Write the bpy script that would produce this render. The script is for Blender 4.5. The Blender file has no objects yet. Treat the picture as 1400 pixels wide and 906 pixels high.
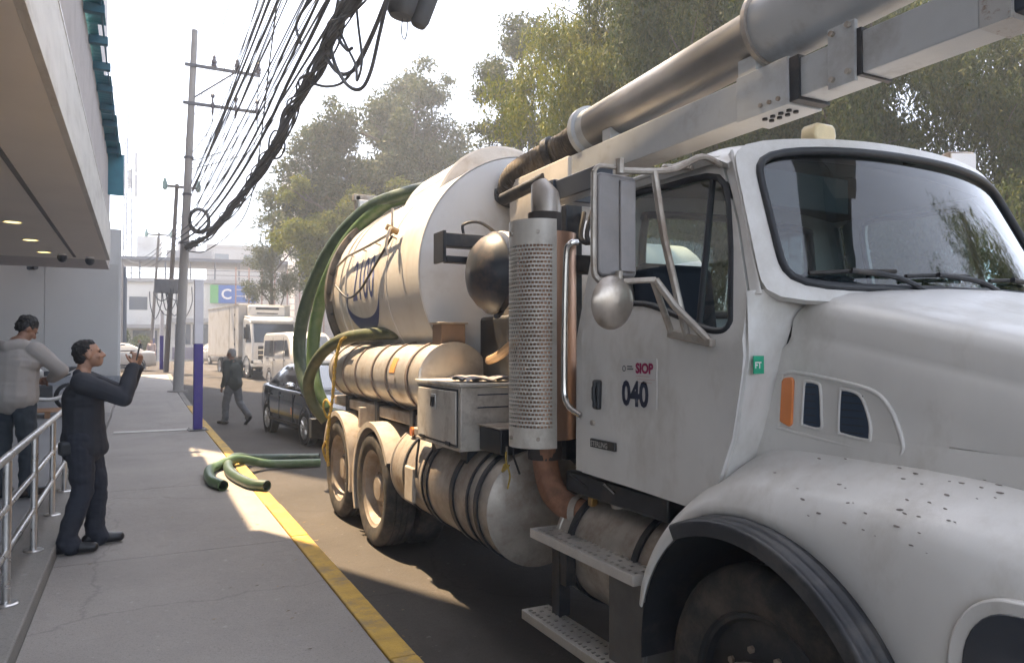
import bpy, bmesh, math, random
import numpy as np
from mathutils import Vector, Matrix, Quaternion, noise
R = math.radians
sc = bpy.context.scene
C = sc.collection
random.seed(7)

# ---------------------------------------------------------------- camera, sky, sun, exposure
SUN_AZ, SUN_EL = 25.0, 65.0          # degrees left of the street direction (+Y), elevation
cam = bpy.data.cameras.new('camera'); camo = bpy.data.objects.new('camera', cam); C.objects.link(camo)
cam.sensor_width = 36.0; cam.lens = 1000.0 / 1400.0 * 36.0
cam.clip_start = 0.05; cam.clip_end = 3000
camo.location = (0, 0, 1.65)
camo.rotation_euler = (R(90) + math.atan(22 / 1000.0), 0, -R(27.02))
sc.camera = camo
w = bpy.data.worlds.new('World'); sc.world = w; w.use_nodes = True
nt = w.node_tree
sky = nt.nodes.new('ShaderNodeTexSky'); sky.sky_type = 'NISHITA'; sky.sun_disc = False
sky.sun_elevation = R(SUN_EL); sky.sun_rotation = R(-SUN_AZ)
sky.dust_density = 7.0; sky.air_density = 0.8; sky.ozone_density = 1.0; sky.altitude = 2200
bg = nt.nodes['Background']; bg.inputs[1].default_value = 0.15
hsv = nt.nodes.new('ShaderNodeHueSaturation'); hsv.inputs['Saturation'].default_value = 0.46   # smoggy, nearly colourless daylight
nt.links.new(sky.outputs[0], hsv.inputs['Color']); nt.links.new(hsv.outputs[0], bg.inputs[0])
sun = bpy.data.lights.new('sun', 'SUN'); suno = bpy.data.objects.new('sun', sun); C.objects.link(suno)
sun.energy = 3.6; sun.angle = R(0.6); sun.color = (1.0, 0.75, 0.48)
sd = Vector((-math.sin(R(SUN_AZ)) * math.cos(R(SUN_EL)), math.cos(R(SUN_AZ)) * math.cos(R(SUN_EL)), math.sin(R(SUN_EL))))
suno.rotation_euler = sd.to_track_quat('Z', 'Y').to_euler(); suno.location = (-10, 20, 45)
vs = sc.view_settings
vs.view_transform = 'Standard'; vs.look = 'None'; vs.gamma = 1.0; vs.exposure = 2.45; vs.use_curve_mapping = False
try:
    sc.cycles.use_denoising = True
    sc.cycles.max_bounces = 6; sc.cycles.diffuse_bounces = 4; sc.cycles.glossy_bounces = 3; sc.cycles.transparent_max_bounces = 8
    sc.cycles.use_adaptive_sampling = True; sc.cycles.adaptive_threshold = 0.025
    sc.cycles.volume_bounces = 0; sc.cycles.caustics_reflective = False; sc.cycles.caustics_refractive = False
    sc.cycles.sample_clamp_indirect = 6.0
except Exception:
    pass

# ---------------------------------------------------------------- helpers
def V(*a):
    return Vector(a[0] if len(a) == 1 else a)

def tag(o, label=None, cat=None, group=None, kind=None):
    if label: o['label'] = label
    if cat: o['category'] = cat
    if group: o['group'] = group
    if kind: o['kind'] = kind
    return o

class ORGc: v = Vector((0, 0, 0))

def thing(name, label, cat, loc=(0, 0, 0), rz=0.0, group=None):
    o = bpy.data.objects.new(name, None); C.objects.link(o)
    o.empty_display_size = 0.2
    o.location = loc; o.rotation_euler = (0, 0, rz)
    return tag(o, label, cat, group)

def copy_tree(o, parent=None):
    c = o.copy(); C.objects.link(c); c.parent = parent
    for ch in o.children: copy_tree(ch, c)
    return c

def catmull(pts, n=8):
    pts = [Vector(p) for p in pts]
    if len(pts) < 3: return pts
    out = []
    P = [pts[0] * 2 - pts[1]] + pts + [pts[-1] * 2 - pts[-2]]
    for i in range(1, len(P) - 2):
        a, b, c, d = P[i - 1], P[i], P[i + 1], P[i + 2]
        for k in range(n):
            t = k / n
            out.append(0.5 * ((2 * b) + (c - a) * t + (2 * a - 5 * b + 4 * c - d) * t * t + (3 * b - a - 3 * c + d) * t ** 3))
    out.append(pts[-1])
    return out

class MB:
    def __init__(s): s.v = []; s.f = []
    def add(s, vs, fs):
        n = len(s.v); s.v += [tuple(v) for v in vs]; s.f += [tuple(i + n for i in f) for f in fs]; return s
    def box(s, x0, x1, y0, y1, z0, z1):
        return s.add([(x0,y0,z0),(x1,y0,z0),(x1,y1,z0),(x0,y1,z0),(x0,y0,z1),(x1,y0,z1),(x1,y1,z1),(x0,y1,z1)],
                     [(0,3,2,1),(4,5,6,7),(0,1,5,4),(1,2,6,5),(2,3,7,6),(3,0,4,7)])
    def obox(s, c, size, rot=(0, 0, 0)):
        from mathutils import Euler
        m = Euler(rot).to_matrix(); c = Vector(c); hx, hy, hz = [k / 2 for k in size]
        vs = [c + m @ Vector(p) for p in [(-hx,-hy,-hz),(hx,-hy,-hz),(hx,hy,-hz),(-hx,hy,-hz),(-hx,-hy,hz),(hx,-hy,hz),(hx,hy,hz),(-hx,hy,hz)]]
        return s.add(vs, [(0,3,2,1),(4,5,6,7),(0,1,5,4),(1,2,6,5),(2,3,7,6),(3,0,4,7)])
    def loft(s, rings, closed=True, cap0=True, cap1=True):
        n = len(rings[0]); vs = [p for r in rings for p in r]; fs = []
        for i in range(len(rings) - 1):
            for j in range(n if closed else n - 1):
                a = i * n + j; b = i * n + (j + 1) % n
                fs.append((a, b, b + n, a + n))
        if cap0: fs.append(tuple(range(n - 1, -1, -1)))
        if cap1: fs.append(tuple((len(rings) - 1) * n + k for k in range(n)))
        return s.add(vs, fs)
    def rev(s, prof, org, axis, seg=32, a0=0.0, a1=2 * math.pi, cap0=False, cap1=False, sx=1.0):
        """lathe: prof [(radius, height along axis)]"""
        ax = Vector(axis).normalized(); org = Vector(org)
        t = Vector((0, 0, 1)) if abs(ax.z) < 0.9 else Vector((0, 1, 0))
        e1 = (t - ax * t.dot(ax)).normalized(); e2 = ax.cross(e1)
        full = abs(a1 - a0 - 2 * math.pi) < 1e-6
        n = seg if full else seg + 1
        rings = []
        for r, h in prof:
            rings.append([org + ax * h + (e1 * math.cos(a0 + (a1 - a0) * k / seg) + e2 * sx * math.sin(a0 + (a1 - a0) * k / seg)) * r for k in range(n)])
        return s.loft(rings, full, cap0, cap1)
    def cyl(s, p, q, r, r2=None, seg=20, caps=True):
        p = Vector(p); q = Vector(q)
        return s.rev([(r, 0), (r if r2 is None else r2, (q - p).length)], p, q - p, seg, cap0=caps, cap1=caps)
    def tube(s, pts, r, seg=10, n=0, caps=True, radii=None):
        P = catmull(pts, n) if n else [Vector(p) for p in pts]
        if radii is None: rr = [r] * len(P)
        else:
            rr = [radii[0] + (radii[-1] - radii[0]) * i / (len(P) - 1) for i in range(len(P))] if len(radii) != len(P) else radii
        T = []
        for i in range(len(P)):
            d = (P[min(i + 1, len(P) - 1)] - P[max(i - 1, 0)])
            T.append(d.normalized() if d.length > 1e-9 else Vector((0, 0, 1)))
        u = Vector((0, 0, 1)) if abs(T[0].z) < 0.9 else Vector((1, 0, 0))
        u = (u - T[0] * u.dot(T[0])).normalized(); rings = []
        for i in range(len(P)):
            u = (u - T[i] * u.dot(T[i]))
            u = u.normalized() if u.length > 1e-6 else T[i].orthogonal().normalized()
            w_ = T[i].cross(u)
            rings.append([P[i] + (u * math.cos(2 * math.pi * k / seg) + w_ * math.sin(2 * math.pi * k / seg)) * rr[i] for k in range(seg)])
        return s.loft(rings, True, caps, caps)
    def prism(s, pts, fn, d0, d1):
        """2-D polygon pts mapped by fn(a,b,d) at depths d0 and d1"""
        n = len(pts)
        return s.add([fn(a, b, d0) for a, b in pts] + [fn(a, b, d1) for a, b in pts],
                     [tuple(range(n - 1, -1, -1)), tuple(range(n, 2 * n))] + [(i, (i + 1) % n, n + (i + 1) % n, n + i) for i in range(n)])
    def grid(s, fn, nu, nv, hole=None):
        vs = [fn(i / nu, j / nv) for j in range(nv + 1) for i in range(nu + 1)]
        fs = []
        for j in range(nv):
            for i in range(nu):
                if hole and hole(i, j): continue
                a = j * (nu + 1) + i; fs.append((a, a + 1, a + nu + 2, a + nu + 1))
        return s.add(vs, fs)
    def ell(s, c, r, seg=16, rings=10):
        c = Vector(c); R_ = []
        for j in range(1, rings):
            th = math.pi * j / rings
            R_.append([c + Vector((r[0] * math.sin(th) * math.cos(2 * math.pi * k / seg), r[1] * math.sin(th) * math.sin(2 * math.pi * k / seg), -r[2] * math.cos(th))) for k in range(seg)])
        return s.loft(R_, True, True, True)
    def build(s, name, mat, parent=None, smooth=35, bevel=0.0, bseg=2, solid=0.0, soff=-1, sub=0, recalc=True):
        o_ = ORGc.v
        me = bpy.data.meshes.new(name)
        me.from_pydata([(v[0] - o_.x, v[1] - o_.y, v[2] - o_.z) for v in s.v], [], s.f)
        if recalc:
            bm = bmesh.new(); bm.from_mesh(me); bmesh.ops.recalc_face_normals(bm, faces=bm.faces); bm.to_mesh(me); bm.free()
        if smooth:
            me.polygons.foreach_set('use_smooth', [True] * len(me.polygons))
            if smooth < 180: me.set_sharp_from_angle(angle=R(smooth))
        o = bpy.data.objects.new(name, me); C.objects.link(o)
        for m_ in (mat if isinstance(mat, (list, tuple)) else [mat]): me.materials.append(m_)
        if parent: o.parent = parent
        if solid:
            m = o.modifiers.new('solid', 'SOLIDIFY'); m.thickness = solid; m.offset = soff
            if not sub:
                m = o.modifiers.new('split', 'EDGE_SPLIT'); m.split_angle = R(max(50, smooth)); m.use_edge_sharp = True
        if sub:
            m = o.modifiers.new('sub', 'SUBSURF'); m.levels = sub; m.render_levels = sub
        if bevel:
            m = o.modifiers.new('bev', 'BEVEL'); m.width = bevel; m.segments = bseg; m.limit_method = 'ANGLE'; m.angle_limit = R(40)
            m.harden_normals = False
        return o

def obj_mesh(name, me, mat, parent=None):
    o = bpy.data.objects.new(name, me); C.objects.link(o); o.parent = parent
    me.materials.clear(); me.materials.append(mat); return o

def boxpart(name, m, parent, x0, x1, y0, y1, z0, z1, bevel=0.004):
    return MB().box(x0, x1, y0, y1, z0, z1).build(name, m, parent, bevel=bevel)

def text_part(name, txt, size, fn, mat, parent, bold=0.0, cuts=0, align='LEFT', extrude=0.0, xs=1.0):
    """flat lettering: text in its own x,y plane mapped onto the surface by fn(x, y)"""
    cu = bpy.data.curves.new(name, 'FONT'); cu.body = txt; cu.size = size; cu.offset = bold; cu.align_x = align
    cu.resolution_u = 3
    t = bpy.data.objects.new(name, cu); C.objects.link(t)
    dg = bpy.context.evaluated_depsgraph_get(); dg.update()
    me = bpy.data.meshes.new_from_object(t.evaluated_get(dg))
    bpy.data.objects.remove(t)
    if cuts:
        bm = bmesh.new(); bm.from_mesh(me)
        ys = [v.co.y for v in bm.verts]; lo, hi = min(ys), max(ys)
        for k in range(1, cuts):
            bmesh.ops.bisect_plane(bm, geom=bm.verts[:] + bm.edges[:] + bm.faces[:], plane_co=(0, lo + (hi - lo) * k / cuts, 0), plane_no=(0, 1, 0))
        bm.to_mesh(me); bm.free()
    for v in me.vertices: v.co = Vector(fn(v.co.x * xs, v.co.y)) - ORGc.v
    return obj_mesh(name, me, mat, parent)

# ---------------------------------------------------------------- materials
MATS = {}
def mat(name, col, rough=0.5, metal=0.0, var=0.12, vscale=6.0, bump=0.0, bscale=60.0, dirt=None, dscale=4.0, dlo=0.5, dhi=0.7,
        coat=0.0, emit=None, estr=0.0, spec=0.5, stretch=(1, 1, 1), rvar=0.1, island=0.0, dmax=1.0, ddet=10):
    m = bpy.data.materials.new(name); m.use_nodes = True; t = m.node_tree; N = t.nodes; L = t.links
    b = N['Principled BSDF']
    b.inputs['Roughness'].default_value = rough; b.inputs['Metallic'].default_value = metal
    b.inputs['Specular IOR Level'].default_value = spec
    b.inputs['Coat Weight'].default_value = coat; b.inputs['Coat Roughness'].default_value = 0.08
    tc = N.new('ShaderNodeTexCoord'); mp = N.new('ShaderNodeMapping'); mp.inputs['Scale'].default_value = stretch
    L.new(tc.outputs['Object'], mp.inputs[0])
    n1 = N.new('ShaderNodeTexNoise'); n1.inputs['Scale'].default_value = vscale; n1.inputs['Detail'].default_value = 7; n1.inputs['Roughness'].default_value = 0.62
    L.new(mp.outputs[0], n1.inputs['Vector'])
    mx = N.new('ShaderNodeMix'); mx.data_type = 'RGBA'
    c = Vector(col[:3])
    mx.inputs['A'].default_value = (*[max(0, k * (1 - var)) for k in c], 1); mx.inputs['B'].default_value = (*[min(1, k * (1 + var)) for k in c], 1)
    mr = N.new('ShaderNodeMapRange'); mr.inputs[1].default_value = 0.3; mr.inputs[2].default_value = 0.7
    L.new(n1.outputs['Fac'], mr.inputs[0]); L.new(mr.outputs[0], mx.inputs['Factor'])
    out = mx.outputs['Result']
    if island:
        ge = N.new('ShaderNodeNewGeometry'); m3 = N.new('ShaderNodeMix'); m3.data_type = 'RGBA'; m3.blend_type = 'MULTIPLY'
        mrr = N.new('ShaderNodeMapRange'); mrr.inputs[3].default_value = 1 - island; mrr.inputs[4].default_value = 1 + island
        L.new(ge.outputs['Random Per Island'], mrr.inputs[0]); m3.inputs['Factor'].default_value = 1
        L.new(out, m3.inputs['A']); L.new(mrr.outputs[0], m3.inputs['B']); out = m3.outputs['Result']
    if dirt:
        n2 = N.new('ShaderNodeTexNoise'); n2.inputs['Scale'].default_value = dscale; n2.inputs['Detail'].default_value = ddet; n2.inputs['Roughness'].default_value = 0.7
        L.new(mp.outputs[0], n2.inputs['Vector'])
        m2 = N.new('ShaderNodeMapRange'); m2.inputs[1].default_value = dlo; m2.inputs[2].default_value = dhi; m2.inputs[4].default_value = dmax
        L.new(n2.outputs['Fac'], m2.inputs[0])
        md = N.new('ShaderNodeMix'); md.data_type = 'RGBA'; md.inputs['B'].default_value = (*dirt, 1)
        L.new(m2.outputs[0], md.inputs['Factor']); L.new(out, md.inputs['A']); out = md.outputs['Result']
        mrf = N.new('ShaderNodeMapRange'); mrf.inputs[3].default_value = rough; mrf.inputs[4].default_value = min(1, rough + 0.35)
        L.new(m2.outputs[0], mrf.inputs[0]); L.new(mrf.outputs[0], b.inputs['Roughness'])
    elif rvar:
        mrf = N.new('ShaderNodeMapRange'); mrf.inputs[3].default_value = max(0.02, rough - rvar); mrf.inputs[4].default_value = min(1, rough + rvar)
        L.new(n1.outputs['Fac'], mrf.inputs[0]); L.new(mrf.outputs[0], b.inputs['Roughness'])
    L.new(out, b.inputs['Base Color'])
    if bump:
        n3 = N.new('ShaderNodeTexNoise'); n3.inputs['Scale'].default_value = bscale; n3.inputs['Detail'].default_value = 5
        L.new(mp.outputs[0], n3.inputs['Vector'])
        bp = N.new('ShaderNodeBump'); bp.inputs['Strength'].default_value = bump; bp.inputs['Distance'].default_value = 0.02
        L.new(n3.outputs['Fac'], bp.inputs['Height']); L.new(bp.outputs[0], b.inputs['Normal'])
    if emit:
        b.inputs['Emission Color'].default_value = (*emit, 1); b.inputs['Emission Strength'].default_value = estr
    MATS[name] = m; return m

def glass(name, tint, rough=0.02, k=1.4, k0=0.02):
    """thin tinted pane: fresnel reflection over tinted transparency"""
    m = bpy.data.materials.new(name); m.use_nodes = True; t = m.node_tree; N = t.nodes; L = t.links
    for n in list(N):
        if n.type != 'OUTPUT_MATERIAL': N.remove(n)
    tr = N.new('ShaderNodeBsdfTransparent'); tr.inputs[0].default_value = (*tint, 1)
    gl = N.new('ShaderNodeBsdfGlossy'); gl.inputs['Roughness'].default_value = rough; gl.inputs[0].default_value = (1, 1, 1, 1)
    lw = N.new('ShaderNodeLayerWeight'); lw.inputs[0].default_value = 0.5
    pw = N.new('ShaderNodeMath'); pw.operation = 'POWER'; pw.inputs[1].default_value = 5.0; L.new(lw.outputs['Facing'], pw.inputs[0])
    mu = N.new('ShaderNodeMath'); mu.operation = 'MULTIPLY_ADD'; mu.inputs[1].default_value = .96 * k; mu.inputs[2].default_value = .04 * k + k0; mu.use_clamp = True
    L.new(pw.outputs[0], mu.inputs[0])
    mx = N.new('ShaderNodeMixShader'); L.new(mu.outputs[0], mx.inputs[0]); L.new(tr.outputs[0], mx.inputs[1]); L.new(gl.outputs[0], mx.inputs[2])
    L.new(mx.outputs[0], N['Material Output'].inputs[0]); return m

M_paint = mat('truck_white_paint', (0.68, 0.665, 0.64), 0.36, var=0.06, vscale=3, dirt=(0.40, 0.36, 0.30), dscale=2.6, dlo=0.5, dhi=0.88, coat=0.15, bump=0.10, bscale=5, stretch=(1, 1, .6))
M_tank = mat('tank_cream_paint', (0.70, 0.66, 0.60), 0.42, var=0.06, vscale=2.5, dirt=(0.42, 0.34, 0.26), dscale=2.0, dlo=0.48, dhi=0.85, coat=0.1, stretch=(1, 1, .4))
M_alu = mat('weathered_aluminium', (0.60, 0.56, 0.51), 0.36, metal=0.55, var=0.12, vscale=5, dirt=(0.28, 0.22, 0.17), dscale=3.0, dlo=0.48, dhi=0.8, bump=0.05, bscale=40)
M_alud = mat('dirty_aluminium', (0.46, 0.42, 0.37), 0.42, metal=0.45, var=0.2, vscale=5, dirt=(0.24, 0.17, 0.12), dscale=4.0, dlo=0.42, dhi=0.75, bump=0.06)
M_steel = mat('brushed_steel', (0.60, 0.58, 0.55), 0.34, metal=0.6, var=0.08, vscale=12)
M_chrome = mat('dull_chrome', (0.62, 0.60, 0.57), 0.2, metal=1.0, var=0.1)
M_greyp = mat('boom_grey_paint', (0.50, 0.52, 0.53), 0.42, var=0.06, vscale=4, dirt=(0.25, 0.22, 0.19), dscale=2.5, dlo=0.52, dhi=0.85, coat=0.1)
M_black = mat('black_metal', (0.022, 0.024, 0.028), 0.45, var=0.3, vscale=8, dirt=(0.12, 0.10, 0.08), dscale=5, dlo=0.5, dhi=0.85)
M_rub = mat('black_rubber', (0.02, 0.02, 0.021), 0.7, var=0.25, vscale=9, dirt=(0.10, 0.085, 0.07), dscale=6, dlo=0.45, dhi=0.8, bump=0.08)
M_tyre = mat('dusty_tyre', (0.03, 0.03, 0.03), 0.8, var=0.3, vscale=8, dirt=(0.15, 0.12, 0.095), dscale=5, dlo=0.44, dhi=0.78, bump=0.15, bscale=80)
M_rim = mat('dusty_rim', (0.34, 0.295, 0.25), 0.6, metal=0.15, var=0.15, vscale=7, dirt=(0.24, 0.18, 0.13), dscale=6, dlo=0.42, dhi=0.75)
M_dusty = mat('dusty_white_fender', (0.46, 0.41, 0.35), 0.6, var=0.1, vscale=5, dirt=(0.28, 0.21, 0.15), dscale=4, dlo=0.45, dhi=0.8)
M_rust = mat('rusty_pipe', (0.30, 0.15, 0.09), 0.65, metal=0.3, var=0.3, vscale=9, dirt=(0.20, 0.12, 0.08), dscale=6, bump=0.2)
M_shield = mat('perforated_shield_metal', (0.60, 0.56, 0.50), 0.42, metal=0.2, var=0.1, vscale=6, dirt=(0.28, 0.22, 0.17), dscale=4, dlo=0.5, dhi=0.85)
M_mirdisc = mat('dull_mirror_disc', (0.46, 0.40, 0.34), 0.3, metal=0.75, var=0.15, vscale=9, dirt=(0.3, 0.24, 0.18), dscale=8, dlo=.5, dhi=.8)
M_copper = mat('heat_tinted_shield', (0.52, 0.32, 0.22), 0.36, metal=0.7, var=0.15, vscale=5, stretch=(1, 1, .3))
M_glass = glass('cab_glass', (0.62, 0.70, 0.68))
M_wsglass = glass('windscreen_glass', (0.30, 0.38, 0.40), 0.03, 1.15, 0.05)
M_gasket = mat('rubber_gasket', (0.018, 0.02, 0.024), 0.5)
M_seat = mat('seat_fabric', (0.03, 0.035, 0.05), 0.85, bump=0.2, bscale=150)
M_inter = mat('cab_interior', (0.16, 0.17, 0.16), 0.7)
M_orange = mat('orange_lens', (0.72, 0.22, 0.05), 0.25, coat=0.5)
M_amber = mat('cream_beacon', (0.85, 0.70, 0.42), 0.3, coat=0.4)
M_green_st = mat('green_sticker', (0.02, 0.36, 0.20), 0.5)
M_decal = mat('door_decal', (0.60, 0.585, 0.57), 0.45, var=0.03)
M_ink = mat('dark_ink', (0.02, 0.025, 0.05), 0.5)
M_blueink = mat('blue_ink', (0.05, 0.07, 0.20), 0.5)
M_maroon = mat('maroon_ink', (0.30, 0.02, 0.09), 0.5)
M_white = mat('white_vinyl', (0.78, 0.77, 0.77), 0.45, var=0.03)
M_hose = mat('green_hose', (0.085, 0.15, 0.055), 0.42, var=0.2, vscale=5, dirt=(0.20, 0.21, 0.16), dscale=5, dlo=0.5, dhi=0.85, coat=0.15)
M_hose2 = mat('dark_green_hose', (0.05, 0.085, 0.055), 0.4, var=0.2, vscale=5, dirt=(0.17, 0.18, 0.14), dscale=5, dlo=0.5, dhi=0.85, coat=0.15)
M_rope = mat('yellow_rope', (0.50, 0.34, 0.07), 0.85, var=0.3, vscale=40, bump=0.6, bscale=180)
M_rag = mat('grey_rag', (0.42, 0.38, 0.37), 0.9, var=0.2, bump=0.3)
# ---------------------------------------------------------------- setting: ground, road, pavement
def g(y):
    """the street rises gently in the distance"""
    if y < 16: return 0.0
    if y < 40: return 0.0009 * (y - 16) ** 2
    return 0.0009 * 24 ** 2 + (y - 40) * 0.006

def ground_mat(name, col, var, spots, bump=0.25, crack=0.0, rough=0.9):
    m = bpy.data.materials.new(name); m.use_nodes = True; t = m.node_tree; N = t.nodes; L = t.links; b = N['Principled BSDF']
    b.inputs['Roughness'].default_value = rough; b.inputs['Specular IOR Level'].default_value = 0.3
    tc = N.new('ShaderNodeTexCoord')
    def ns(scale, det=6, ro=0.6, st=None):
        n = N.new('ShaderNodeTexNoise'); n.inputs['Scale'].default_value = scale; n.inputs['Detail'].default_value = det; n.inputs['Roughness'].default_value = ro
        if st:
            mp = N.new('ShaderNodeMapping'); mp.inputs['Scale'].default_value = st; L.new(tc.outputs['Object'], mp.inputs[0]); L.new(mp.outputs[0], n.inputs['Vector'])
        else: L.new(tc.outputs['Object'], n.inputs['Vector'])
        return n
    def mixc(fac, a, bcol, lo, hi, mode='MIX', amt=1.0):
        mr = N.new('ShaderNodeMapRange'); mr.inputs[1].default_value = lo; mr.inputs[2].default_value = hi; mr.inputs[4].default_value = amt; L.new(fac, mr.inputs[0])
        x = N.new('ShaderNodeMix'); x.data_type = 'RGBA'; x.blend_type = mode; L.new(mr.outputs[0], x.inputs['Factor'])
        if isinstance(a, tuple): x.inputs['A'].default_value = (*a, 1)
        else: L.new(a, x.inputs['A'])
        x.inputs['B'].default_value = (*bcol, 1); return x.outputs['Result']
    c = Vector(col)
    big = ns(0.7, 8, 0.65); o = mixc(big.outputs['Fac'], tuple(c * (1 - var)), tuple(c * (1 + var)), 0.3, 0.7)
    st = ns(1.1, 6, 0.6, (1.0, 0.35, 1)); o = mixc(st.outputs['Fac'], o, tuple(c * (1 - 2.2 * var)), 0.56, 0.8, amt=0.8)
    fine = ns(90, 4, 0.7); o = mixc(fine.outputs['Fac'], o, tuple(c * 0.55), 0.52, 0.75, amt=0.85)
    f2 = ns(38, 5, 0.75); o = mixc(f2.outputs['Fac'], o, tuple(c * 0.62), 0.55, 0.72, amt=0.7)
    dk = ns(2.3, 9, 0.75); o = mixc(dk.outputs['Fac'], o, tuple(c * 0.6), 0.60, 0.70, amt=0.45)
    sp = ns(14, 3, 0.5); o = mixc(sp.outputs['Fac'], o, spots, 0.68, 0.74, amt=0.7)
    L.new(o, b.inputs['Base Color'])
    if crack:
        vo = N.new('ShaderNodeTexVoronoi'); vo.feature = 'DISTANCE_TO_EDGE'; vo.inputs['Scale'].default_value = 0.45
        wn = ns(2.5, 5); ad = N.new('ShaderNodeMix'); ad.data_type = 'VECTOR'; ad.inputs['Factor'].default_value = 0.28
        L.new(tc.outputs['Object'], ad.inputs[4]); L.new(wn.outputs['Color'], ad.inputs[5]); L.new(ad.outputs[1], vo.inputs['Vector'])
        o2 = mixc(vo.outputs['Distance'], tuple(c * 0.3), (0, 0, 0), 0.9, 1.0)
        mr = N.new('ShaderNodeMapRange'); mr.inputs[1].default_value = 0.0; mr.inputs[2].default_value = 0.006; mr.inputs[3].default_value = crack; mr.inputs[4].default_value = 0; L.new(vo.outputs['Distance'], mr.inputs[0])
        x = N.new('ShaderNodeMix'); x.data_type = 'RGBA'; L.new(mr.outputs[0], x.inputs['Factor']); L.new(o, x.inputs['A']); x.inputs['B'].default_value = (*tuple(c * 0.35), 1)
        L.new(x.outputs['Result'], b.inputs['Base Color'])
    nb = ns(160, 3, 0.7); nb2 = ns(9, 6, 0.6); ma = N.new('ShaderNodeMath'); ma.operation = 'MULTIPLY_ADD'; ma.inputs[1].default_value = 2.5
    L.new(nb2.outputs['Fac'], ma.inputs[0]); L.new(nb.outputs['Fac'], ma.inputs[2])
    bp = N.new('ShaderNodeBump'); bp.inputs['Strength'].default_value = bump; bp.inputs['Distance'].default_value = 0.01; L.new(ma.outputs[0], bp.inputs['Height']); L.new(bp.outputs[0], b.inputs['Normal'])
    return m

M_asph = ground_mat('asphalt', (0.078, 0.070, 0.063), 0.2, (0.16, 0.15, 0.14), 0.45, crack=0.35)
M_conc = ground_mat('pavement_concrete', (0.33, 0.305, 0.28), 0.12, (0.43, 0.40, 0.37), 0.5, crack=0.3)
M_conc2 = ground_mat('kerb_concrete', (0.24, 0.225, 0.205), 0.14, (0.30, 0.29, 0.27), 0.3)
M_ground = ground_mat('earth', (0.12, 0.115, 0.10), 0.2, (0.16, 0.15, 0.12), 0.3)
M_yel = mat('worn_yellow_paint', (0.52, 0.32, 0.05), 0.7, var=0.15, vscale=8, dirt=(0.24, 0.20, 0.15), dscale=5, dlo=0.47, dhi=0.66, bump=0.3, bscale=70, dmax=0.8)

def sheet(name, x0, x1, y0, y1, zo, m, n=40, nx=1, parent=None, kind='structure'):
    mb = MB().grid(lambda a, b: (x0 + (x1 - x0) * a, y0 + (y1 - y0) * b, g(y0 + (y1 - y0) * b) + zo), nx, n)
    o = mb.build(name, m, parent, smooth=60)
    if parent is None: tag(o, kind=kind)
    return o
tag(MB().grid(lambda a, b: (-900 + 1800 * a, -60 + 1500 * b ** 2.2, g(-60 + 1500 * b ** 2.2) - 0.30 if -60 + 1500 * b ** 2.2 < 120 else g(120) - 0.30), 20, 90).build('ground', M_ground, smooth=60), kind='structure')
sheet('road', 1.30, 11.0, -12, 66, -0.14, M_asph, 90)
sheet('cross_street', -40, 60, 38.5, 60, -0.13, M_asph, 40)
pav = sheet('pavement', -0.62, 1.17, -10, 37.5, -0.03, M_conc2, 90)
L_ = 3.1; y = -9.0; rs = random.Random(3)
while y < 37:
    ys = y; ye = min(y + L_ - 0.008, 37.4)
    MB().loft([[(-0.56, q, g(q) - .028), (1.19, q, g(q) - .028), (1.19, q, g(q)), (-0.56, q, g(q))] for q in (ys, (ys + ye) / 2, ye)]).build('paving_slab', M_conc, pav, smooth=30)
    y += L_
# kerb with painted stones
kb = sheet('kerb', 1.20, 1.335, -10, 37.5, -0.06, M_conc2, 90)
ks = MB()
y = -9.0
while y < 37:
    ln = 1.42
    stone = MB()
    for yy in (y, y + ln / 2, y + ln - 0.006): pass
    prof = [(1.195, -0.2), (1.375, -0.2), (1.362, -0.02), (1.345, 0.003), (1.20, 0.005)]
    jx = rs.uniform(-.006, .006); jz = rs.uniform(-.004, .003)
    rings = [[(a + jx, yy, b + jz + g(yy)) for a, b in prof] for yy in (y, y + ln - 0.007)]
    stone.loft(rings).build('kerb_stone', M_yel if 0 < y < 22 else M_conc2, kb, bevel=0.008)
    y += ln
# road patch and manhole on the far carriageway, drain cover across the pavement
M_iron = mat('cast_iron', (0.16, 0.155, 0.15), 0.6, metal=0.5, var=0.2, bump=0.3, dirt=(0.2, 0.17, 0.14))
dc = thing('drain_cover', 'pale rectangular drain cover set into the pavement before the purple post', 'drain cover', (0.3, 16.1, 0.003))
MB().box(-0.72, 0.66, -0.14, 0.14, 0, 0.012).build('plate', mat('drain_plate', (0.48, 0.46, 0.43), 0.7, var=0.15), dc, bevel=0.003)
for i in range(0): MB().box(-0.66 + i * 0.15, -0.58 + i * 0.15, -0.10, 0.10, 0.012, 0.016).build('rib', M_iron, dc, bevel=0)

# dry leaves and grit along the kerb and pavement
lt_ = MB(); rl0 = random.Random(77)
for k in range(170):
    road = rl0.random() < .45
    yy = 3.2 + 14 * rl0.random() ** 1.3; xx = (1.42 + abs(rl0.gauss(0, .12))) if road else rl0.choice((1.15 - abs(rl0.gauss(0, .25)), rl0.uniform(-.5, 1.1)))
    zz = (-.138 if road else .0015); sz = rl0.uniform(.006, .022); a0 = rl0.uniform(0, 6.28); up = rl0.uniform(0, .5) * sz
    c_, s_ = math.cos(a0), math.sin(a0)
    lt_.add([(xx - sz * c_, yy - sz * s_, zz), (xx + sz * .4 * s_, yy - sz * .4 * c_, zz + .002), (xx + sz * c_, yy + sz * s_, zz + up), (xx - sz * .4 * s_, yy + sz * .4 * c_, zz + .003)], [(0, 1, 2, 3)])
tag(lt_.build('leaf_litter', mat('dry_litter', (.22, .16, .09), .9, var=.3, island=.5), None, smooth=0), 'scattered dry leaves and grit along the kerb', 'litter', kind='stuff')
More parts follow.
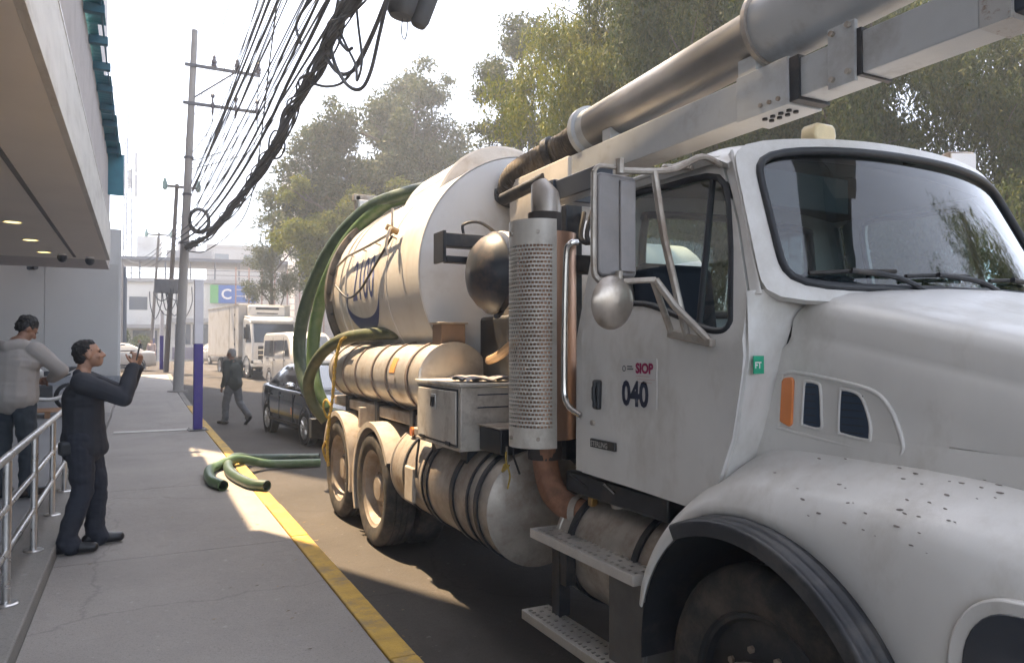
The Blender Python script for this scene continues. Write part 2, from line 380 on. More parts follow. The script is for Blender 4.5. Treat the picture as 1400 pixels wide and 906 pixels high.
# raised walkway, hall floor
tag(MB().box(-0.855, -0.565, -8, 20, -0.1, 0.105).build('raised_walkway', M_conc2, bevel=0.012), kind='structure')
M_hall = ground_mat('hall_floor_concrete', (0.20, 0.20, 0.205), 0.08, (0.26, 0.26, 0.26), 0.1, rough=0.6)
tag(MB().box(-14, -0.86, -8, 33, -0.1, 0.2).build('hall_floor', M_hall, bevel=0.01), kind='structure')
tag(MB().box(-0.855, -0.60, 20.01, 33, -0.1, 0.10).build('walkway_ramp', M_conc, bevel=0.01), kind='structure')

# ---------------------------------------------------------------- left building with canopy
M_wall = mat('render_wall_warm', (0.48, 0.44, 0.42), 0.85, var=0.06, vscale=1.5, bump=0.1, bscale=40, dirt=(0.30, 0.27, 0.25), dscale=1.0, dlo=0.5, dhi=0.9)
M_soff = mat('soffit_paint', (0.80, 0.75, 0.69), 0.8, var=0.04, vscale=1.0)
M_fasc = mat('fascia_stone', (0.60, 0.575, 0.53), 0.55, var=0.10, vscale=1.6, stretch=(3, 0.5, 2), dirt=(0.42, 0.39, 0.35), dscale=1.5, dlo=0.5, dhi=0.8)
M_teal = mat('teal_sheet', (0.055, 0.21, 0.27), 0.55, var=0.15, vscale=3)
M_teald = mat('teal_rafter', (0.035, 0.12, 0.17), 0.6, var=0.15, vscale=3)
M_hwall = mat('pale_grey_wall', (0.52, 0.51, 0.49), 0.7, var=0.04, vscale=0.8)
M_wwall = mat('white_wall', (0.66, 0.66, 0.65), 0.8, var=0.05, vscale=1.2, dirt=(0.5, 0.48, 0.45), dscale=0.8, dlo=0.5, dhi=0.9)
M_lamp = mat('downlight', (1, 0.9, 0.6), 0.4, emit=(1.0, 0.78, 0.30), estr=0.55)
bl = thing('canopy_building', 'tall pale building with deep canopy, stone fascia and teal eaves beside the pavement', 'building', (-5, 8, 0))
ORGc.v = V(-5, 8, 0)
MB().box(-13.5, -0.83, -8, 23.7, 4.13, 4.22).build('canopy_soffit', M_soff, bl)
MB().box(-1.62, -1.55, -8, 23.2, 4.115, 4.129).build('soffit_groove', mat('groove_shadow_gap', (0.2, 0.19, 0.19), 0.9), bl)
y = -8.0
while y < 23.6:
    y2 = min(y + 2.4, 23.7)
    MB().box(-0.83, -0.752, y, y2 - 0.006, 4.13, 5.1).build('fascia_panel', M_fasc, bl, bevel=0.004)
    y = y2
MB().box(-0.86, -0.745, -8, 23.72, 5.1, 5.13).build('fascia_flashing', M_alu, bl)
MB().box(-13.5, -0.83, 23.7, 23.78, 4.13, 5.1).build('canopy_end', M_fasc, bl)
MB().box(-13.5, -0.90, -8, 27.5, 4.22, 7.5).build('upper_wall', M_wall, bl)
# eaves: corrugated sheets on rafters
def corr(x0, x1, y0, y1, z):
    mb = MB(); n = max(4, int((y1 - y0) / 0.045))
    return mb.grid(lambda a, b: (x0 + (x1 - x0) * a, y0 + (y1 - y0) * b, z + 0.02 * math.sin((y0 + (y1 - y0) * b) * 2 * math.pi / 0.18)), 1, n)
yy = -8.0; k = 0
while yy < 25:
    y2 = yy + 2.9
    corr(-0.92, -0.56 - 0.035 * (k % 2) - (0.17 if yy > 14.5 and y2 < 18.5 else 0) + (0.06 if y2 > 24.5 else 0), yy, y2 + 0.1, 7.56 + 0.02 * (k % 2)).build('eave_sheet', M_teal, bl, smooth=60, solid=0.006)
    yy = y2; k += 1
yy = -7.5
while yy < 26:
    MB().box(-0.90, -0.58, yy, yy + 0.14, 7.38, 7.53).build('rafter', M_teald, bl, bevel=0.005)
    yy += 1.45
MB().box(-0.905, -0.47, 25.6, 25.64, 6.35, 7.62).build('end_panel', M_teal, bl)
MB().box(-0.66, -0.63, 10.5, 25.5, 7.50, 7.54).build('gutter', M_teald, bl)
# added unseen block above the frame, sized to shade cab and near pavement
MB().box(-13.5, -0.50, -14, 10.2, 7.62, 27).build('upper_shade_block', M_wall, bl)
for i in range(5):
    for j in range(5):
        MB().box(-0.51, -0.492, -12 + i * 4.3, -9.6 + i * 4.3, 9 + j * 3.5, 10.8 + j * 3.5).build('window', M_gasket, bl)
MB().box(-2.6, -1.5, 20.4, 40, 7.62, 29).build('rear_shade_block', M_wall, bl)  # added hidden slab, cut to shade the street beyond the kerb's sun patch
MB().box(-13.5, -2.61, 30, 40, 7.62, 29).build('rear_shade_block', M_wall, bl)  # added hidden backing for the slab, kept clear of the sun patch
# hall end wall
MB().box(-13.5, -0.66, 33.0, 33.4, 0.1, 6.35).build('end_wall', M_wwall, bl)
for i in range(5):
    MB().box(-0.72 - (i + 1) * 2.5, -0.72 - i * 2.5 - 0.02, 32.95, 33.0, 0.55, 4.95).build('wall_panel', M_hwall, bl, bevel=0.006)
MB().box(-13.5, -0.66, 32.96, 33.0, 0.2, 0.54).build('skirting', mat('skirting_grey', (0.30, 0.31, 0.33), 0.7), bl)
MB().box(-13.5, -13.3, -8, 33, 0, 7.5).build('back_wall', M_hwall, bl)
def uvz(x, y, z): return (x, y, z)
for (lx, ly) in [(-2.25, 17.3), (-2.25, 20.0), (-2.22, 22.4), (-2.25, 14.3), (-5.5, 20.0), (-5.5, 17.3), (-5.5, 22.4)]:
    d = MB().rev([(0.165, 0), (0.165, 0.012), (0.14, 0.012)], (lx, ly, 4.116), (0, 0, 1), 20).build('downlight_ring', M_white, bl)
    MB().rev([(0.14, 0), (0.0, 0.0)], (lx, ly, 4.121), (0, 0, 1), 20, cap1=False).build('lamp', M_lamp, d)
ORGc.v = V(0, 0, 0)
def cctv(x, y, z, label):
    t = thing('security_camera', label, 'camera', (x, y, z), 0)
    MB().cyl((0, 0, 0), (0, 0, -0.05), 0.10).build('mount', M_white, t)
    MB().rev([(0.11, -0.05), (0.12, -0.09), (0.115, -0.14), (0.08, -0.20), (0.03, -0.225), (0.0, -0.228)], (0, 0, 0), (0, 0, 1), 18).build('dome', M_black, t)
cctv(-1.83, 22.6, 4.13, 'dark dome camera under the canopy, nearer the hall')
cctv(-1.22, 23.1, 4.13, 'dark dome camera under the canopy by the fascia corner')
t = thing('security_camera', 'bullet camera on a long bracket on the hall end wall', 'camera', (-3.6, 32.94, 4.6))
MB().tube([(0.9, 0, 0.5), (0.1, -0.35, 0.05)], 0.025).build('bracket', M_steel, t)
MB().cyl((-0.12, -0.2, 0.05), (0.14, -0.5, 0.05), 0.09).build('housing', M_black, t)

# steel railing
M_rail = mat('stainless_rail', (0.58, 0.57, 0.56), 0.3, metal=0.9, var=0.08, vscale=8)
rl = thing('handrail', 'stainless steel railing with three rails along the raised walkway', 'railing', (-0.70, 6, 0.105))
ORGc.v = V(-0.70, 6, 0.105)
for yy in (1.4, 2.7, 4.02, 5.34, 6.65, 7.98, 9.23, 10.5):
    p = MB().cyl((-0.70, yy, 0.11), (-0.70, yy, 0.97), 0.024, seg=16).build('post', M_rail, rl)
    MB().rev([(0.0, 0.012), (0.06, 0.012), (0.07, 0.004), (0.07, 0)], (-0.70, yy, 0.106), (0, 0, 1), 20).build('base_flange', M_rail, p)
MB().tube([(-0.70, 0.6, 0.99), (-0.70, 10.45, 0.99), (-0.70, 10.62, 0.95), (-0.70, 10.66, 0.86)], 0.026, 14).build('top_rail', M_rail, rl)
for z in (0.69, 0.42): MB().cyl((-0.70, 0.6, z), (-0.70, 10.5, z), 0.019, seg=14).build('rail', M_rail, rl)
ORGc.v = V(0, 0, 0)
# ---------------------------------------------------------------- vacuum tanker truck (faces the camera side, -Y)
TX = 3.10                                  # centre line
TRK = thing('tanker_truck', 'big white vacuum tanker truck with overhead suction boom parked at the kerb', 'truck', (TX, 4.8, -0.14))
ORGc.v = V(TX, 4.8, -0.14)
RZ = -0.14
def mir(x): return 2 * TX - x

# chassis
for xs in (2.66, 3.46):
    boxpart('frame_rail', M_black, TRK, xs, xs + 0.08, 0.45, 9.5, 0.58, 0.84)
for yy in (1.2, 2.6, 3.7, 4.9, 6.0, 7.1, 8.4, 9.3):
    boxpart('cross_member', M_black, TRK, 2.74, 3.46, yy, yy + 0.12, 0.60, 0.80)
for yy in (6.51, 7.80):
    MB().cyl((2.3, yy, 0.38), (3.9, yy, 0.38), 0.09).build('axle', M_black, TRK)
MB().cyl((2.3, 1.94, 0.38), (3.9, 1.94, 0.38), 0.07).build('axle', M_black, TRK)
MB().box(2.55, 3.65, 0.5, 1.6, 0.65, 1.15).build('engine_block', M_black, TRK, bevel=0.03)
boxpart('gearbox', M_black, TRK, 2.8, 3.4, 1.7, 3.4, 0.55, 1.0, 0.03)

def wheel(xo, yc, zc, rt, side, dish, width=0.28, front=False):
    """xo outer face; side +1: outside points to -X"""
    s = side
    def X(d): return xo + s * d      # d = distance inwards from the outer face
    w_ = MB()
    prof = [(rt - .17, .02), (rt - .12, .004), (rt - .06, .0), (rt - .025, .012), (rt - .006, .035)]
    for gx in (.07, .125, .18): prof += [(rt, gx - .012), (rt, gx), (rt - .014, gx + .002), (rt - .014, gx + .012), (rt, gx + .014)]
    prof += [(rt - .006, width - .035), (rt - .025, width - .012), (rt - .1, width), (rt - .18, width - .02)]
    rim = MB()
    if front: rp = [(rt - .165, .015), (rt - .175, .03), (rt - .19, .03), (rt - .20, .055), (0.17, .03), (0.155, .0)]
    else: rp = [(rt - .165, .02), (rt - .175, .032), (rt - .20, .04), (rt - .225, dish), (0.20, dish + .01), (0.16, dish - .01), (0.12, dish - .012)]
    rim.rev([(r, d) for r, d in rp] + [(0.1, dish if not front else .0)], (xo, yc, zc), (s, 0, 0), 40)
    ro = rim.build('wheel', M_rim if not front else M_black, TRK)
    t_ = MB().rev(prof, (xo, yc, zc), (s, 0, 0), 48).build('tyre', M_tyre, ro)
    hub = MB()
    if front: hub.rev([(0.165, 0.0), (0.17, -.03), (0.16, -.055), (0.12, -.075), (0.0, -.08)], (xo, yc, zc), (s, 0, 0), 28)
    else: hub.rev([(0.125, dish - .01), (0.12, dish - .05), (0.105, dish - .07), (0.0, dish - .075)], (xo, yc, zc), (s, 0, 0), 28)
    hub.build('hub_cap', M_rim if not front else M_alu, ro)
    rr = 0.18 if not front else .2
    for k in range(10):
        a = 2 * math.pi * k / 10
        c = V(xo, yc + rr * math.cos(a), zc + rr * math.sin(a)); d = dish if not front else .045
        MB().cyl(c + V(s * (d + .02), 0, 0), c + V(s * (d - .022), 0, 0), 0.014, seg=6).build('wheel_nut', M_rim, ro)
    return ro
for s, xo in ((1, 1.88), (-1, mir(1.88))):
    wheel(xo, 6.51, 0.375, 0.515, s, 0.13)
    wheel(xo, 7.80, 0.375, 0.515, s, 0.13)
    for yc in (6.51, 7.80):
        MB().rev([(0.32, .3), (0.42, .295), (0.5, .31), (.515, .34), (.515, .54), (.48, .57), (.35, .57)], (xo, yc, .375), (s, 0, 0), 40).build('inner_tyre', M_tyre, TRK)
    wheel(xo + s * 0.09, 1.94, 0.36, 0.50, s, 0.05, front=True)
# mudguards over the rear wheels
def arc_guard(yc, zc, r, a0, a1, x0, x1, lip, name, m, th=.012, seg=22):
    prof = [(x0, r - lip), (x0, r), (x1, r)]
    def fn(a, b):
        k = b * 2; i = min(1, int(k)); f = k - i
        x = prof[i][0] + (prof[i + 1][0] - prof[i][0]) * f; rr = prof[i][1] + (prof[i + 1][1] - prof[i][1]) * f
        an = a0 + (a1 - a0) * a
        return (x, yc + rr * math.cos(an), zc + rr * math.sin(an))
    return MB().grid(fn, seg, 2).build(name, m, TRK, smooth=50, solid=th)
for xa, xb in ((1.87, 2.46), (mir(1.87), mir(2.46))):
    arc_guard(6.51, 0.375, 0.60, R(-28), R(150), xa, xb, 0.05, 'mudguard', M_dusty)
    arc_guard(7.80, 0.375, 0.60, R(20), R(195), xa, xb, 0.05, 'mudguard', M_dusty)
boxpart('mudguard_bracket', M_alud, TRK, 1.95, 2.4, 7.12, 7.19, 0.86, 1.06)
boxpart('rear_bumper', M_black, TRK, 1.95, mir(1.95), 9.4, 9.55, 0.5, 0.75, 0.01)

# ---- lower side tank with bands
def side_tank(name, x, z, r, y0, y1, m, bands, bm, dish=0.05, bw=0.045):
    prof = [(0, -dish), (r * .5, -dish * .85), (r * .85, -dish * .4), (r - .012, 0.0), (r + .006, .004), (r + .006, .03), (r, .034)]
    L0 = y1 - y0
    prof2 = prof + [(r, L0 - .034), (r + .006, L0 - .03), (r + .006, L0 - .004), (r - .012, L0), (r * .85, L0 + dish * .4), (r * .5, L0 + dish * .85), (0, L0 + dish)]
    o = MB().rev(prof2, (x, y0, z), (0, 1, 0), 56).build(name, m, TRK, smooth=40)
    for yb, w_ in bands:
        MB().rev([(r + .001, -w_ / 2), (r + .014, -w_ / 2), (r + .014, w_ / 2), (r + .001, w_ / 2)], (x, yb, z), (0, 1, 0), 56).build('strap', bm, o)
    return o
lt = side_tank('fuel_tank', 2.26, 0.64, 0.36, 4.05, 5.98, M_alud, [(4.22, .05), (4.36, .022), (4.62, .06), (5.12, .05), (5.20, .02), (5.62, .03)], M_black)
for yy in (4.25, 4.75, 5.25, 5.75):
    boxpart('tank_bracket', M_black, lt, 2.3, 2.62, yy, yy + 0.07, 0.5, 1.0)
boxpart('filler_plate', M_dusty, lt, 1.885, 1.92, 5.38, 5.58, 0.45, 0.72, 0.012)
ml = boxpart('marker_light', M_alud, lt, 1.90, 1.97, 5.30, 5.46, 0.98, 1.03)
MB().cyl((1.905, 5.42, 1.0), (1.885, 5.42, 1.0), 0.035).build('lens', M_orange, ml)
MB().tube([(1.93, 5.34, .98), (1.90, 5.33, .8), (1.89, 5.31, .66)], 0.010, 6).build('hose_clip', M_black, lt)
MB().cyl((2.0, 5.05, 0.93), (1.97, 5.05, 1.0), 0.05).build('filler_cap', M_alud, lt)

# ---- upper silver water tank
ut = side_tank('water_tank', 2.25, 1.39, 0.30, 5.42, 8.45, M_alu, [(5.72, .04), (6.28, .02), (6.72, .03), (7.3, .02), (7.8, .02), (8.25, .03)], mat('band_metal', (0.30, 0.24, 0.20), 0.5, metal=0.5), dish=0.012)
MB().box(2.15, 2.36, 5.46, 5.66, 1.62, 1.84).build('filler_box', mat('filler_brown', (0.26, 0.18, 0.13), 0.6, metal=0.3), ut, bevel=0.006)
MB().box(2.13, 2.38, 5.44, 5.68, 1.84, 1.855).build('filler_lid', M_alud, ut, bevel=0.004)
def on_ut(a, yy, off=.004): return V(2.25 - (0.30 + off) * math.cos(a), yy, 1.39 + (0.30 + off) * math.sin(a))
def ut_patch(name, a0, a1, y0, y1, m): return MB().grid(lambda u, v: on_ut(a0 + (a1 - a0) * v, y0 + (y1 - y0) * u), 1, 5).build(name, m, ut)
ut_patch('orange_label', R(8), R(34), 6.05, 6.19, mat('label_orange', (0.65, 0.28, 0.08), 0.5))
ut_patch('grey_label', R(-18), R(4), 6.03, 6.20, mat('label_grey', (0.42, 0.38, 0.36), 0.6))
for yy in (5.7, 6.7, 7.8): boxpart('tank_saddle', M_black, ut, 2.0, 2.62, yy, yy + .1, 0.92, 1.14, 0.01)
boxpart('saddle_beam', M_alud, ut, 2.02, 2.18, 5.4, 8.5, 1.0, 1.10, 0.01)
MB().tube([(1.98, 5.44, 1.18), (1.96, 5.43, 1.45), (1.97, 5.43, 1.49)], 0.014, 8).build('tap', M_steel, ut)

# ---- tool box
M_tool = mat('toolbox_aluminium', (0.60, 0.56, 0.50), 0.45, metal=0.2, var=0.1, vscale=6, dirt=(0.26, 0.21, 0.17), dscale=5, dlo=0.5, dhi=0.78)
tb = MB().box(1.90, 2.42, 4.47, 5.32, 0.96, 1.385).build('tool_box', M_tool, TRK, bevel=0.006)
boxpart('lid', M_tool, tb, 1.885, 2.43, 4.455, 5.335, 1.387, 1.412, 0.006)
boxpart('door_gap', M_black, tb, 1.894, 1.8995, 4.515, 5.275, 0.985, 1.37, 0)
boxpart('box_door', M_tool, tb, 1.886, 1.899, 4.53, 5.26, 1.0, 1.355, 0.004)
la = boxpart('latch', M_steel, tb, 1.876, 1.885, 4.88, 4.97, 1.21, 1.32, 0.003)
MB().tube([(1.872, 4.945, 1.30), (1.868, 4.945, 1.235), (1.868, 4.905, 1.235), (1.872, 4.905, 1.30)], .006, 6).build('latch_loop', M_black, la)
for yy in (4.62, 5.12): boxpart('hinge', M_black, tb, 1.878, 1.888, yy, yy + 0.08, 0.985, 1.01, 0.002)
boxpart('box_edge', M_alud, tb, 1.888, 1.90, 4.465, 5.325, 0.962, 0.98, 0.002)
for yy in (4.55, 5.1): boxpart('box_bracket', M_black, tb, 1.98, 2.5, yy, yy + .12, 0.86, 0.958)
for zz, s_ in ((1.33, .028), (1.245, .03)):
    MB().box(2.02, 2.02 + .2 + s_, 4.466, 4.469, zz, zz + .008).build('stencil_mark', M_ink, tb, bevel=0)
# winch box in front of it
wb = MB().box(2.02, 2.36, 4.12, 4.44, 0.975, 1.135).build('winch_box', M_black, TRK, bevel=0.01)
MB().rev([(0.045, 0), (0.045, .01), (0.032, .01), (0.032, .0)], (2.15, 4.118, 1.06), (0, -1, 0), 20).build('oval_ring', M_alud, wb)
boxpart('winch_lid', M_alud, wb, 2.005, 2.375, 4.105, 4.455, 1.136, 1.146, .003)
for xx in (2.06, 2.26): MB().tube([(xx, 4.11, 1.03), (xx - .01, 4.09, .98), (xx - .015, 4.09, .90)], .008, 6).build('hook', M_alud, wb)
boxpart('pump_block', M_black, TRK, 2.45, 3.75, 3.55, 4.9, 0.95, 1.55, .03)
boxpart('hydraulic_tank', M_black, TRK, 2.5, 3.7, 4.95, 5.5, 0.95, 1.9, .03)
for k in range(7):
    MB().tube([(2.42 + .04 * k, 4.3, 1.3 + .03 * (k % 3)), (2.30 + .05 * k, 4.12 + .03 * k, 1.45), (2.38, 3.98, 1.2 + .06 * k), (2.5, 3.9, 1.0)], .022, 8, n=6).build('hydraulic_hose', M_rub, TRK)
MB().tube([(2.62, 4.5, 1.85), (2.45, 4.6, 1.75), (2.38, 4.85, 1.6), (2.45, 5.2, 1.55)], .035, 10, n=8).build('tan_pipe', mat('tan_pipe_paint', (0.40, 0.27, 0.16), .5), TRK)

# ---- transverse receiver with dished end, black support arms
MB().rev([(0, -.17), (.12, -.155), (.2, -.12), (.26, -.06), (.285, -.01), (.30, .0), (.30, .05)], (2.27, 4.78, 2.19), (1, 0, 0), 40).build('dished_end', mat('dark_blue_grey', (0.05, 0.055, 0.065), 0.4, var=.2, dirt=(.16, .12, .1), dscale=4), TRK)
rc = MB().rev([(.30, .05), (.306, .055), (.306, .09), (.30, .095), (.30, 1.7), (.26, 1.78), (0, 1.86)], (2.27, 4.78, 2.19), (1, 0, 0), 40).build('air_receiver', M_tank, TRK)
MB().tube([(2.32, 4.70, 1.91), (2.25, 4.64, 1.87), (2.22, 4.6, 1.87)], .018, 8).build('drain_valve', M_black, rc)
boxpart('receiver_cradle', M_black, TRK, 2.5, 3.6, 4.65, 4.9, 1.55, 1.90, .01)
sb_ = MB().box(2.00, 3.0, 5.02, 5.14, 2.40, 2.50).build('support_arm', M_black, TRK, bevel=.006)
boxpart('arm_end_plate', M_black, sb_, 1.975, 2.0, 4.98, 5.18, 2.28, 2.51, .004)
MB().box(2.02, 3.0, 5.02, 5.10, 2.28, 2.33).build('lower_arm', M_black, sb_, bevel=.005)
MB().tube([(2.18, 5.08, 2.5), (2.18, 5.08, 2.58), (2.3, 5.05, 2.6), (2.45, 5.04, 2.52)], .012, 6, n=5).build('cable_loop', M_black, sb_)

# ---- exhaust stack with perforated shield
EX, EY = 2.07, 3.72
M_stackin = mat('stack_inner', (0.06, 0.05, 0.045), 0.8)
st = MB().cyl((EX + .06, EY + .03, 1.0), (EX + .06, EY + .03, 2.44), 0.10, seg=28).build('exhaust_stack', M_stackin, TRK)
rows, cols = 45, 30; z0, z1 = 1.085, 2.375; za, zb = 1.20, 2.24; r_ = .172
A0, A1 = R(-98), R(112)     # angle measured from -X-ish outward
def sh_pt(a, z): return (EX - r_ * math.cos(a), EY + r_ * math.sin(a) * 1.0, z)
mb = MB(); zs = [z0, za]; kinds = [None]
hrow = (zb - za) / rows
for i in range(rows): zs += [za + (i + .55) * hrow, za + (i + 1) * hrow]; kinds += [i, None]
zs.append(z1); kinds.append(None)
# angular lines: slots 70 % of pitch, brick pattern offset on alternate rows
per = 4; nc = cols * per
mb.grid(lambda a, b: (0, 0, 0), 1, 1) if False else None
vs = [sh_pt(A0 + (A1 - A0) * i / nc, z) for z in zs for i in range(nc + 1)]; fs = []
for j in range(len(zs) - 1):
    for i in range(nc):
        kd = kinds[j]
        if kd is not None and 6 <= i < nc - 8:
            if ((i + (2 if kd % 2 else 0)) % per) < per - 1: continue
        a = j * (nc + 1) + i; fs.append((a, a + 1, a + nc + 2, a + nc + 1))
mb.add(vs, fs)
mb.build('heat_shield', M_shield, st, smooth=60, solid=.004)
MB().rev([(.175, 0), (.175, 1.2)], (EX + .085, EY + .05, 1.12), (0, 0, 1), 40).build('outer_shield', M_copper, st)
for zz in (1.14, 2.30):
    for a in (-60, 0, 60): MB().cyl(sh_pt(R(a), zz), V(sh_pt(R(a), zz)) + V(-.012 * math.cos(R(a)), .012 * math.sin(R(a)), 0), .012, seg=8).build('bolt', M_alud, st)
MB().tube([(EX + .07, EY + .03, 2.40), (EX + .07, EY + .03, 2.47), (EX + .065, EY + .04, 2.55), (EX + .045, EY + .07, 2.63)], .09, 24, radii=[.085, .09, .085, .05]).build('exhaust_tip', mat('tip_metal', (0.40, 0.36, 0.32), .4, metal=.7), st)
MB().tube([(EX + .05, EY, 1.09), (EX + .05, EY - .0, 0.95), (EX + .06, EY - .10, 0.80), (EX + .12, EY - .30, 0.74), (EX + .30, EY - .62, 0.74)], .075, 20, n=8).build('exhaust_elbow', M_rust, st)
for q in ((EX + .10, EY - .26, .742), (EX + .2, EY - .45, .74)): MB().rev([(.08, -.02), (.084, -.02), (.084, .02), (.08, .02)], q, (.2, -.35, 0), 24).build('pipe_clamp', M_alud, st)
boxpart('stack_bracket', M_black, st, EX + .2, 2.6, EY - .05, EY + .1, 1.3, 1.4); boxpart('stack_bracket', M_black, st, EX + .2, 2.6, EY - .05, EY + .1, 2.1, 2.2)
MB().tube([(2.0, 3.9, 1.08), (1.99, 3.88, 1.0), (2.02, 3.86, .9)], .007, 6).build('hanging_strap', M_rub, st)

# ---- behind the cab: gantry
gt = MB().box(2.40, 2.52, 3.34, 3.46, 1.0, 2.45).build('gantry_post', M_black, TRK, bevel=.006)
MB().box(2.38, 2.50, 3.92, 4.02, 0.95, 2.55).build('gantry_post', M_black, TRK, bevel=.006)
MB().box(3.68, 3.80, 3.34, 3.46, 1.0, 2.9).build('gantry_post', M_black, TRK, bevel=.006)
MB().box(2.46, 3.6, 4.22, 4.34, 2.64, 2.78).build('gantry_beam', mat('blue_black_steel', (0.03, 0.038, 0.055), .4, var=.2), TRK, bevel=.008)
MB().box(2.48, 2.60, 3.72, 4.34, 2.63, 2.77).build('gantry_beam', MATS['blue_black_steel'], TRK, bevel=.008)
for k in range(5):
    MB().tube([(2.5, 3.5 + .1 * k, 2.5), (2.42, 3.55 + .06 * k, 2.3), (2.48, 3.5, 2.05 + .05 * k), (2.6, 3.5, 1.9)], .016, 8, n=6).build('cable', M_rub, TRK)

# ---- debris tank
TC = V(TX, 0, 2.29); TR = 1.05; TY0, TY1 = 5.70, 8.75
dt = MB().rev([(TR, 0), (TR, TY1 - TY0)], (TX, TY0, 2.29), (0, 1, 0), 96).build('debris_tank', M_tank, TRK, smooth=60)
MB().rev([(0, -.05), (.4, -.045), (.75, -.03), (.98, -.008), (TR - .012, 0.0), (TR - .004, .004)], (TX, TY0, 2.29), (0, 1, 0), 96).build('front_head', mat('tank_white_head', (0.72, 0.71, 0.70), .45, var=.04, vscale=2, dirt=(.5, .45, .4), dscale=1.8, dlo=.55, dhi=.9), dt)
for yb, h_ in ((TY0 + .012, .010), (6.62, .006), (8.1, .014), (8.35, .014)):
    MB().rev([(TR, -.014), (TR + h_, -.012), (TR + h_, .012), (TR, .014)], (TX, yb, 2.29), (0, 1, 0), 96).build('ring_seam', M_tank, dt)
M_dk = mat('tank_door_dark', (0.10, 0.09, 0.08), .6, var=.3, dirt=(.25, .2, .15), dscale=4)
MB().rev([(TR, 0), (TR + .07, .0), (TR + .07, .10), (TR, .10)], (TX, TY1, 2.29), (0, 1, 0), 96).build('rear_flange', M_dk, dt)
rd = MB().rev([(TR + .05, .10), (TR + .05, .15), (TR, .16), (.8, .26), (.4, .33), (0, .35)], (TX, TY1, 2.29), (0, 1, 0), 72).build('rear_door', M_tank, dt)
for k in range(28):
    a = 2 * math.pi * k / 28; c = V(TX + (TR + .035) * math.cos(a), TY1 - .01, 2.29 + (TR + .035) * math.sin(a))
    MB().cyl(c, c + V(0, -.03, 0), .018, seg=6).build('flange_bolt', M_black, dt)
for yy in (6.0, 7.0, 8.2):
    MB().box(2.62, mir(2.62), yy, yy + .14, 0.84, 1.36).build('tank_cradle', M_black, TRK, bevel=.01)
boxpart('sub_frame', M_black, TRK, 2.5, 2.66, 5.3, 9.2, 0.84, 1.0, .01)
boxpart('sub_frame', M_black, TRK, 3.54, 3.7, 5.3, 9.2, 0.84, 1.0, .01)
# dome on top of the tank
dm = MB().rev([(.70, 0), (.70, 1.1), (0, 1.15)], (TX + .02, 6.25, 2.86), (0, 1, 0), 64).build('top_dome', M_tank, TRK, smooth=50)
MB().rev([(0, -.02), (.6, -.015), (.70, 0)], (TX + .02, 6.25, 2.86), (0, 1, 0), 64).build('dome_face', mat('dome_face_shaded', (.56, .53, .49), .5, var=.05, dirt=(.4, .34, .28), dscale=2), dm)  # face's shade put into a darker tone of the tank cream
MB().rev([(.70, 0), (.72, .005), (.72, .03), (.70, .035)], (TX + .02, 6.25, 2.86), (0, 1, 0), 64).build('dome_rim', M_tank, dm)
# side spray rail with tap on the tank
def on_t(a, yy, off=0.0): return V(TX - (TR + off) * math.cos(a), yy, 2.29 + (TR + off) * math.sin(a))
sr = MB().tube([on_t(R(22), 6.38, .07), on_t(R(20), 7.2, .07), on_t(R(19), 8.0, .07), on_t(R(15), 8.35, .07), on_t(R(-5), 8.5, .08)], .014, 8).build('spray_rail', M_alud, dt)
for yy in (6.5, 7.0, 7.5, 8.0): MB().cyl(on_t(R(20.5), yy, 0), on_t(R(20.5), yy, .07), .008, seg=6).build('rail_stay', M_alud, sr)
MB().tube([on_t(R(22), 6.38, .04), on_t(R(22), 6.38, .16)], .03, 8).build('tap_body', mat('brass', (.36, .25, .13), .4, metal=.7), sr)
MB().cyl(on_t(R(22), 6.38, .1) + V(0, 0, .0), on_t(R(22), 6.38, .1) + V(.02, .05, .20), .012, seg=8).build('tap_lever', M_alud, sr)
MB().tube([on_t(R(22), 6.38, .12) + V(0, -.03, 0), on_t(R(20), 6.30, .14), on_t(R(13), 6.29, .13), on_t(R(9), 6.29, .10)], .014, 8, n=4).build('spout', M_alud, sr)
MB().tube([on_t(R(20), 6.45, .06), on_t(R(6), 6.9, .05), on_t(R(-3), 7.4, .04), on_t(R(-5), 7.9, .04), on_t(R(4), 8.4, .05)], .012, 8, n=8).build('spray_hose', M_black, sr)
# the crescent and number on the tank
def tk(a, s_, off=.003): return on_t(a, s_, off)
def tank_map(x, y): return tk(R(-24) + y / TR, 8.02 - x)
text_part('lettering', '2100', .62, lambda x, y: tank_map(x + .20, y + .30), M_blueink, dt, bold=.002, cuts=10, xs=.66)
text_part('lettering', 'K', .36, lambda x, y: tank_map(x - .14, y + .14), M_blueink, dt, bold=.008, cuts=8, xs=.8)
mb = MB(); n = 40; vs = []; fs = []
for i in range(n + 1):
    t_ = i / n; a = R(165) + R(195) * t_
    co = V(.55 + .62 * math.cos(a), .42 + .50 * math.sin(a)) if False else (.52 + .66 * math.cos(a), .40 + .46 * math.sin(a))
    wdt = .16 * math.sin(math.pi * min(1, t_ * 1.02)) ** .8 + .004
    ci = (.52 + (.66 - wdt * .35) * math.cos(a), .40 + (.46 - wdt) * math.sin(a))
    vs += [tank_map(co[0], co[1]), tank_map((co[0] + ci[0]) / 2, (co[1] + ci[1]) / 2), tank_map(*ci)]
for i in range(n): fs += [(3 * i, 3 * i + 1, 3 * i + 4, 3 * i + 3), (3 * i + 1, 3 * i + 2, 3 * i + 5, 3 * i + 4)]
mb.add(vs, fs).build('crescent_emblem', M_blueink, dt)
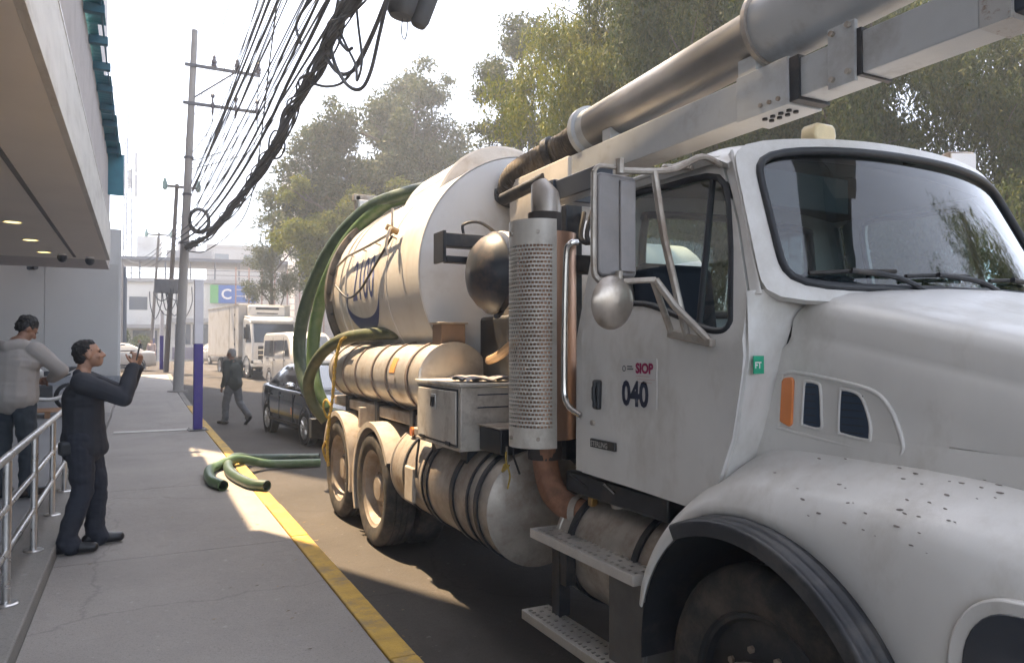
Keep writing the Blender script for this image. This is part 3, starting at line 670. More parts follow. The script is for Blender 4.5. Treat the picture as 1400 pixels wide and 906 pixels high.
# rear frame with light, seen over the tank
rf = MB().box(2.40, 2.46, 9.0, 9.1, 2.9, 3.55).build('rear_post', M_alud, TRK, bevel=.006)
MB().obox((2.75, 9.05, 3.53), (.75, .1, .08)).build('rear_bar', M_alud, rf, bevel=.006)
MB().obox((2.52, 9.02, 3.42), (.2, .12, .16), (0, 0, 0)).build('work_light', M_white, rf, bevel=.02)

# ---- suction boom
bp_ = MB().cyl((TX, 5.25, 2.2), (TX, 5.25, 2.95), .20, .18, 28).build('boom_pedestal', M_black, TRK)
MB().box(2.82, 3.38, 4.75, 5.55, 2.72, 2.98).build('boom_turret', M_greyp, TRK, bevel=.02)
MB().box(2.78, 2.815, 4.55, 5.5, 2.55, 3.05).build('turret_plate', M_tank, TRK, bevel=.006)
MB().cyl((2.62, 5.3, 2.85), (2.78, 4.9, 2.95), .05).build('hydraulic_ram', M_black, TRK)
MB().cyl((2.78, 4.95, 2.62), (2.62, 5.25, 2.45), .045).build('hydraulic_ram', M_alud, TRK)
hose_pts = [(TX - .22, 5.66, 2.95), (TX - .24, 5.50, 3.09), (TX - .14, 5.25, 3.18), (TX - .02, 4.98, 3.27), (TX, 4.74, 3.33)]; 
fp = catmull(hose_pts, 26); rad = [.135 + .005 * math.sin(i * 2.3) for i in range(len(fp))]
MB().tube(fp, .135, 28, radii=rad).build('flex_hose', mat('dusty_flex_hose', (.07, .06, .05), .7, var=.2, dirt=(.22, .17, .12), dscale=3, dlo=.42, dhi=.75), TRK, smooth=70)
for k in (4, 62): MB().rev([(.14, -.03), (.16, -.03), (.16, .03), (.14, .03)], fp[k], fp[min(k + 1, len(fp) - 1)] - fp[k], 28).build('hose_clamp', M_black, TRK)
M_tube = mat('boom_tube_galv', (0.50, 0.48, 0.45), 0.4, metal=0.6, var=.12, vscale=3, dirt=(0.045, 0.045, 0.045), dscale=.8, dlo=.40, dhi=.60, stretch=(1, .8, 1), ddet=1.2)
def bt(y): return V(TX, y, 3.32 + (4.77 - y) * 0.045)
bt_ = MB().rev([(.16, 0), (.16, 1.83)], bt(4.75), bt(2.9) - bt(4.75), 40).build('suction_tube', M_tube, TRK)
MB().rev([(.16, -.02), (.195, -.02), (.195, .03), (.165, .04), (.16, .12)], bt(4.75), bt(2.9) - bt(4.75), 40).build('tube_flange', M_greyp, bt_)
tb2 = MB().rev([(.165, 0), (.195, .01), (.205, .05), (.205, 2.6)], bt(2.96), bt(1.0) - bt(2.96), 40).build('suction_tube', M_greyp, TRK)
MB().rev([(.205, 0), (.225, 0), (.225, .03), (.205, .03)], bt(2.93), bt(1.0) - bt(2.96), 40).build('tube_clamp', M_alud, tb2)
BX0, BX1, BZ0, BZ1 = 2.95, 3.17, 2.905, 3.125
bm_ = MB().box(BX0, BX1, 2.62, 5.2, BZ0, BZ1).build('boom_beam', M_greyp, TRK, bevel=.006)
MB().box(BX0 - .014, BX1 + .014, 2.66, 3.02, BZ0 - .014, BZ1 + .014).build('beam_sleeve', M_greyp, bm_, bevel=.003)
boxpart('sleeve_gap', M_black, bm_, BX0 - .004, BX1 + .004, 2.60, 2.66, BZ0 - .004, BZ1 + .004, .002)
b2 = MB().box(BX0 + .012, BX1 - .012, 1.72, 2.605, BZ0 + .012, BZ1 - .012).build('inner_beam', M_greyp, bm_, bevel=.006)
cp_ = MB().box(BX0 - .012, BX0 + .012, 2.27, 2.42, BZ0 - .02, BZ1 + .05).build('clamp_plate', M_greyp, bm_, bevel=.004)
boxpart('clamp_gap', M_black, bm_, BX0 + .002, BX1 - .002, 2.245, 2.27, BZ0 + .002, BZ1 + .004, .001)
for yy, zz in ((2.30, BZ0 + .03), (2.39, BZ0 + .02), (2.30, BZ1 + .03), (2.39, BZ1 + .02)): MB().cyl((BX0 - .012, yy, zz), (BX0 - .03, yy, zz), .014, seg=8).build('bolt', M_alud, bm_)
for yy in (2.72, 2.78, 2.84): MB().cyl((BX0 - .014, yy, BZ0 + .03), (BX0 - .026, yy, BZ0 + .03), .012, seg=8).build('bolt', M_alud, bm_)
for i in range(4):
    for j in range(2): MB().cyl((BX0 + .06 + .05 * j, 2.72 + .055 * i, BZ0 - .014), (BX0 + .06 + .05 * j, 2.72 + .055 * i, BZ0 - .026), .014, seg=8).build('bolt', M_black, bm_)
MB().box(BX0 + .03, BX1 - .03, 0.6, 1.72, BZ0 + .03, BZ1 + .02).build('boom_extension', MATS['blue_black_steel'], bm_, bevel=.01)
MB().box(BX0 + .008, BX1 - .008, 1.60, 1.719, BZ0 + .008, BZ1 - .008).build('beam_end_block', mat('rusty_grey', (.46, .46, .45), .5, dirt=(.24, .15, .10), dscale=14, dlo=.56, dhi=.68), bm_)
MB().box(2.98, 3.12, 2.92, 3.05, 3.125, 3.25).build('tube_support', M_greyp, bm_)
MB().box(2.98, 3.12, 4.3, 4.4, 3.125, 3.22).build('tube_support', M_greyp, bm_)
# ---------------------------------------------------------------- cab
def cabx(z):
    if z < 1.70: return 2.04
    t = (z - 1.70) / 0.70
    return 2.04 + 0.165 * min(1.3, t) ** 1.15
def ring_panel(outer, inner, fn, n=6, closed=True):
    mb = MB(); N_ = len(outer)
    rings = [[fn(o[0] + (i_[0] - o[0]) * k / n, o[1] + (i_[1] - o[1]) * k / n) for o, i_ in zip(outer, inner)] for k in range(n + 1)]
    return mb.loft(rings, closed, False, False)
def close_loop(pts, n=4, smooth=True):
    out = []; m = len(pts)
    for i in range(m):
        a, b, c, d = [V(*p, 0) for p in (pts[i - 1], pts[i], pts[(i + 1) % m], pts[(i + 2) % m])]
        for k in range(n):
            t = k / n
            if smooth: q = 0.5 * ((2 * b) + (c - a) * t + (2 * a - 5 * b + 4 * c - d) * t * t + (3 * b - a - 3 * c + d) * t ** 3)
            else: q = b + (c - b) * t
            out.append((q.x, q.y))
    return out
OUT = [(2.075,1.85),(2.20,2.15),(2.37,2.445),(2.75,2.475),(3.10,2.475),(3.19,2.41),(3.20,2.10),(3.20,1.70),(3.20,1.01),(2.80,1.003),(2.40,.99),(2.21,1.10),(2.125,1.30),(2.065,1.62)]
INN = [(2.155,1.80),(2.235,2.13),(2.37,2.375),(2.75,2.41),(2.98,2.42),(3.05,2.36),(3.06,2.10),(3.05,1.92),(2.98,1.862),(2.72,1.85),(2.47,1.785),(2.29,1.725),(2.19,1.715),(2.152,1.74)]
o_l = close_loop(OUT, 4, False); i_l = close_loop(INN, 4, True)
def bead(y, z): return -.010 * math.exp(-((z - 1.66) / .05) ** 2) - 0.008 * math.exp(-((z - 1.2) / .22) ** 2)
def make_door(sgn):
    X = (lambda x: x) if sgn > 0 else mir
    d = ring_panel(o_l, i_l, lambda y, z: (X(cabx(z) + bead(y, z)), y, z), 10).build('door', M_paint, TRK, smooth=50, solid=.045, soff=-1 if sgn > 0 else 1)
    MB().tube([(X(cabx(z) + .006), y, z) for y, z in i_l + [i_l[0]]], .016, 8, caps=False).build('window_seal', M_gasket, d, smooth=60)
    # vent window post and panes
    MB().tube([(X(cabx(2.39) + .012), 2.42, 2.39), (X(cabx(1.73) + .012), 2.335, 1.73)], .014, 8).build('vent_post', M_gasket, d)
    vp = [(2.16,1.76),(2.24,2.12),(2.385,2.385),(2.425,2.39),(2.34,1.735),(2.2,1.72)]
    MB().add([(X(cabx(z) + .012), y, z) for y, z in vp], [tuple(range(6))]).build('vent_pane', M_glass, d)
    dp = [(2.425,2.39),(2.75,2.41),(2.98,2.42),(3.05,2.36),(3.06,2.1),(3.05,2.02),(2.38,2.02)]
    MB().add([(X(cabx(z) + .014), y, z) for y, z in dp], [tuple(range(7))]).build('door_pane', M_glass, d)
    return d
door = make_door(1); doorR = make_door(-1)
hd = boxpart('handle', M_black, door, 2.012, 2.05, 3.02, 3.075, 1.345, 1.49, .012)
MB().tube([(2.012, 3.035, 1.36), (1.998, 3.035, 1.40), (1.998, 3.035, 1.45), (2.012, 3.035, 1.48)], .010, 8).build('handle_grip', M_black, hd)
MB().cyl((2.035, 3.085, 1.275), (2.018, 3.085, 1.275), .013, seg=14).build('lock', M_alud, door)
def side_map(y0, z0, xo=2.0235): return lambda x, y: (xo, y0 - x, z0 + y)
def dx(z): return cabx(z) + bead(0, z) - .004
boxpart('decal', M_decal, door, dx(1.48) - .001, dx(1.48) + .004, 2.585, 2.855, 1.375, 1.60, 0)
DX = dx(1.48) - .003
text_part('lettering', '040', .155, side_map(2.842, 1.385, DX), M_ink, door, bold=.006, xs=.86)
text_part('lettering', 'SIOP', .062, side_map(2.735, 1.535, DX), M_maroon, door, bold=.003)
MB().rev([(.014, 0), (.010, .0)], (DX, 2.825, 1.552), (-1, 0, 0), 14).build('crest', M_ink, door)
for k, (ya, yb) in enumerate([(2.80, 2.755), (2.80, 2.762)]): MB().box(DX, DX + .001, yb, ya, 1.548 + .012 * k, 1.553 + .012 * k).build('small_print', M_ink, door, bevel=0)
for k, ln in enumerate((.10, .13, .10)): MB().box(DX, DX + .001, 2.735 - ln - .01 * k, 2.735 - .01 * k, 1.518 - .014 * k, 1.522 - .014 * k).build('small_print', mat('faint_print', (.55, .42, .40), .6) if k == 0 else MATS['faint_print'], door, bevel=0)
bdg = MB().box(dx(1.175) - .012, dx(1.175) + .004, 2.885, 3.095, 1.155, 1.197).build('badge', M_black, door, bevel=.003)
text_part('lettering', 'STERLING', .036, side_map(3.086, 1.163, dx(1.175) - .0135), M_steel, bdg, bold=.001, xs=.92)

# cab shell: sill, rear wall with window, floor, roof, windscreen frame
def wall_x(x, z): return (x, 3.235, z)
ow = close_loop([(2.08,1.0),(2.07,1.7),(2.21,2.42),(2.30,2.52),(TX,2.57),(mir(2.30),2.52),(mir(2.21),2.42),(mir(2.07),1.7),(mir(2.08),1.0),(TX,1.0)], 5, False)
iw = close_loop([(2.48,1.86),(2.44,2.05),(2.46,2.32),(2.52,2.38),(TX,2.40),(mir(2.52),2.38),(mir(2.46),2.32),(mir(2.44),2.05),(mir(2.48),1.86),(TX,1.84)], 5, True)
bw_ = ring_panel(ow, iw, lambda x, z: (x, 3.235, z), 4).build('cab_rear_wall', M_paint, TRK, solid=.05)
MB().tube([(x, 3.225, z) for x, z in iw + [iw[0]]], .022, 8, caps=False).build('rear_window_seal', M_gasket, bw_, smooth=60)
MB().add([(x, 3.24, z) for x, z in iw], [tuple(range(len(iw)))]).build('rear_pane', M_glass, bw_)
MB().box(2.10, mir(2.10), 2.0, 3.2, 0.98, 1.03).build('cab_floor', M_black, TRK)
for X in (lambda x: x, mir):
    MB().add([(X(2.05), 3.205, 1.01), (X(2.055), 3.205, 1.7), (X(2.21), 3.205, 2.42), (X(2.21), 3.28, 2.42), (X(2.055), 3.28, 1.7), (X(2.05), 3.28, 1.01)], [(0, 1, 4, 5), (1, 2, 3, 4)]).build('rear_corner', M_paint, TRK, solid=.02)
def roofz(s): return 2.505 + .075 * (1 - abs(s) ** 2.6) - .01 * abs(s) ** 12
def roof_fn(a, b):
    s = -1 + 2 * a; y = 2.29 + .99 * b - (.14 * (1 - s * s)) * (1 - b)
    x = TX + .925 * s
    drop = .05 * max(0, 1 - b / .16) ** 2 + .06 * max(0, (b - .86) / .14) ** 2
    ed = max(0, (abs(s) - .9) / .1)
    return (x, y, roofz(s) - drop - .03 * ed * ed)
rf_ = MB().grid(roof_fn, 40, 18).build('roof', M_paint, TRK, smooth=60, solid=.03)
for X in (lambda x: x, mir): MB().tube([(X(2.20), 2.36, 2.455), (X(2.178), 2.5, 2.478), (X(2.175), 3.2, 2.48)], .014, 8).build('drip_rail', M_paint, rf_)
def ws(s, t):
    """windscreen surface: s across -1..1, t up 0..1"""
    hw = .965 - .095 * t
    y = 1.80 + .30 * t + (.20 - .045 * t) * abs(s) ** 2.4
    z = 1.86 + .60 * t + .035 * t * (1 - s * s)
    return V(TX + hw * s, y, z)
NT = 96
def sup(k, e=6.5, cs=0.0, ct=.5, rs_=1.0, rt_=.5):
    th = 2 * math.pi * k / NT; c, s_ = math.cos(th), math.sin(th)
    q = (abs(c) ** e + abs(s_) ** e) ** (-1 / e)
    return (cs + rs_ * c * q, ct + rt_ * s_ * q)
go = [sup(k, 9, rs_=.965, rt_=.485, ct=.50) for k in range(NT)]
bo = [sup(k, 12, rs_=1.05, rt_=.575, ct=.50) for k in range(NT)]
wf = ring_panel(bo, go, ws, 3).build('windscreen_frame', M_paint, TRK, smooth=60, solid=.03, soff=0)
fr_ = [ws(*p) for p in go]
MB().tube([p + V(0, -.012, .006) for p in fr_ + [fr_[0]]], .017, 10, caps=False).build('windscreen_seal', M_gasket, wf, smooth=70)
mb = MB()
mb.loft([[ws(c_[0] * k + 0, .5 + (c_[1] - .5) * k) for c_ in go] for k in (1.0, .8, .6, .4, .2, .02)], True, False, True)
mb.build('windscreen', M_wsglass, wf, smooth=180)
# wipers
for s0, s1, t1 in ((-.35, -.72, .11), (.15, -.30, .10), (.72, .22, .10)):
    a, b = ws(s0, -.02) + V(0, -.03, .0), ws(s1, t1) + V(0, -.035, .015)
    wp = MB().tube([a, (a + b) / 2 + V(0, -.02, .02), b], .011, 8, n=5).build('wiper', M_black, wf)
    c, d = ws(s1 - .16, t1 + .0) + V(0, -.022, .005), ws(s1 + .22, t1 + .02) + V(0, -.022, .005)
    MB().tube([c, (c + d) / 2 + V(0, -.004, .004), d], .008, 6).build('wiper_blade', M_rub, wp)
# cowl sides between door and hood, pillars between door and windscreen frame
def lerp_tab(tab, z):
    for (z0, v0), (z1, v1) in zip(tab, tab[1:]):
        if z <= z1: return v0 + (v1 - v0) * max(0, (z - z0)) / (z1 - z0)
    return tab[-1][1]
DOORF = [(1.10, 2.205), (1.30, 2.12), (1.62, 2.058), (1.85, 2.068), (2.15, 2.193), (2.445, 2.36)]
XR = [(1.10, 2.236), (1.62, 2.240), (1.70, 2.246), (1.765, 2.268), (1.81, 2.315), (1.84, 2.38), (1.865, 2.45)]
for X in (lambda x: x, mir):
    def cw(a, b):
        z = 1.10 + .765 * b; yd = lerp_tab(DOORF, z) - .006; xr = lerp_tab(XR, z); yh = 2.035 - .10 * max(0, (z - 1.74) / .125) ** 2 + .27 * max(0, min(1.72 - z, .55))
        e = a ** 1.5
        return (X(2.047 + .004 + (xr - 2.05) * e), yd + (yh - yd) * a ** .8, z + .004 * math.sin(a * 3.1))
    MB().grid(cw, 10, 24).build('cowl_side', M_paint, TRK, smooth=60, solid=.012, soff=-1)
    def apil(a, b):
        t = -.015 + 1.045 * b; q = ws(-1.05, t); z = min(q.z, 2.46); d = V(cabx(z) + .006, lerp_tab(DOORF, z) - .006, z)
        p = d.lerp(q, a); return (X(p.x), p.y - .012 * math.sin(a * math.pi), p.z)
    MB().grid(apil, 5, 18).build('windscreen_pillar', M_paint, TRK, smooth=60, solid=.012, soff=0)
boxpart('cowl_top', M_black, TRK, 2.32, mir(2.32), 1.70, 2.1, 1.70, 1.76, .02)
st_ = MB().box(2.046, 2.0465, 2.005, 2.075, 1.552, 1.617) if False else None
MB().obox((2.092, 2.046, 1.585), (.058, .004, .068), (0, 0, R(6))).build('green_sticker', M_green_st, TRK)
text_part('sticker_print', 'FT', .034, lambda x, y: (2.068 + x, 2.0425 + .1 * (x - .024), 1.572 + y), M_white, TRK, bold=.001)

# hood
def hz(y):
    return 1.865 - .21 * max(0, (2.0 - y)) ** 1.1 if y > 1.0 else 1.655 - .40 * (1.0 - y)
def hood_half(y):
    zt = hz(y); k = max(0, 1.5 - y) * .06
    return [(TX, zt + .016), (2.80 + k, zt + .013), (2.55 + k, zt + .004), (2.39 + k, zt - .006), (2.315 + k, zt - .022), (2.274 + k, zt - .046), (2.254 + k, zt - .085), (2.248 + k, zt - .15), (2.244 + k, zt - .175), (2.227 + k, zt - .20), (2.225 + k, zt - .32), (2.222 + k, min(zt - .4, 1.42)), (2.215 + k, 1.34), (2.20 + k, 1.26), (2.2 + k, 1.1)]
ysn = [2.05, 2.0, 1.97, 1.85, 1.7, 1.55, 1.4, 1.25, 1.1, .95, .8, .6, .42, .32]
rings = []
for y in ysn:
    h = hood_half(min(y, 2.0)); dz = .022 if y > 2.01 else 0
    def yb(x, z): return y + max(0, (y - 1.4) / .6) * (-.26 * (1 - min(1, abs(x - TX) / .88) ** 2.4) + .27 * max(0, min(1.72 - z, .55)))
    rings.append([(x, yb(x, z), z - dz) for x, z in reversed(h)] + [(mir(x), yb(x, z), z - dz) for x, z in h[1:]])
hood = MB().loft(rings, False, False, False).build('hood', M_paint, TRK, smooth=60, solid=.02)
MB().add([(x, .33, z) for x, z in [(2.35, .75), (2.3, 1.1), (2.36, 1.28), (TX, 1.3), (mir(2.36), 1.28), (mir(2.3), 1.1), (mir(2.35), .75)]], [tuple(range(7))]).build('grille', M_black, hood, solid=.05)
for k in range(9): boxpart('grille_bar', M_chrome, hood, 2.42, mir(2.42), .30, .325, .80 + .05 * k, .82 + .05 * k, .004)
bump = MB().box(2.0, mir(2.0), .12, .32, .42, .74).build('front_bumper', M_chrome, TRK, bevel=.04, bseg=3)
# hood side vent panel
def vpan(pts, x0, x1, name, m, par, bev=.006): return MB().prism(pts, lambda a, b, d: (d, a, b), x0, x1).build(name, m, par, bevel=bev, bseg=3)
bez = [(2.055,1.34),(2.062,1.36),(2.048,1.53),(2.03,1.55),(1.99,1.557),(1.85,1.54),(1.70,1.515),(1.63,1.49),(1.58,1.43),(1.548,1.34),(1.552,1.305),(1.58,1.293),(1.82,1.312)]
vp_ = vpan(bez, 2.214, 2.235, 'vent_panel', M_paint, hood, .010)
bl_ = close_loop(bez, 3, True); MB().tube([(2.2155, a, b) for a, b in bl_ + [bl_[0]]], .008, 8, caps=False).build('panel_rim', M_paint, vp_, smooth=60)
vpan([(2.055,1.365),(2.043,1.52),(2.03,1.535),(1.995,1.538),(1.985,1.525),(1.995,1.36),(2.01,1.348)], 2.205, 2.222, 'marker_lamp', M_orange, vp_)
M_vent = mat('vent_dark_blue', (0.03, 0.05, 0.085), .55)
for ring_ in ([(1.95,1.375),(1.938,1.51),(1.925,1.525),(1.88,1.52),(1.866,1.50),(1.862,1.40),(1.868,1.355),(1.94,1.36)],
              [(1.79,1.36),(1.782,1.49),(1.77,1.503),(1.72,1.495),(1.69,1.47),(1.665,1.40),(1.664,1.35),(1.675,1.335),(1.775,1.345)]):
    rl_ = close_loop(ring_, 3, True); MB().tube([(2.2125, a, b) for a, b in rl_ + [rl_[0]]], .006, 8, caps=False).build('opening_rim', M_paint, vp_, smooth=60)
    vo_ = vpan(ring_, 2.2115, 2.222, 'vent_opening', M_vent, vp_, .002)
    ys_ = [p[0] for p in ring_]; zs_ = [p[1] for p in ring_]
    for k in range(6):
        z_ = min(zs_) + .02 + (max(zs_) - min(zs_) - .04) * k / 5
        MB().box(2.2105, 2.2115, min(ys_) + .025, max(ys_) - .015, z_ - .002, z_ + .002).build('vent_slat', M_black, vo_, bevel=0)

# front wings
YC, ZC = 1.94, .365
def wing_cols():
    cols = []
    for k in range(41):
        th = R(14 + (168 - 14) * k / 40); c, s_ = math.cos(th), math.sin(th)
        lip = (YC + .665 * c, ZC + .665 * s_)
        e = .005 + .055 * min(1, max(0, (math.degrees(th) - 14) / 55))
        rs2 = .675 + e
        ys, zs = YC + rs2 * c, ZC + rs2 * s_
        if th > R(72):
            f = min(1, (th - R(72)) / R(28)); f = f * f * (3 - 2 * f)
            zt = 1.105 - .05 * max(0, (1.5 - lip[0]))
            zs = zs + (zt - zs) * f if th > R(90) or zt > zs else max(zs, zt * f + zs * (1 - f))
            ys = ys + (lip[0] - ys) * f * .8
        cols.append((lip, (ys, zs), math.degrees(th)))
    yl = cols[-1][0][0]
    for k in range(1, 9):
        y = yl - .1 * k
        cols.append(((y, .42 if k > 1 else .48), (y, 1.105 - .05 * (1.5 - y) - .004 * k * k), 180))
    return cols
WC = wing_cols()
for sgn in (1, -1):
    X = (lambda x: x) if sgn > 0 else mir
    rings = []
    for lip, sh, th in WC:
        (yl, zl), (ys, zs) = lip, sh
        if th < 72:
            f = max(0, (th - 14) / 58); inn = 2.02 + .21 * f
            up = (math.cos(R(th)), math.sin(R(th))); 
            row = [(1.955, yl, zl), (1.945, yl + .012 * up[0], zl + .012 * up[1]), (1.945, (yl + ys) / 2, (zl + zs) / 2), (1.952, ys, zs), (1.952 + (inn - 1.952) * .3, ys + .045 * f * up[0], zs + .055 * f * up[1]), (1.952 + (inn - 1.952) * .65, ys + .07 * f * up[0], zs + .10 * f * up[1]), (inn, ys + .07 * f * up[0], zs + .15 * f * up[1])]
        else:
            k_ = max(0, 1.25 - yl) * .16
            row = [(1.955, yl, zl), (1.942, yl, zl + .012), (1.938 + k_ * .6, (yl + ys) / 2, (zl + zs) / 2), (1.952 + k_, ys, zs - .02), (1.985 + k_, ys, zs + .045), (2.08 + k_, ys, zs + .10), (2.235 + k_ * .6, ys, zs + .165)]
        rings.append([(X(a), b, c) for a, b, c in row])
    wing = MB().loft(rings, False, False, False).build('front_wing', M_paint, TRK, smooth=75, solid=.012, soff=-1 if sgn < 0 else 1, sub=1)
    def well(a, b):
        th = R(-5 + 190 * a); return (X(1.955 + .65 * b), YC + .66 * math.cos(th), ZC + .66 * math.sin(th))
    MB().grid(well, 24, 3).build('wheel_well', M_black, wing, smooth=60)
    def flare(a, b):
        th = R(64 + 108 * a); n_ = 24; j = b * n_
        if j < 20:
            f = j / 20; x = 1.965 - .155 * f; r = .678 + .010 * max(0, math.sin(f * math.pi * 2 * 3.5)) - .012 * f
        else:
            f = (j - 20) / 4; x = 1.81 + .004 * f; r = .666 - .05 * f
        return (X(x), YC + r * math.cos(th), ZC + r * math.sin(th))
    MB().grid(flare, 56, 24).build('rubber_flare', mat('flare_rubber', (.035, .037, .042), .42, var=.15, dirt=(.13, .12, .11), dscale=6, dlo=.5, dhi=.8) if sgn > 0 else MATS['flare_rubber'], wing, smooth=75, solid=.008)
    hl = [(1.21, .73), (1.225, .83), (1.20, .93), (1.14, 1.0), (1.05, 1.02), (.9, 1.0), (.82, .9), (.82, .78), (.9, .71), (1.1, .69)]
    def hx(y): return 1.935 + max(0, 1.25 - y) * .12
    hb = MB().prism(close_loop(hl, 3), lambda a, b, d: (X(hx(a) + d), a, b), -.016, .02).build('headlight', M_paint, wing, bevel=.006)
    hl2 = [(1.03 + (a - 1.03) * .80, .855 + (b - .855) * .80) for a, b in hl]
    MB().prism(close_loop(hl2, 3), lambda a, b, d: (X(hx(a) + d), a, b), -.020, .0).build('headlight_lens', mat('dark_lens', (.03, .035, .045), .12, coat=.8) if sgn > 0 else MATS['dark_lens'], hb, bevel=.004)
    if sgn > 0:
        wingL = wing
        # paint chips and dry leaf bits on the wing top
        rr = random.Random(11); mb = MB()
        ev = wing.evaluated_get(bpy.context.evaluated_depsgraph_get()); em = ev.to_mesh()
        cand = [(Vector(p.center), Vector(p.normal), p.area) for p in em.polygons if p.normal.z > .25 and p.center.y + ORGc.v.y < 1.95 and p.center.y + ORGc.v.y > .95 and p.center.x + ORGc.v.x > 1.94]
        for k in range(62):
            c_, n_, ar = rr.choice(cand)
            t1 = V(rr.uniform(-.3, .3), 1, 0); t1 = (t1 - n_ * t1.dot(n_)).normalized(); t2 = n_.cross(t1); q_ = math.sqrt(ar) * .5
            p = c_ + ORGc.v + n_ * .0022 + t1 * rr.uniform(-q_, q_) + t2 * rr.uniform(-q_, q_); sz = rr.uniform(.003, .011) * (1.7 if rr.random() < .12 else 1)
            mb.add([p + t1 * sz * math.cos(a) * rr.uniform(.8, 1.2) + t2 * sz * .34 * math.sin(a) * rr.uniform(.7, 1.3) for a in [2 * math.pi * q / 7 for q in range(7)]], [tuple(range(7))])
        ev.to_mesh_clear()
        tag(mb.build('paint_chips', mat('chip_brown', (.20, .17, .155), .8, var=.3), wing, solid=.001), kind='stuff')

# mirrors on the door, left
M_mirb = mat('mirror_back', (.21, .195, .19), .45, metal=.3, var=.15, dirt=(.28, .25, .23), dscale=5, dlo=.5, dhi=.8)
mi = MB().prism([(-.105, -.195), (-.09, -.212), (.09, -.212), (.105, -.195), (.105, .195), (.09, .212), (-.09, .212), (-.105, .195)], lambda a, b, d: (1.748 + a, 2.47 + d + a * .12, 2.15 + b), 0, .04).build('mirror_housing', M_mirb, TRK, bevel=.012, bseg=3)
MB().box(1.755, 1.835, 2.462, 2.474, 1.96, 2.34).build('housing_rib', M_mirb, mi, bevel=.008)
MB().add([(1.745 + a, 2.513 + a * .12, 2.15 + b) for a, b in [(-.085, -.195), (.085, -.195), (.085, .195), (-.085, .195)]], [(0, 1, 2, 3)]).build('mirror_glass', M_chrome, mi)
MB().rev([(0, -.028), (.05, -.025), (.09, -.015), (.108, 0), (.112, .008), (.105, .016), (0, .018)], (1.712, 2.45, 1.832), (-.12, 1, .12), 36).build('round_mirror', M_mirdisc, mi)
arm = MB().tube([(1.745, 2.46, 2.375), (1.90, 2.42, 2.38), (2.0, 2.40, 2.40), (2.10, 2.36, 2.45), (2.185, 2.34, 2.42)], .014, 8, n=5).build('mirror_arm', M_alud, TRK)
MB().tube([(1.63, 2.47, 2.36), (1.655, 2.465, 2.385), (1.74, 2.46, 2.385)], .010, 8, n=4).build('mirror_frame', M_alud, arm)
MB().tube([(1.635, 2.475, 2.36), (1.632, 2.475, 2.0), (1.645, 2.47, 1.93), (1.69, 2.46, 1.915), (1.82, 2.44, 1.925), (1.90, 2.42, 1.93)], .013, 8, n=5).build('mirror_frame', M_alud, arm)
MB().tube([(1.895, 2.42, 2.38), (1.93, 2.40, 2.1), (2.012, 2.36, 1.70)], .016, 8).build('mirror_brace', M_alud, arm)
MB().tube([(1.90, 2.42, 1.93), (1.96, 2.37, 1.82), (2.015, 2.235, 1.68)], .016, 8).build('mirror_brace', M_alud, arm)
MB().tube([(1.895, 2.43, 1.93), (2.005, 2.45, 1.715)], .014, 8).build('mirror_brace', M_alud, arm)
MB().obox((2.015, 2.34, 1.69), (.03, .27, .034), (R(9.4), 0, 0)).build('mirror_foot', M_alud, arm, bevel=.005)
MB().tube([(1.95, 2.42, 2.40), (2.12, 2.62, 2.47), (2.17, 2.50, 2.44)], .011, 8, n=4).build('mirror_brace', M_alud, arm)
MB().cyl((1.745, 2.45, 2.36), (1.745, 2.45, 2.42), .018, seg=10).build('mirror_pivot', M_alud, arm)
MB().cyl((1.74, 2.45, 1.96), (1.73, 2.45, 1.86), .016, seg=10).build('mirror_pivot', M_alud, arm)
# grab bar
MB().tube([(2.04, 3.24, 2.20), (2.0, 3.25, 2.19), (1.985, 3.27, 2.1), (1.985, 3.29, 1.5), (1.99, 3.27, 1.36), (2.03, 3.20, 1.30)], .016, 10, n=6).build('grab_bar', M_chrome, TRK)

# steps, step tank, skirt plate
def step(name, x0, x1, y0, y1, z, th=.045):
    so = MB(); ny, nx = 41, 7
    def hole(i, j):
        return i % 2 == 1 and j % 2 == 1 and (i != 3 or (j // 2) % 2 == 0)
    so.grid(lambda a, b: (x0 + (x1 - x0) * a, y0 + (y1 - y0) * b, z), nx, ny, hole)
    p = so.build(name, M_steel, TRK, smooth=0, solid=.006)
    boxpart('step_lip', M_steel, p, x0 - .004, x0 + .001, y0, y1, z - th, z + .002, .001)
    boxpart('step_lip', M_steel, p, x0, x1, y0 - .004, y0 + .001, z - th, z + .002, .001)
    boxpart('step_lip', M_steel, p, x0, x1, y1 - .001, y1 + .004, z - th, z + .002, .001)
    return p
s1 = step('step', 1.93, 2.10, 2.62, 3.56, .655); s2 = step('step', 1.90, 2.07, 2.80, 3.60, .205)
boxpart('step_stay', M_black, s1, 2.0, 2.06, 3.3, 3.36, .40, .61); 
boxpart('skirt_plate', mat('grey_plate', (.12, .115, .11), .5, metal=.3, var=.2, dirt=(.2, .16, .13), dscale=4), TRK, 1.965, 1.985, 2.60, 2.86, .12, .61, .004)
boxpart('skirt_plate', MATS['grey_plate'], TRK, 1.985, 2.5, 2.60, 2.62, .12, .61, .004)
boxpart('step_hanger', M_black, TRK, 2.03, 2.10, 3.42, 3.5, .2, .64)
sct = side_tank('step_tank', 2.36, .56, .30, 2.66, 3.52, M_alud, [(2.8, .04), (3.36, .05)], M_black)
MB().cyl((2.22, 3.12, .84), (2.20, 3.12, .90), .05).build('filler_cap', M_alud, sct)
boxpart('padlock', mat('brass_lock', (.42, .24, .08), .4, metal=.6), sct, 2.16, 2.20, 3.30, 3.34, .80, .85, .005)
boxpart('battery_box', M_black, TRK, 2.12, 2.6, 2.62, 3.5, .86, .97, .01)
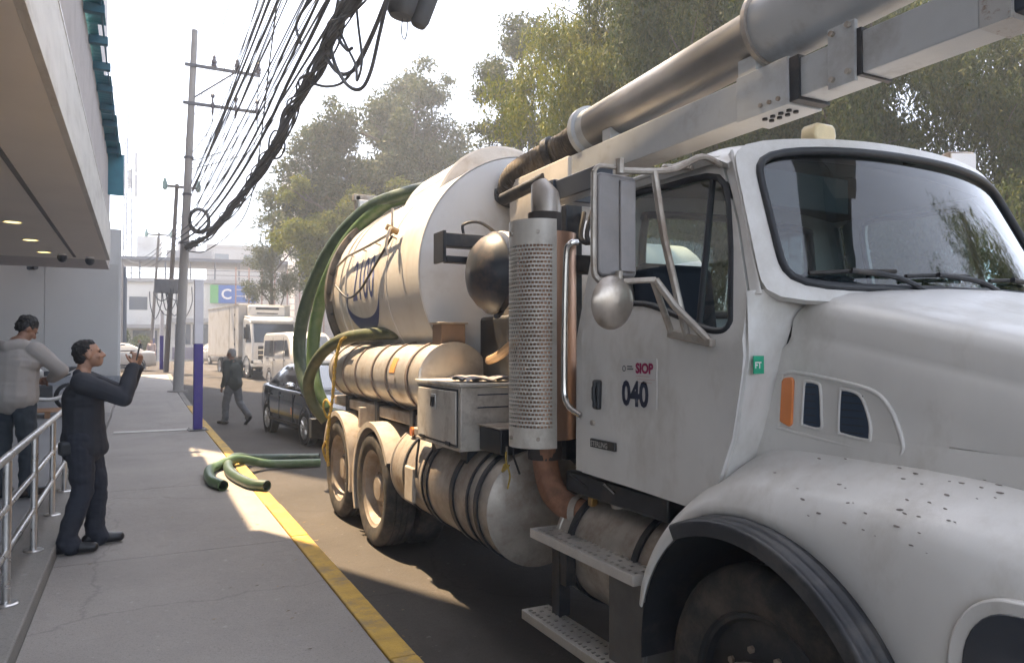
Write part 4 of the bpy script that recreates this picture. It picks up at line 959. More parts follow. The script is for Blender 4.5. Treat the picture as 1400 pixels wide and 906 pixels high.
for k in range(6): MB().tube([(2.12 + .03 * k, 3.45, .95), (2.14, 3.2 - .05 * k, .90), (2.2 + .04 * k, 2.9, .93), (2.3, 2.65, .98)], .014, 6, n=5).build('under_cab_hose', M_rub, TRK)
MB().tube([(2.10, 3.0, .93), (2.07, 3.05, .97), (2.13, 3.12, .98)], .007, 6).build('chrome_clip', M_chrome, TRK)

# interior
for cx in (2.52, 3.68):
    se = MB().box(cx - .25, cx + .25, 2.55, 3.05, 1.35, 1.5).build('seat', M_seat, TRK, bevel=.05, bseg=3)
    MB().obox((cx, 3.03, 1.78), (.48, .14, .62), (R(-8), 0, 0)).build('seat_back', M_seat, se, bevel=.06, bseg=3)
    MB().box(cx - .2, cx + .2, 2.6, 3.0, 1.03, 1.35).build('seat_base', M_black, se)
MB().box(2.34, mir(2.34), 1.98, 2.28, 1.45, 1.80).build('dashboard', M_black, TRK, bevel=.05, bseg=3)
wr = [V(2.55 + .22 * math.cos(a), 2.42 + .10 * math.sin(a), 1.80 + .19 * math.sin(a)) for a in [2 * math.pi * k / 28 for k in range(29)]]
swh = MB().tube(wr, .015, 8, caps=False).build('steering_wheel', M_black, TRK)
MB().tube([(2.55, 2.42, 1.80), (2.55, 2.2, 1.62)], .03, 8).build('steering_column', M_black, swh)
MB().grid(lambda a, b: (2.28 + 1.64 * a, 2.30 + .9 * b, 2.44 + .06 * (1 - (2 * a - 1) ** 2)), 10, 4).build('headliner', M_inter, TRK, smooth=60)
boxpart('sun_visor', M_inter, TRK, 2.38, 2.9, 2.28, 2.30, 2.26, 2.42, .006)

# roof lights
bc = MB().box(2.80, 3.0, 2.40, 2.50, 2.575, 2.63).build('beacon_base', M_black, rf_, bevel=.006)
MB().prism([(-.065, 0), (.065, 0), (.075, .03), (.07, .07), (.05, .085), (-.055, .085), (-.07, .065), (-.075, .03)], lambda a, b, d: (2.9 + a, 2.40 + d, 2.63 + b), 0, .09).build('beacon', M_amber, rf_, bevel=.012, bseg=3)
wl = MB().obox((3.95, 2.42, 2.63), (.15, .07, .15), (0, 0, R(-20))).build('work_lamp', M_alud, rf_, bevel=.01)
MB().obox((3.938, 2.382, 2.63), (.14, .01, .12), (0, 0, R(-20))).build('work_lamp_lens', M_white, wl)
boxpart('roof_clip', M_black, rf_, 3.22, 3.28, 2.20, 2.235, 2.515, 2.545, .003)
ORGc.v = V(0, 0, 0)
# ---------------------------------------------------------------- hoses and rope
def hose(name, pts, r, m, label, grp=None, n=10, open_end=False):
    n = 26; P0 = catmull(pts, n)
    o = MB().tube(P0, r, 18, caps=not open_end, radii=[r * (1 + .022 * (i % 2)) for i in range(len(P0))])
    base = Vector(pts[0]); ORGc.v = V(0, 0, 0)
    if open_end:
        P = catmull(pts, n); d = (P[-1] - P[-2]).normalized()
        o.rev([(r, 0), (r * .86, .002), (r * .86, -.25), (0, -.25)], P[-1], d, 18)
    ob = o.build(name, m, None, smooth=50)
    return tag(ob, label, 'hose', grp)
hose('suction_hose', [(2.95,7.32,3.40),(2.75,7.98,3.42),(2.48,8.69,3.34),(2.22,9.27,3.0),(2.04,9.71,2.51),(1.94,10.0,1.99),(1.92,10.03,1.55),(1.97,9.79,1.12),(2.08,9.4,.86)], .084, M_hose2, 'outer dark green hose arching from the tank top down behind the truck', 'hoses draped over the tank')
hose('suction_hose', [(2.91,7.68,3.38),(2.62,8.39,3.36),(2.31,8.95,3.0),(2.10,9.23,2.48),(2.0,9.4,1.98),(1.95,9.34,1.51),(1.95,9.13,1.16),(2.03,8.98,.89)], .080, M_hose, 'inner bright green hose hanging off the tank rear beside the outer one', 'hoses draped over the tank')
hose('suction_hose', [(2.33,6.0,1.80),(2.27,6.58,1.79),(2.13,7.23,1.79),(1.96,7.88,1.74),(1.83,8.39,1.55),(1.78,8.75,1.26),(1.84,8.83,1.0),(1.99,8.78,.78)], .064, mat('olive_hose', (.075, .09, .045), .5, var=.2, dirt=(.19, .17, .11), dscale=5), 'brownish green hose lying on the silver tank and curling down at its rear', 'hoses draped over the tank')
hose('suction_hose', [(2.55,11.7,-.08),(1.95,11.95,-.08),(1.55,11.75,-.03),(1.28,11.35,.06),(1.12,10.85,.06),(1.06,9.94,.06),(1.17,9.09,.06),(1.33,8.82,.06)], .062, M_hose2, 'dark green hose lying across the kerb, open end on the yellow paint', 'hose ends lying on the pavement', open_end=True)
hose('suction_hose', [(2.45,11.15,-.08),(1.75,11.25,-.06),(1.38,11.05,.05),(1.20,10.85,.10),(.97,10.62,.062),(.83,10.25,.062),(.79,9.5,.062),(.88,9.05,.062)], .062, M_hose, 'bright green hose lying on the grey pavement, open end farthest left', 'hose ends lying on the pavement', open_end=True)
rope = MB()
rp = catmull([(1.93,7.6,1.76),(1.93,7.83,1.70),(1.90,7.93,1.45),(1.895,8.0,1.13),(1.87,8.05,.85),(1.86,8.1,.55),(1.87,8.08,.36)], 14)
for ph in (0, 2.1, 4.2):
    rope.tube([p + V(-.012 * abs(math.cos(i * .7 + ph)), .016 * math.sin(i * .7 + ph), .0) for i, p in enumerate(rp)], .013, 6)
rope.tube([(1.86,8.1,.62),(1.84,8.16,.6),(1.83,8.2,.52),(1.86,8.15,.40),(1.85,8.08,.46),(1.86,8.1,.60)], .013, 6, n=6)
rope.tube([(1.88,8.0,1.0),(1.84,8.1,1.08),(1.83,8.2,1.0),(1.86,8.15,.88),(1.88,8.05,.95)], .011, 6, n=6)
tag(rope.build('rope', M_rope, None, smooth=60), 'frayed yellow rope hanging over the rear of the silver tank', 'rope')
rag = MB().grid(lambda a, b: (1.95 + .42 * a + .02 * math.sin(9 * b), 4.50 + .34 * b * (1 - .3 * a) + .03 * math.sin(8 * a), 1.416 + .022 * abs(math.sin(7 * a + 3 * b)) + .018 * abs(math.sin(11 * b - 2 * a))), 24, 18)
tag(rag.build('rag', M_rag, None, smooth=80, solid=.004), 'crumpled grey rag lying on the tool box lid', 'rag')
yr = MB().tube([(1.99, 3.98, 1.02), (1.985, 3.97, .96), (2.0, 3.95, .88), (1.99, 3.96, .80)], .006, 6, n=5)
yr.tube([(1.98, 3.97, .93), (1.96, 3.94, .95), (1.97, 3.99, .90), (2.0, 3.96, .94), (1.975, 3.97, .92)], .007, 6, n=5)
tag(yr.build('knotted_cord', M_rope, None, smooth=60), 'short yellow cord knotted below the exhaust shield', 'cord')

# ---------------------------------------------------------------- tall two-colour posts
M_purple = mat('purple_post_paint', (.055, .035, .26), .45, var=.08, dirt=(.10, .08, .20), dscale=4)
M_lilac = mat('white_post_paint', (.76, .75, .80), .5, var=.05)
def street_post(x, y, label):
    z = g(y) + .004
    t = thing('street_post', label, 'post', (x, y, z), R(4), 'tall purple and white posts on the pavement')
    MB().box(-.18, .18, -.18, .18, 0, .02).build('base_plate', M_iron, t, bevel=.004)
    MB().box(-.085, .085, -.06, .06, .02, 1.72).build('purple_shaft', M_purple, t, bevel=.012)
    MB().box(-.083, .083, -.058, .058, 1.722, 2.98).build('white_shaft', M_lilac, t, bevel=.012)
    MB().box(-.09, .09, -.065, .065, 2.98, 3.0).build('cap', M_lilac, t, bevel=.004)
    for a in (-1, 1):
        for b in (-1, 1): MB().cyl((a * .14, b * .14, .02), (a * .14, b * .14, .045), .014, seg=6).build('anchor_bolt', M_alud, t)
    return t
street_post(1.06, 15.9, 'nearest tall post, purple below and white above, at the pavement edge')
street_post(1.02, 41.0, 'second purple and white post, beside the dark wooden pole')
street_post(.98, 63.0, 'farthest slim purple and white post, before the shop fronts')

# ---------------------------------------------------------------- poles
M_pole = mat('pole_concrete', (.36, .345, .33), .85, var=.12, vscale=2, bump=.15, stretch=(1, 1, .4))
M_wood = mat('dark_wood_pole', (.10, .085, .075), .9, var=.25, vscale=5, stretch=(3, 3, .4), bump=.3)
M_xarm = mat('steel_crossarm', (.13, .13, .14), .55, metal=.4, var=.15)
M_ins = mat('insulator', (.10, .085, .10), .3, coat=.4)
M_cab = mat('black_cable', (.035, .038, .044), .55, var=.2)
PB = V(1.22, 27.9, g(27.9)); PT = V(1.65, 27.9, 12.85)
def pp(z): return PB.lerp(PT, (z - PB.z) / (PT.z - PB.z))
pole = thing('utility_pole', 'tall tapered concrete utility pole with two steel crossarms', 'utility pole', PB)
ORGc.v = PB
MB().tube([PB - V(0, 0, .1), pp(6), PT], .16, 24, radii=[.172, .14, .10]).build('shaft', M_pole, pole)
MB().rev([(.34, -.02), (.33, .03), (.18, .05)], PB, (0, 0, 1), 20).build('footing', M_conc2, pole)
for z, n_, up in ((11.55, 3, True), (10.2, 3, False)):
    c = pp(z)
    ca = MB().box(c.x - .28, c.x + 2.25, c.y - .17, c.y - .09, c.z - .055, c.z + .055).build('crossarm', M_xarm, pole, bevel=.006)
    for i, dx_ in enumerate((.68, 1.45, 2.18)):
        q = V(c.x + dx_, c.y - .13, c.z)
        if up:
            MB().rev([(.03, .05), (.09, .08), (.09, .14), (.06, .17), (.10, .20), (.09, .28), (.05, .34), (.06, .42), (.02, .48)], q, (0, 0, 1), 14).build('insulator', M_ins, ca)
        else:
            MB().rev([(.02, .35), (.07, .3), (.07, .22), (.03, .18), (.035, .05), (.06, .0), (.06, -.12), (.035, -.2), (.05, -.28), (.02, -.42)], q + V(0, -.06, .08), (.0, -.1, 1), 14).build('fuse_cutout', M_ins, ca)
c1, c2 = pp(11.55), pp(10.45)
MB().tube([(c1.x + 1.35, c1.y - .13, c1.z - .05), (c2.x + .1, c2.y - .1, c2.z)], .03, 8).build('crossarm_brace', M_xarm, pole)
MB().cyl((c1.x + 2.2, c1.y - .12, c1.z - .1), (c1.x + 2.12, c1.y - .12, 10.3), .018, seg=8).build('drop_wire', M_cab, pole)
for z in (8.3, 7.0, 5.3): MB().rev([(.15, -.04), (.165, -.04), (.165, .04), (.15, .04)], pp(z), (0, 0, 1), 20).build('pole_band', M_xarm, pole)
MB().tube([V(c2.x + .7, c2.y - .2, 9.85), V(c2.x + .55, c2.y - .2, 9.3), pp(8.5) + V(.12, -.1, 0)], .016, 6, n=6).build('jumper', M_cab, pole)
MB().tube([V(c2.x + 1.5, c2.y - .2, 9.85), V(c2.x + 1.4, c2.y - .2, 8.9), V(c2.x + .7, c2.y - .2, 8.45), pp(8.2) + V(.12, -.1, 0)], .016, 6, n=6).build('jumper', M_cab, pole)
MB().tube([V(c2.x + 2.2, c2.y - .2, 9.8), V(c2.x + 2.0, c2.y - .2, 8.8), V(c2.x + 1.1, c2.y - .2, 8.3), pp(7.9) + V(.12, -.1, 0)], .016, 6, n=6).build('jumper', M_cab, pole)
ORGc.v = V(0, 0, 0)
cl = MB()
cc = pp(6.1) + V(.42, -.12, 0)
for k in range(5):
    rr_ = .36 + .02 * k
    cl.tube([cc + V(rr_ * .8 * math.cos(a), .03 * k - .05, rr_ * math.sin(a)) for a in [2 * math.pi * q / 24 for q in range(25)]], .035, 8)
tag(cl.build('cable_coil', M_cab, None, smooth=60), 'coil of spare black cable strapped to the concrete pole', 'cable coil')

def wood_pole(name, x, y, top, arm0, arm1, armz, label, lean=.35, r=.13):
    b = V(x, y, g(y)); t = thing(name, label, 'utility pole', b); ORGc.v = b
    MB().tube([b - V(0, 0, .1), b + V(lean * .5, 0, top * .5), b + V(lean, 0, top)], r, 14, radii=[r, r * .85, r * .7]).build('shaft', M_wood, t)
    a = MB().box(x + lean + arm0, x + lean + arm1, y - .16, y - .06, g(y) + armz - .06, g(y) + armz + .06).build('crossarm', M_wood, t, bevel=.005)
    for xx in (arm0 + .06, arm1 - .06): MB().rev([(.03, -.25), (.12, -.2), (.13, .1), (.08, .2), (.05, .35)], (x + lean + xx, y - .11, g(y) + armz + .05), (0, 0, 1), 12).build('insulator', mat('green_insulator', (.20, .30, .28), .3) if 'green_insulator' not in MATS else MATS['green_insulator'], a)
    ORGc.v = V(0, 0, 0); return t
wood_pole('utility_pole', 1.22, 40.6, 9.4, -.62, 1.05, 9.25, 'dark leaning wooden pole with green insulators on a short crossarm', .42)
wood_pole('utility_pole', .75, 60.5, 9.6, -.9, .9, 9.4, 'thin far wooden pole with crossarm above the roofs', .5, .12)
# junction box and cable mess on the wooden pole
jb = thing('junction_box', 'grey cable junction box with looped wires on the wooden pole', 'junction box', (1.2, 40.3, 4.6))
MB().box(-.55, .6, -.25, .05, -.25, .45).build('box', M_xarm, jb, bevel=.02)
rj = random.Random(5)
for k in range(9):
    x0 = rj.uniform(-.8, .5); x1 = x0 + rj.uniform(.2, .9); zb_ = -rj.uniform(.5, 1.6)
    MB().tube([(x0, -.2, -.2), (x0 + .05, -.3, zb_ * .6), ((x0 + x1) / 2, -.32, zb_), (x1, -.3, zb_ * .5), (x1, -.2, .1)], .022, 6, n=5).build('looped_wire', M_cab, jb)

# ---------------------------------------------------------------- overhead cables
def cable(name, pts, r, label, grp, n=12, m=None, cat='cable'):
    return tag(MB().tube(pts, r, 6 if r < .03 else 10, n=n).build(name, m or M_cab, None, smooth=60), label, cat, grp)
def sagpts(a, b, s, n=6):
    a = Vector(a); b = Vector(b)
    return [a.lerp(b, i / n) - V(0, 0, s * 4 * (i / n) * (1 - i / n)) for i in range(n + 1)]
for i, dx_ in enumerate((.68, 1.45, 2.18)):
    c = pp(11.55)
    cable('power_line', sagpts((c.x + dx_, c.y - .13, c.z + .48), (c.x + dx_ + .1, -14, 12.6), .5), .013,
          ['power line from the innermost insulator on the upper crossarm', 'power line from the middle insulator on the upper crossarm', 'power line from the outermost insulator on the upper crossarm'][i], 'power lines on the upper crossarm')
    cable('power_line', sagpts((c.x + dx_, c.y - .13, c.z + .48), (1.64 + (-.4, .3, .9)[i], 40.5, g(40) + 9.6), .3), .013,
          ['thin line running on from the innermost upper insulator to the far pole', 'thin line running on from the middle upper insulator to the far pole', 'thin line running on from the outermost upper insulator to the far pole'][i], 'power lines to the far pole')
rw = random.Random(21)
WL = 'thin dark overhead wire of the fan strung from the concrete pole over the street'
for k in range(32):
    f = k / 31
    a = pp(5.6 + 2.3 * f * rw.uniform(.7, 1.0)) + V(.12 + rw.uniform(-.05, .25), -.15, 0)
    x1 = 1.35 + 1.6 * rw.random() + .5 * (1 - f); z1 = 7.2 + 2.6 * f + rw.uniform(-.4, .4)
    cable('overhead_wire', sagpts(a, (x1, -9, z1), rw.uniform(.2, .7)), rw.choice((.006, .007, .008, .009, .011)), WL, 'fan of overhead wires')
for k, (dx_, dz, r) in enumerate(((.05, 1.0, .016), (.16, .92, .019), (.32, .75, .015))):
    cable('overhead_cable', sagpts(pp(7.0 + .1 * k) + V(.15, -.2, 0), (2.05 + dx_ * 2, -9, 8.6 + dz * .4), .35), r, ['upper of the three thicker black cables beside the wire fan', 'middle of the three thicker black cables beside the wire fan', 'lower of the three thicker black cables beside the wire fan'][k], 'thicker overhead cables')
for k in range(4):
    cable('overhead_wire', sagpts(pp(6.3 - .3 * k) + V(-.1, 0, 0), (-.5 - .3 * k, 60, 8.4 - .35 * k), .7), .014, 'sagging wire from the concrete pole towards the far roofs', 'sagging wires to the far roofs')
cable('drop_cable', [(1.52, 27.8, 5.0), (1.9, 25.2, 4.75), (2.6, 22.5, 5.3), (2.75, 20.5, 6.3), (2.7, 18, 8.4), (2.6, 15, 10.5)], .018, 'slack cable curving up from the pole past the trees', None)
# main bundle
BD = [(1.42,27.7,5.12),(1.66,25.4,5.05),(1.83,23.68,5.05),(2.0,20.23,5.09),(2.17,17.33,5.28),(2.29,15.02,5.53),(2.35,13.07,5.80),(2.42,11.57,6.02),(2.48,10.41,6.22),(2.58,9.2,6.42),(2.72,7.0,6.85),(2.95,3.0,7.7),(3.2,-4,9.0)]
bo_ = thing('cable_bundle', 'thick lashed bundle of black telephone cables rising across the sky', 'cable bundle', (1.42, 27.7, 5.12))
ORGc.v = V(1.42, 27.7, 5.12)
P = catmull(BD, 10); rb_ = random.Random(4)
MB().tube(P, .058, 12, radii=[.058 + .016 * math.sin(i * .6) + .012 * math.sin(i * 1.7) for i in range(len(P))]).build('core', M_cab, bo_, smooth=70)
for k in range(10):
    ph = rb_.uniform(0, 6); fr = rb_.uniform(.10, .35); am = rb_.uniform(.05, .15)
    MB().tube([p + V(am * math.cos(i * fr + ph), 0, am * math.sin(i * fr + ph)) for i, p in enumerate(P)], rb_.choice((.012, .016, .022)), 6).build('strand', M_cab, bo_, smooth=60)
for k in range(12):
    i = 12 + k * 8
    if i < len(P) - 1: MB().tube([P[i], P[i].lerp(P[i + 1], .25)], .085, 10).build('lashing', M_cab, bo_)
ORGc.v = V(0, 0, 0)
for k in range(3):
    cable('overhead_cable', [Vector(p) + V(-.20 - .10 * k + .02 * i, 0, .16 + .10 * k + .05 * i) for i, p in enumerate(BD)], (.030, .022, .016)[k], ['thick black cable running just above the lashed bundle', 'medium black cable second above the lashed bundle', 'slim black cable third above the lashed bundle'][k], 'cables beside the bundle', 8)
# loops and tangle near the splice closure
from_uv = [  # loops in the plane of the street line, close to the bundle
    ([(2.30,12.1,6.6),(2.25,12.2,6.95),(2.38,11.9,7.2),(2.55,11.3,7.25),(2.62,10.9,6.9),(2.52,11.2,6.3),(2.46,11.3,6.0)], .026, 'big cable loop standing up left of the bundle'),
    ([(2.48,10.9,6.25),(2.52,10.6,5.75),(2.60,10.2,5.35),(2.72,9.95,5.25),(2.80,9.75,5.45),(2.85,9.5,5.9),(2.92,9.3,6.35),(3.02,9.2,6.55)], .028, 'cable loop dropping below the bundle to the splice closure'),
    ([(2.45,11.1,6.10),(2.58,10.7,5.70),(2.70,10.3,5.62),(2.80,9.95,5.85),(2.92,9.5,6.30),(3.0,9.3,6.6)], .03, 'dark cable sweeping from the bundle up to the closure'),
    ([(2.52,10.5,6.30),(2.60,10.3,5.95),(2.68,10.1,5.62),(2.66,9.95,5.35),(2.70,9.85,5.6),(2.66,9.9,6.1),(2.62,9.9,6.5)], .02, 'narrow twisted cable loop hanging under the bundle'),
    ([(2.42,12.0,5.95),(2.55,11.2,5.65),(2.68,10.6,5.60),(2.82,9.9,5.95),(2.95,9.4,6.45)], .022, 'lower slack cable between bundle and closure'),
    ([(2.5,10.2,6.5),(2.62,9.8,6.55),(2.72,9.5,6.62),(2.70,9.3,6.9),(2.62,9.3,7.2)], .024, 'short cable kinked above the bundle near the closure'),
    ([(2.44,11.4,6.15),(2.50,11.0,6.5),(2.56,10.7,6.55),(2.55,10.6,6.2),(2.6,10.3,5.9),(2.66,10.2,5.9)], .026, 'tangled cable knot in the middle of the bundle'),
    ([(2.28,15.3,5.5),(2.30,15.2,5.85),(2.36,14.8,5.9),(2.42,14.2,5.5),(2.38,14.4,5.3),(2.3,14.9,5.35)], .02, 'small cable loop tied round the lower bundle'),
]
for pts, r, lb in from_uv: cable('cable_loop', pts, r, lb, 'loops near the splice closure', 10)
sc_ = thing('splice_closure', 'large dark splice closure hanging from the cables at the top edge', 'splice closure', (3.16, 9.55, 6.18))
MB().rev([(0, -.02), (.16, 0), (.20, .05), (.21, .2), (.21, .5), (.19, .62), (.1, .68), (0, .69)], (0, 0, .0), (.15, -.1, 1), 24).build('dome_body', M_cab, sc_)
MB().rev([(.0, -.16), (.10, -.14), (.13, -.05), (.13, .35), (.08, .42), (0, .43)], (.26, -.1, .02), (.35, -.1, 1), 20).build('second_body', M_cab, sc_)
MB().tube([(.02, 0, .0), (.01, .0, -.22), (.05, 0, -.30), (.085, 0, -.2), (.09, 0, .0)], .009, 6, n=6).build('hanging_loop', M_cab, sc_)
MB().rev([(.225, 0), (.225, .05)], (0, 0, .3), (.15, -.1, 1), 24, cap0=True, cap1=True).build('clamp_ring', M_xarm, sc_)
MB().tube([(.05, 0, .6), (.1, -1.0, 1.0), (.0, -4, 2.2)], .03, 8).build('hanger', M_cab, sc_)
# ---------------------------------------------------------------- vehicles in the street
M_carblk = mat('black_car_paint', (.012, .013, .016), .18, var=.1, coat=.8, dirt=(.09, .085, .08), dscale=3, dlo=.5, dhi=1.0)
M_carwht = mat('white_car_paint', (.58, .565, .54), .3, var=.03, coat=.5)
M_cglass = mat('dark_car_glass', (.02, .025, .03), .06, var=.1, coat=1.0, rvar=0)
M_chr = mat('bright_trim', (.7, .7, .7), .12, metal=1)
M_alloy = mat('alloy_wheel', (.58, .58, .58), .3, metal=.8)
M_red = mat('red_lens', (.40, .02, .02), .2, coat=.6)
M_clear = mat('clear_lens', (.70, .72, .74), .08, metal=.3, coat=1)
M_tyre2 = mat('car_tyre', (.02, .02, .02), .8, bump=.1)

def car_wheel(par, x, y, r, s, spokes=10):
    w0 = MB().rev([(r * .66, .01), (r * .74, -.004), (r * .92, -.002), (r, .03), (r, .17), (r * .7, .19)], (x, y, r), (s, 0, 0), 32).build('wheel', M_tyre2, par)
    MB().rev([(r * .66, .012), (r * .64, .05), (r * .3, .07), (.0, .07)], (x, y, r), (s, 0, 0), 28).build('rim_barrel', M_black, w0)
    MB().rev([(r * .67, .0), (r * .62, -.004), (r * .60, .02)], (x, y, r), (s, 0, 0), 28).build('rim_edge', M_alloy, w0)
    for k in range(spokes):
        a = 2 * math.pi * k / spokes; c, sn = math.cos(a), math.sin(a)
        MB().tube([(x + s * .02, y + c * r * .12, r + sn * r * .12), (x + s * .008, y + c * r * .62, r + sn * r * .62)], .022, 6).build('spoke', M_alloy, w0)
    MB().cyl((x + s * .03, y, r), (x - s * .002, y, r), r * .17, seg=14).build('hub', M_alloy, w0)

def sedan(label, paint, loc, rz, sticker=False):
    t = thing('parked_car' if sticker is None else 'sedan', label, 'car', loc, rz)
    stn = [(-2.20,.60,.60),(-2.13,.70,.68),(-1.95,.78,.76),(-1.6,.83,.86),(-1.1,.85,.95),(-.6,.86,.98),(.2,.865,.99),(1.0,.865,1.01),(1.55,.85,1.04),(1.95,.81,1.04),(2.14,.74,1.0),(2.20,.68,.86)]
    rings = []
    for y, w_, zb in stn:
        lo = .20 if abs(y) < 1.8 else .26
        h = [(0, lo), (w_ * .86, lo), (w_ * .97, lo + .10), (w_, lo + .26), (w_ * .995, zb - .26), (w_ * .975, zb - .10), (w_ * .93, zb - .03), (w_ * .80, zb), (0, zb + .025)]
        rings.append([(x, y, z) for x, z in h] + [(-x, y, z) for x, z in reversed(h[1:-1])])
    body = MB().loft(rings).build('body', paint, t, smooth=50)
    lev = [(.985, -.98, 1.72, .79), (1.10, -.70, 1.54, .755), (1.25, -.40, 1.28, .70), (1.38, -.12, 1.02, .635), (1.44, .06, .86, .58), (1.465, .25, .70, .46)]
    def gh(z):
        for (a, b) in zip(lev, lev[1:]):
            if a[0] <= z <= b[0]:
                f = (z - a[0]) / (b[0] - a[0]); return [a[k] + (b[k] - a[k]) * f for k in (1, 2, 3)]
        return lev[-1][1:]
    rings = []
    for z, y0, y1, w_ in lev:
        c_ = .10
        rings.append([(-w_ + c_ * .5, y0, z), (w_ - c_ * .5, y0, z), (w_, y0 + c_ * 2, z), (w_, y1 - c_ * 2, z), (w_ - c_ * .5, y1, z), (-w_ + c_ * .5, y1, z), (-w_, y1 - c_ * 2, z), (-w_, y0 + c_ * 2, z)])
    roof = MB().loft(rings, True, False, True).build('roof', paint, t, smooth=50)
    def pane(name, pts, par=roof):
        return MB().add(pts, [tuple(range(len(pts)))]).build(name, M_cglass, par, solid=.004, soff=1)
    for s in (-1, 1):
        def sp(yf, z):
            y0, y1, w_ = gh(z); return (s * (w_ + .006), y0 + .2 + (y1 - y0 - .4) * yf, z)
        pane('side_window', [sp(.06, 1.03), sp(.46, 1.03), sp(.44, 1.385), sp(.16, 1.385)])
        pane('side_window', [sp(.50, 1.03), sp(.90, 1.05), sp(.80, 1.385), sp(.49, 1.385)])
        MB().tube([sp(.03, 1.02), sp(.12, 1.40), sp(.8, 1.41), sp(.97, 1.06)], .008, 5).build('window_trim', M_chr, roof)
        mr_ = MB().ell((s * .93, -.62, 1.06), (.10, .07, .07)).build('wing_mirror', M_chr if sticker else paint, t)
        MB().cyl((s * .83, -.60, 1.02), (s * .9, -.61, 1.05), .025, seg=8).build('mirror_stalk', paint, mr_)
        for yy in (-.55, .38, 1.18):
            MB().box(s * .858 - .012, s * .858 + .012, yy - .004, yy + .004, .36, .90).build('door_gap', M_black, body, bevel=0)
        for yy in (.26, 1.06): MB().obox((s * .868, yy, .83), (.03, .17, .028)).build('door_handle', paint, body, bevel=.008)
        MB().box(s * .86 - .014, s * .86 + .014, -1.0, 1.1, .30, .36).build('sill', M_black, body, bevel=.004)
        for yy in (-1.28, 1.27):
            MB().rev([(.37, .02), (.37, -.004), (.335, -.004), (.30, .03), (0, .03)], (s * .853, yy, .33), (-s, 0, 0), 30).build('wheel_arch', M_black, body)
            car_wheel(t, s * .862, yy, .315, -s)
        hl = MB().prism([(.36, .60), (.70, .64), (.74, .73), (.66, .76), (.38, .70)], lambda a, b, d: (s * a, -2.21 + max(0, (a - .5)) * 1.0 + d, b), -.02, .06).build('headlight', M_clear, body, bevel=.01)
        MB().prism([(.36, .34), (.62, .34), (.64, .46), (.40, .44)], lambda a, b, d: (s * a, -2.19 + max(0, (a - .5)) * .6 + d, b), -.02, .06).build('fog_lamp', M_black, body)
        MB().prism([(.44, .78), (.72, .76), (.73, .93), (.5, .93)], lambda a, b, d: (s * a, 2.205 - max(0, (a - .6)) * .5 - d, b), -.012, .06).build('tail_lamp', M_red, body, bevel=.008)
    def fp_(xf, z):
        y0, y1, w_ = gh(z); return (xf * (w_ - .09), y0 - .006, z)
    def bp2(xf, z):
        y0, y1, w_ = gh(z); return (xf * (w_ - .09), y1 + .006, z)
    pane('windscreen', [fp_(-1, 1.01), fp_(1, 1.01), fp_(1, 1.25), fp_(.98, 1.40), fp_(-.98, 1.40), fp_(-1, 1.25)])
    pane('rear_window', [bp2(-1, 1.07), bp2(1, 1.07), bp2(1, 1.25), bp2(.96, 1.39), bp2(-.96, 1.39), bp2(-1, 1.25)])
    MB().box(-.36, .36, -2.215, -2.15, .56, .66).build('grille', M_black, body, bevel=.006)
    MB().box(-.36, .36, -2.222, -2.2, .655, .668).build('grille_trim', M_chr, body)
    MB().box(-.34, .34, -2.20, -2.12, .32, .44).build('lower_grille', M_black, body, bevel=.006)
    MB().box(-.20, .20, -2.225, -2.21, .46, .55).build('number_plate', M_white, body); MB().box(-.20, .20, 2.21, 2.225, .70, .80).build('number_plate', M_white, body)
    if sticker: MB().prism([(-.62, .50), (-.54, .52), (-.53, .60), (-.56, .64), (-.62, .60)], lambda a, b, d: (-d, a + .1, b), .866, .875).build('orange_sticker', M_orange, body)
    return t
sedan('dark sedan with alloy wheels parked behind the tanker', M_carblk, (3.43, 15.05, -.138), R(6), True)
sedan('white car with red tail lamp parked across the lot beyond the grey wall', M_carwht, (-1.45, 43.5, g(43.5) - .125), R(-78))
sedan('small far white car facing forward beside the refrigerated truck', M_carwht, (5.0, 56, g(56) - .125), R(8))

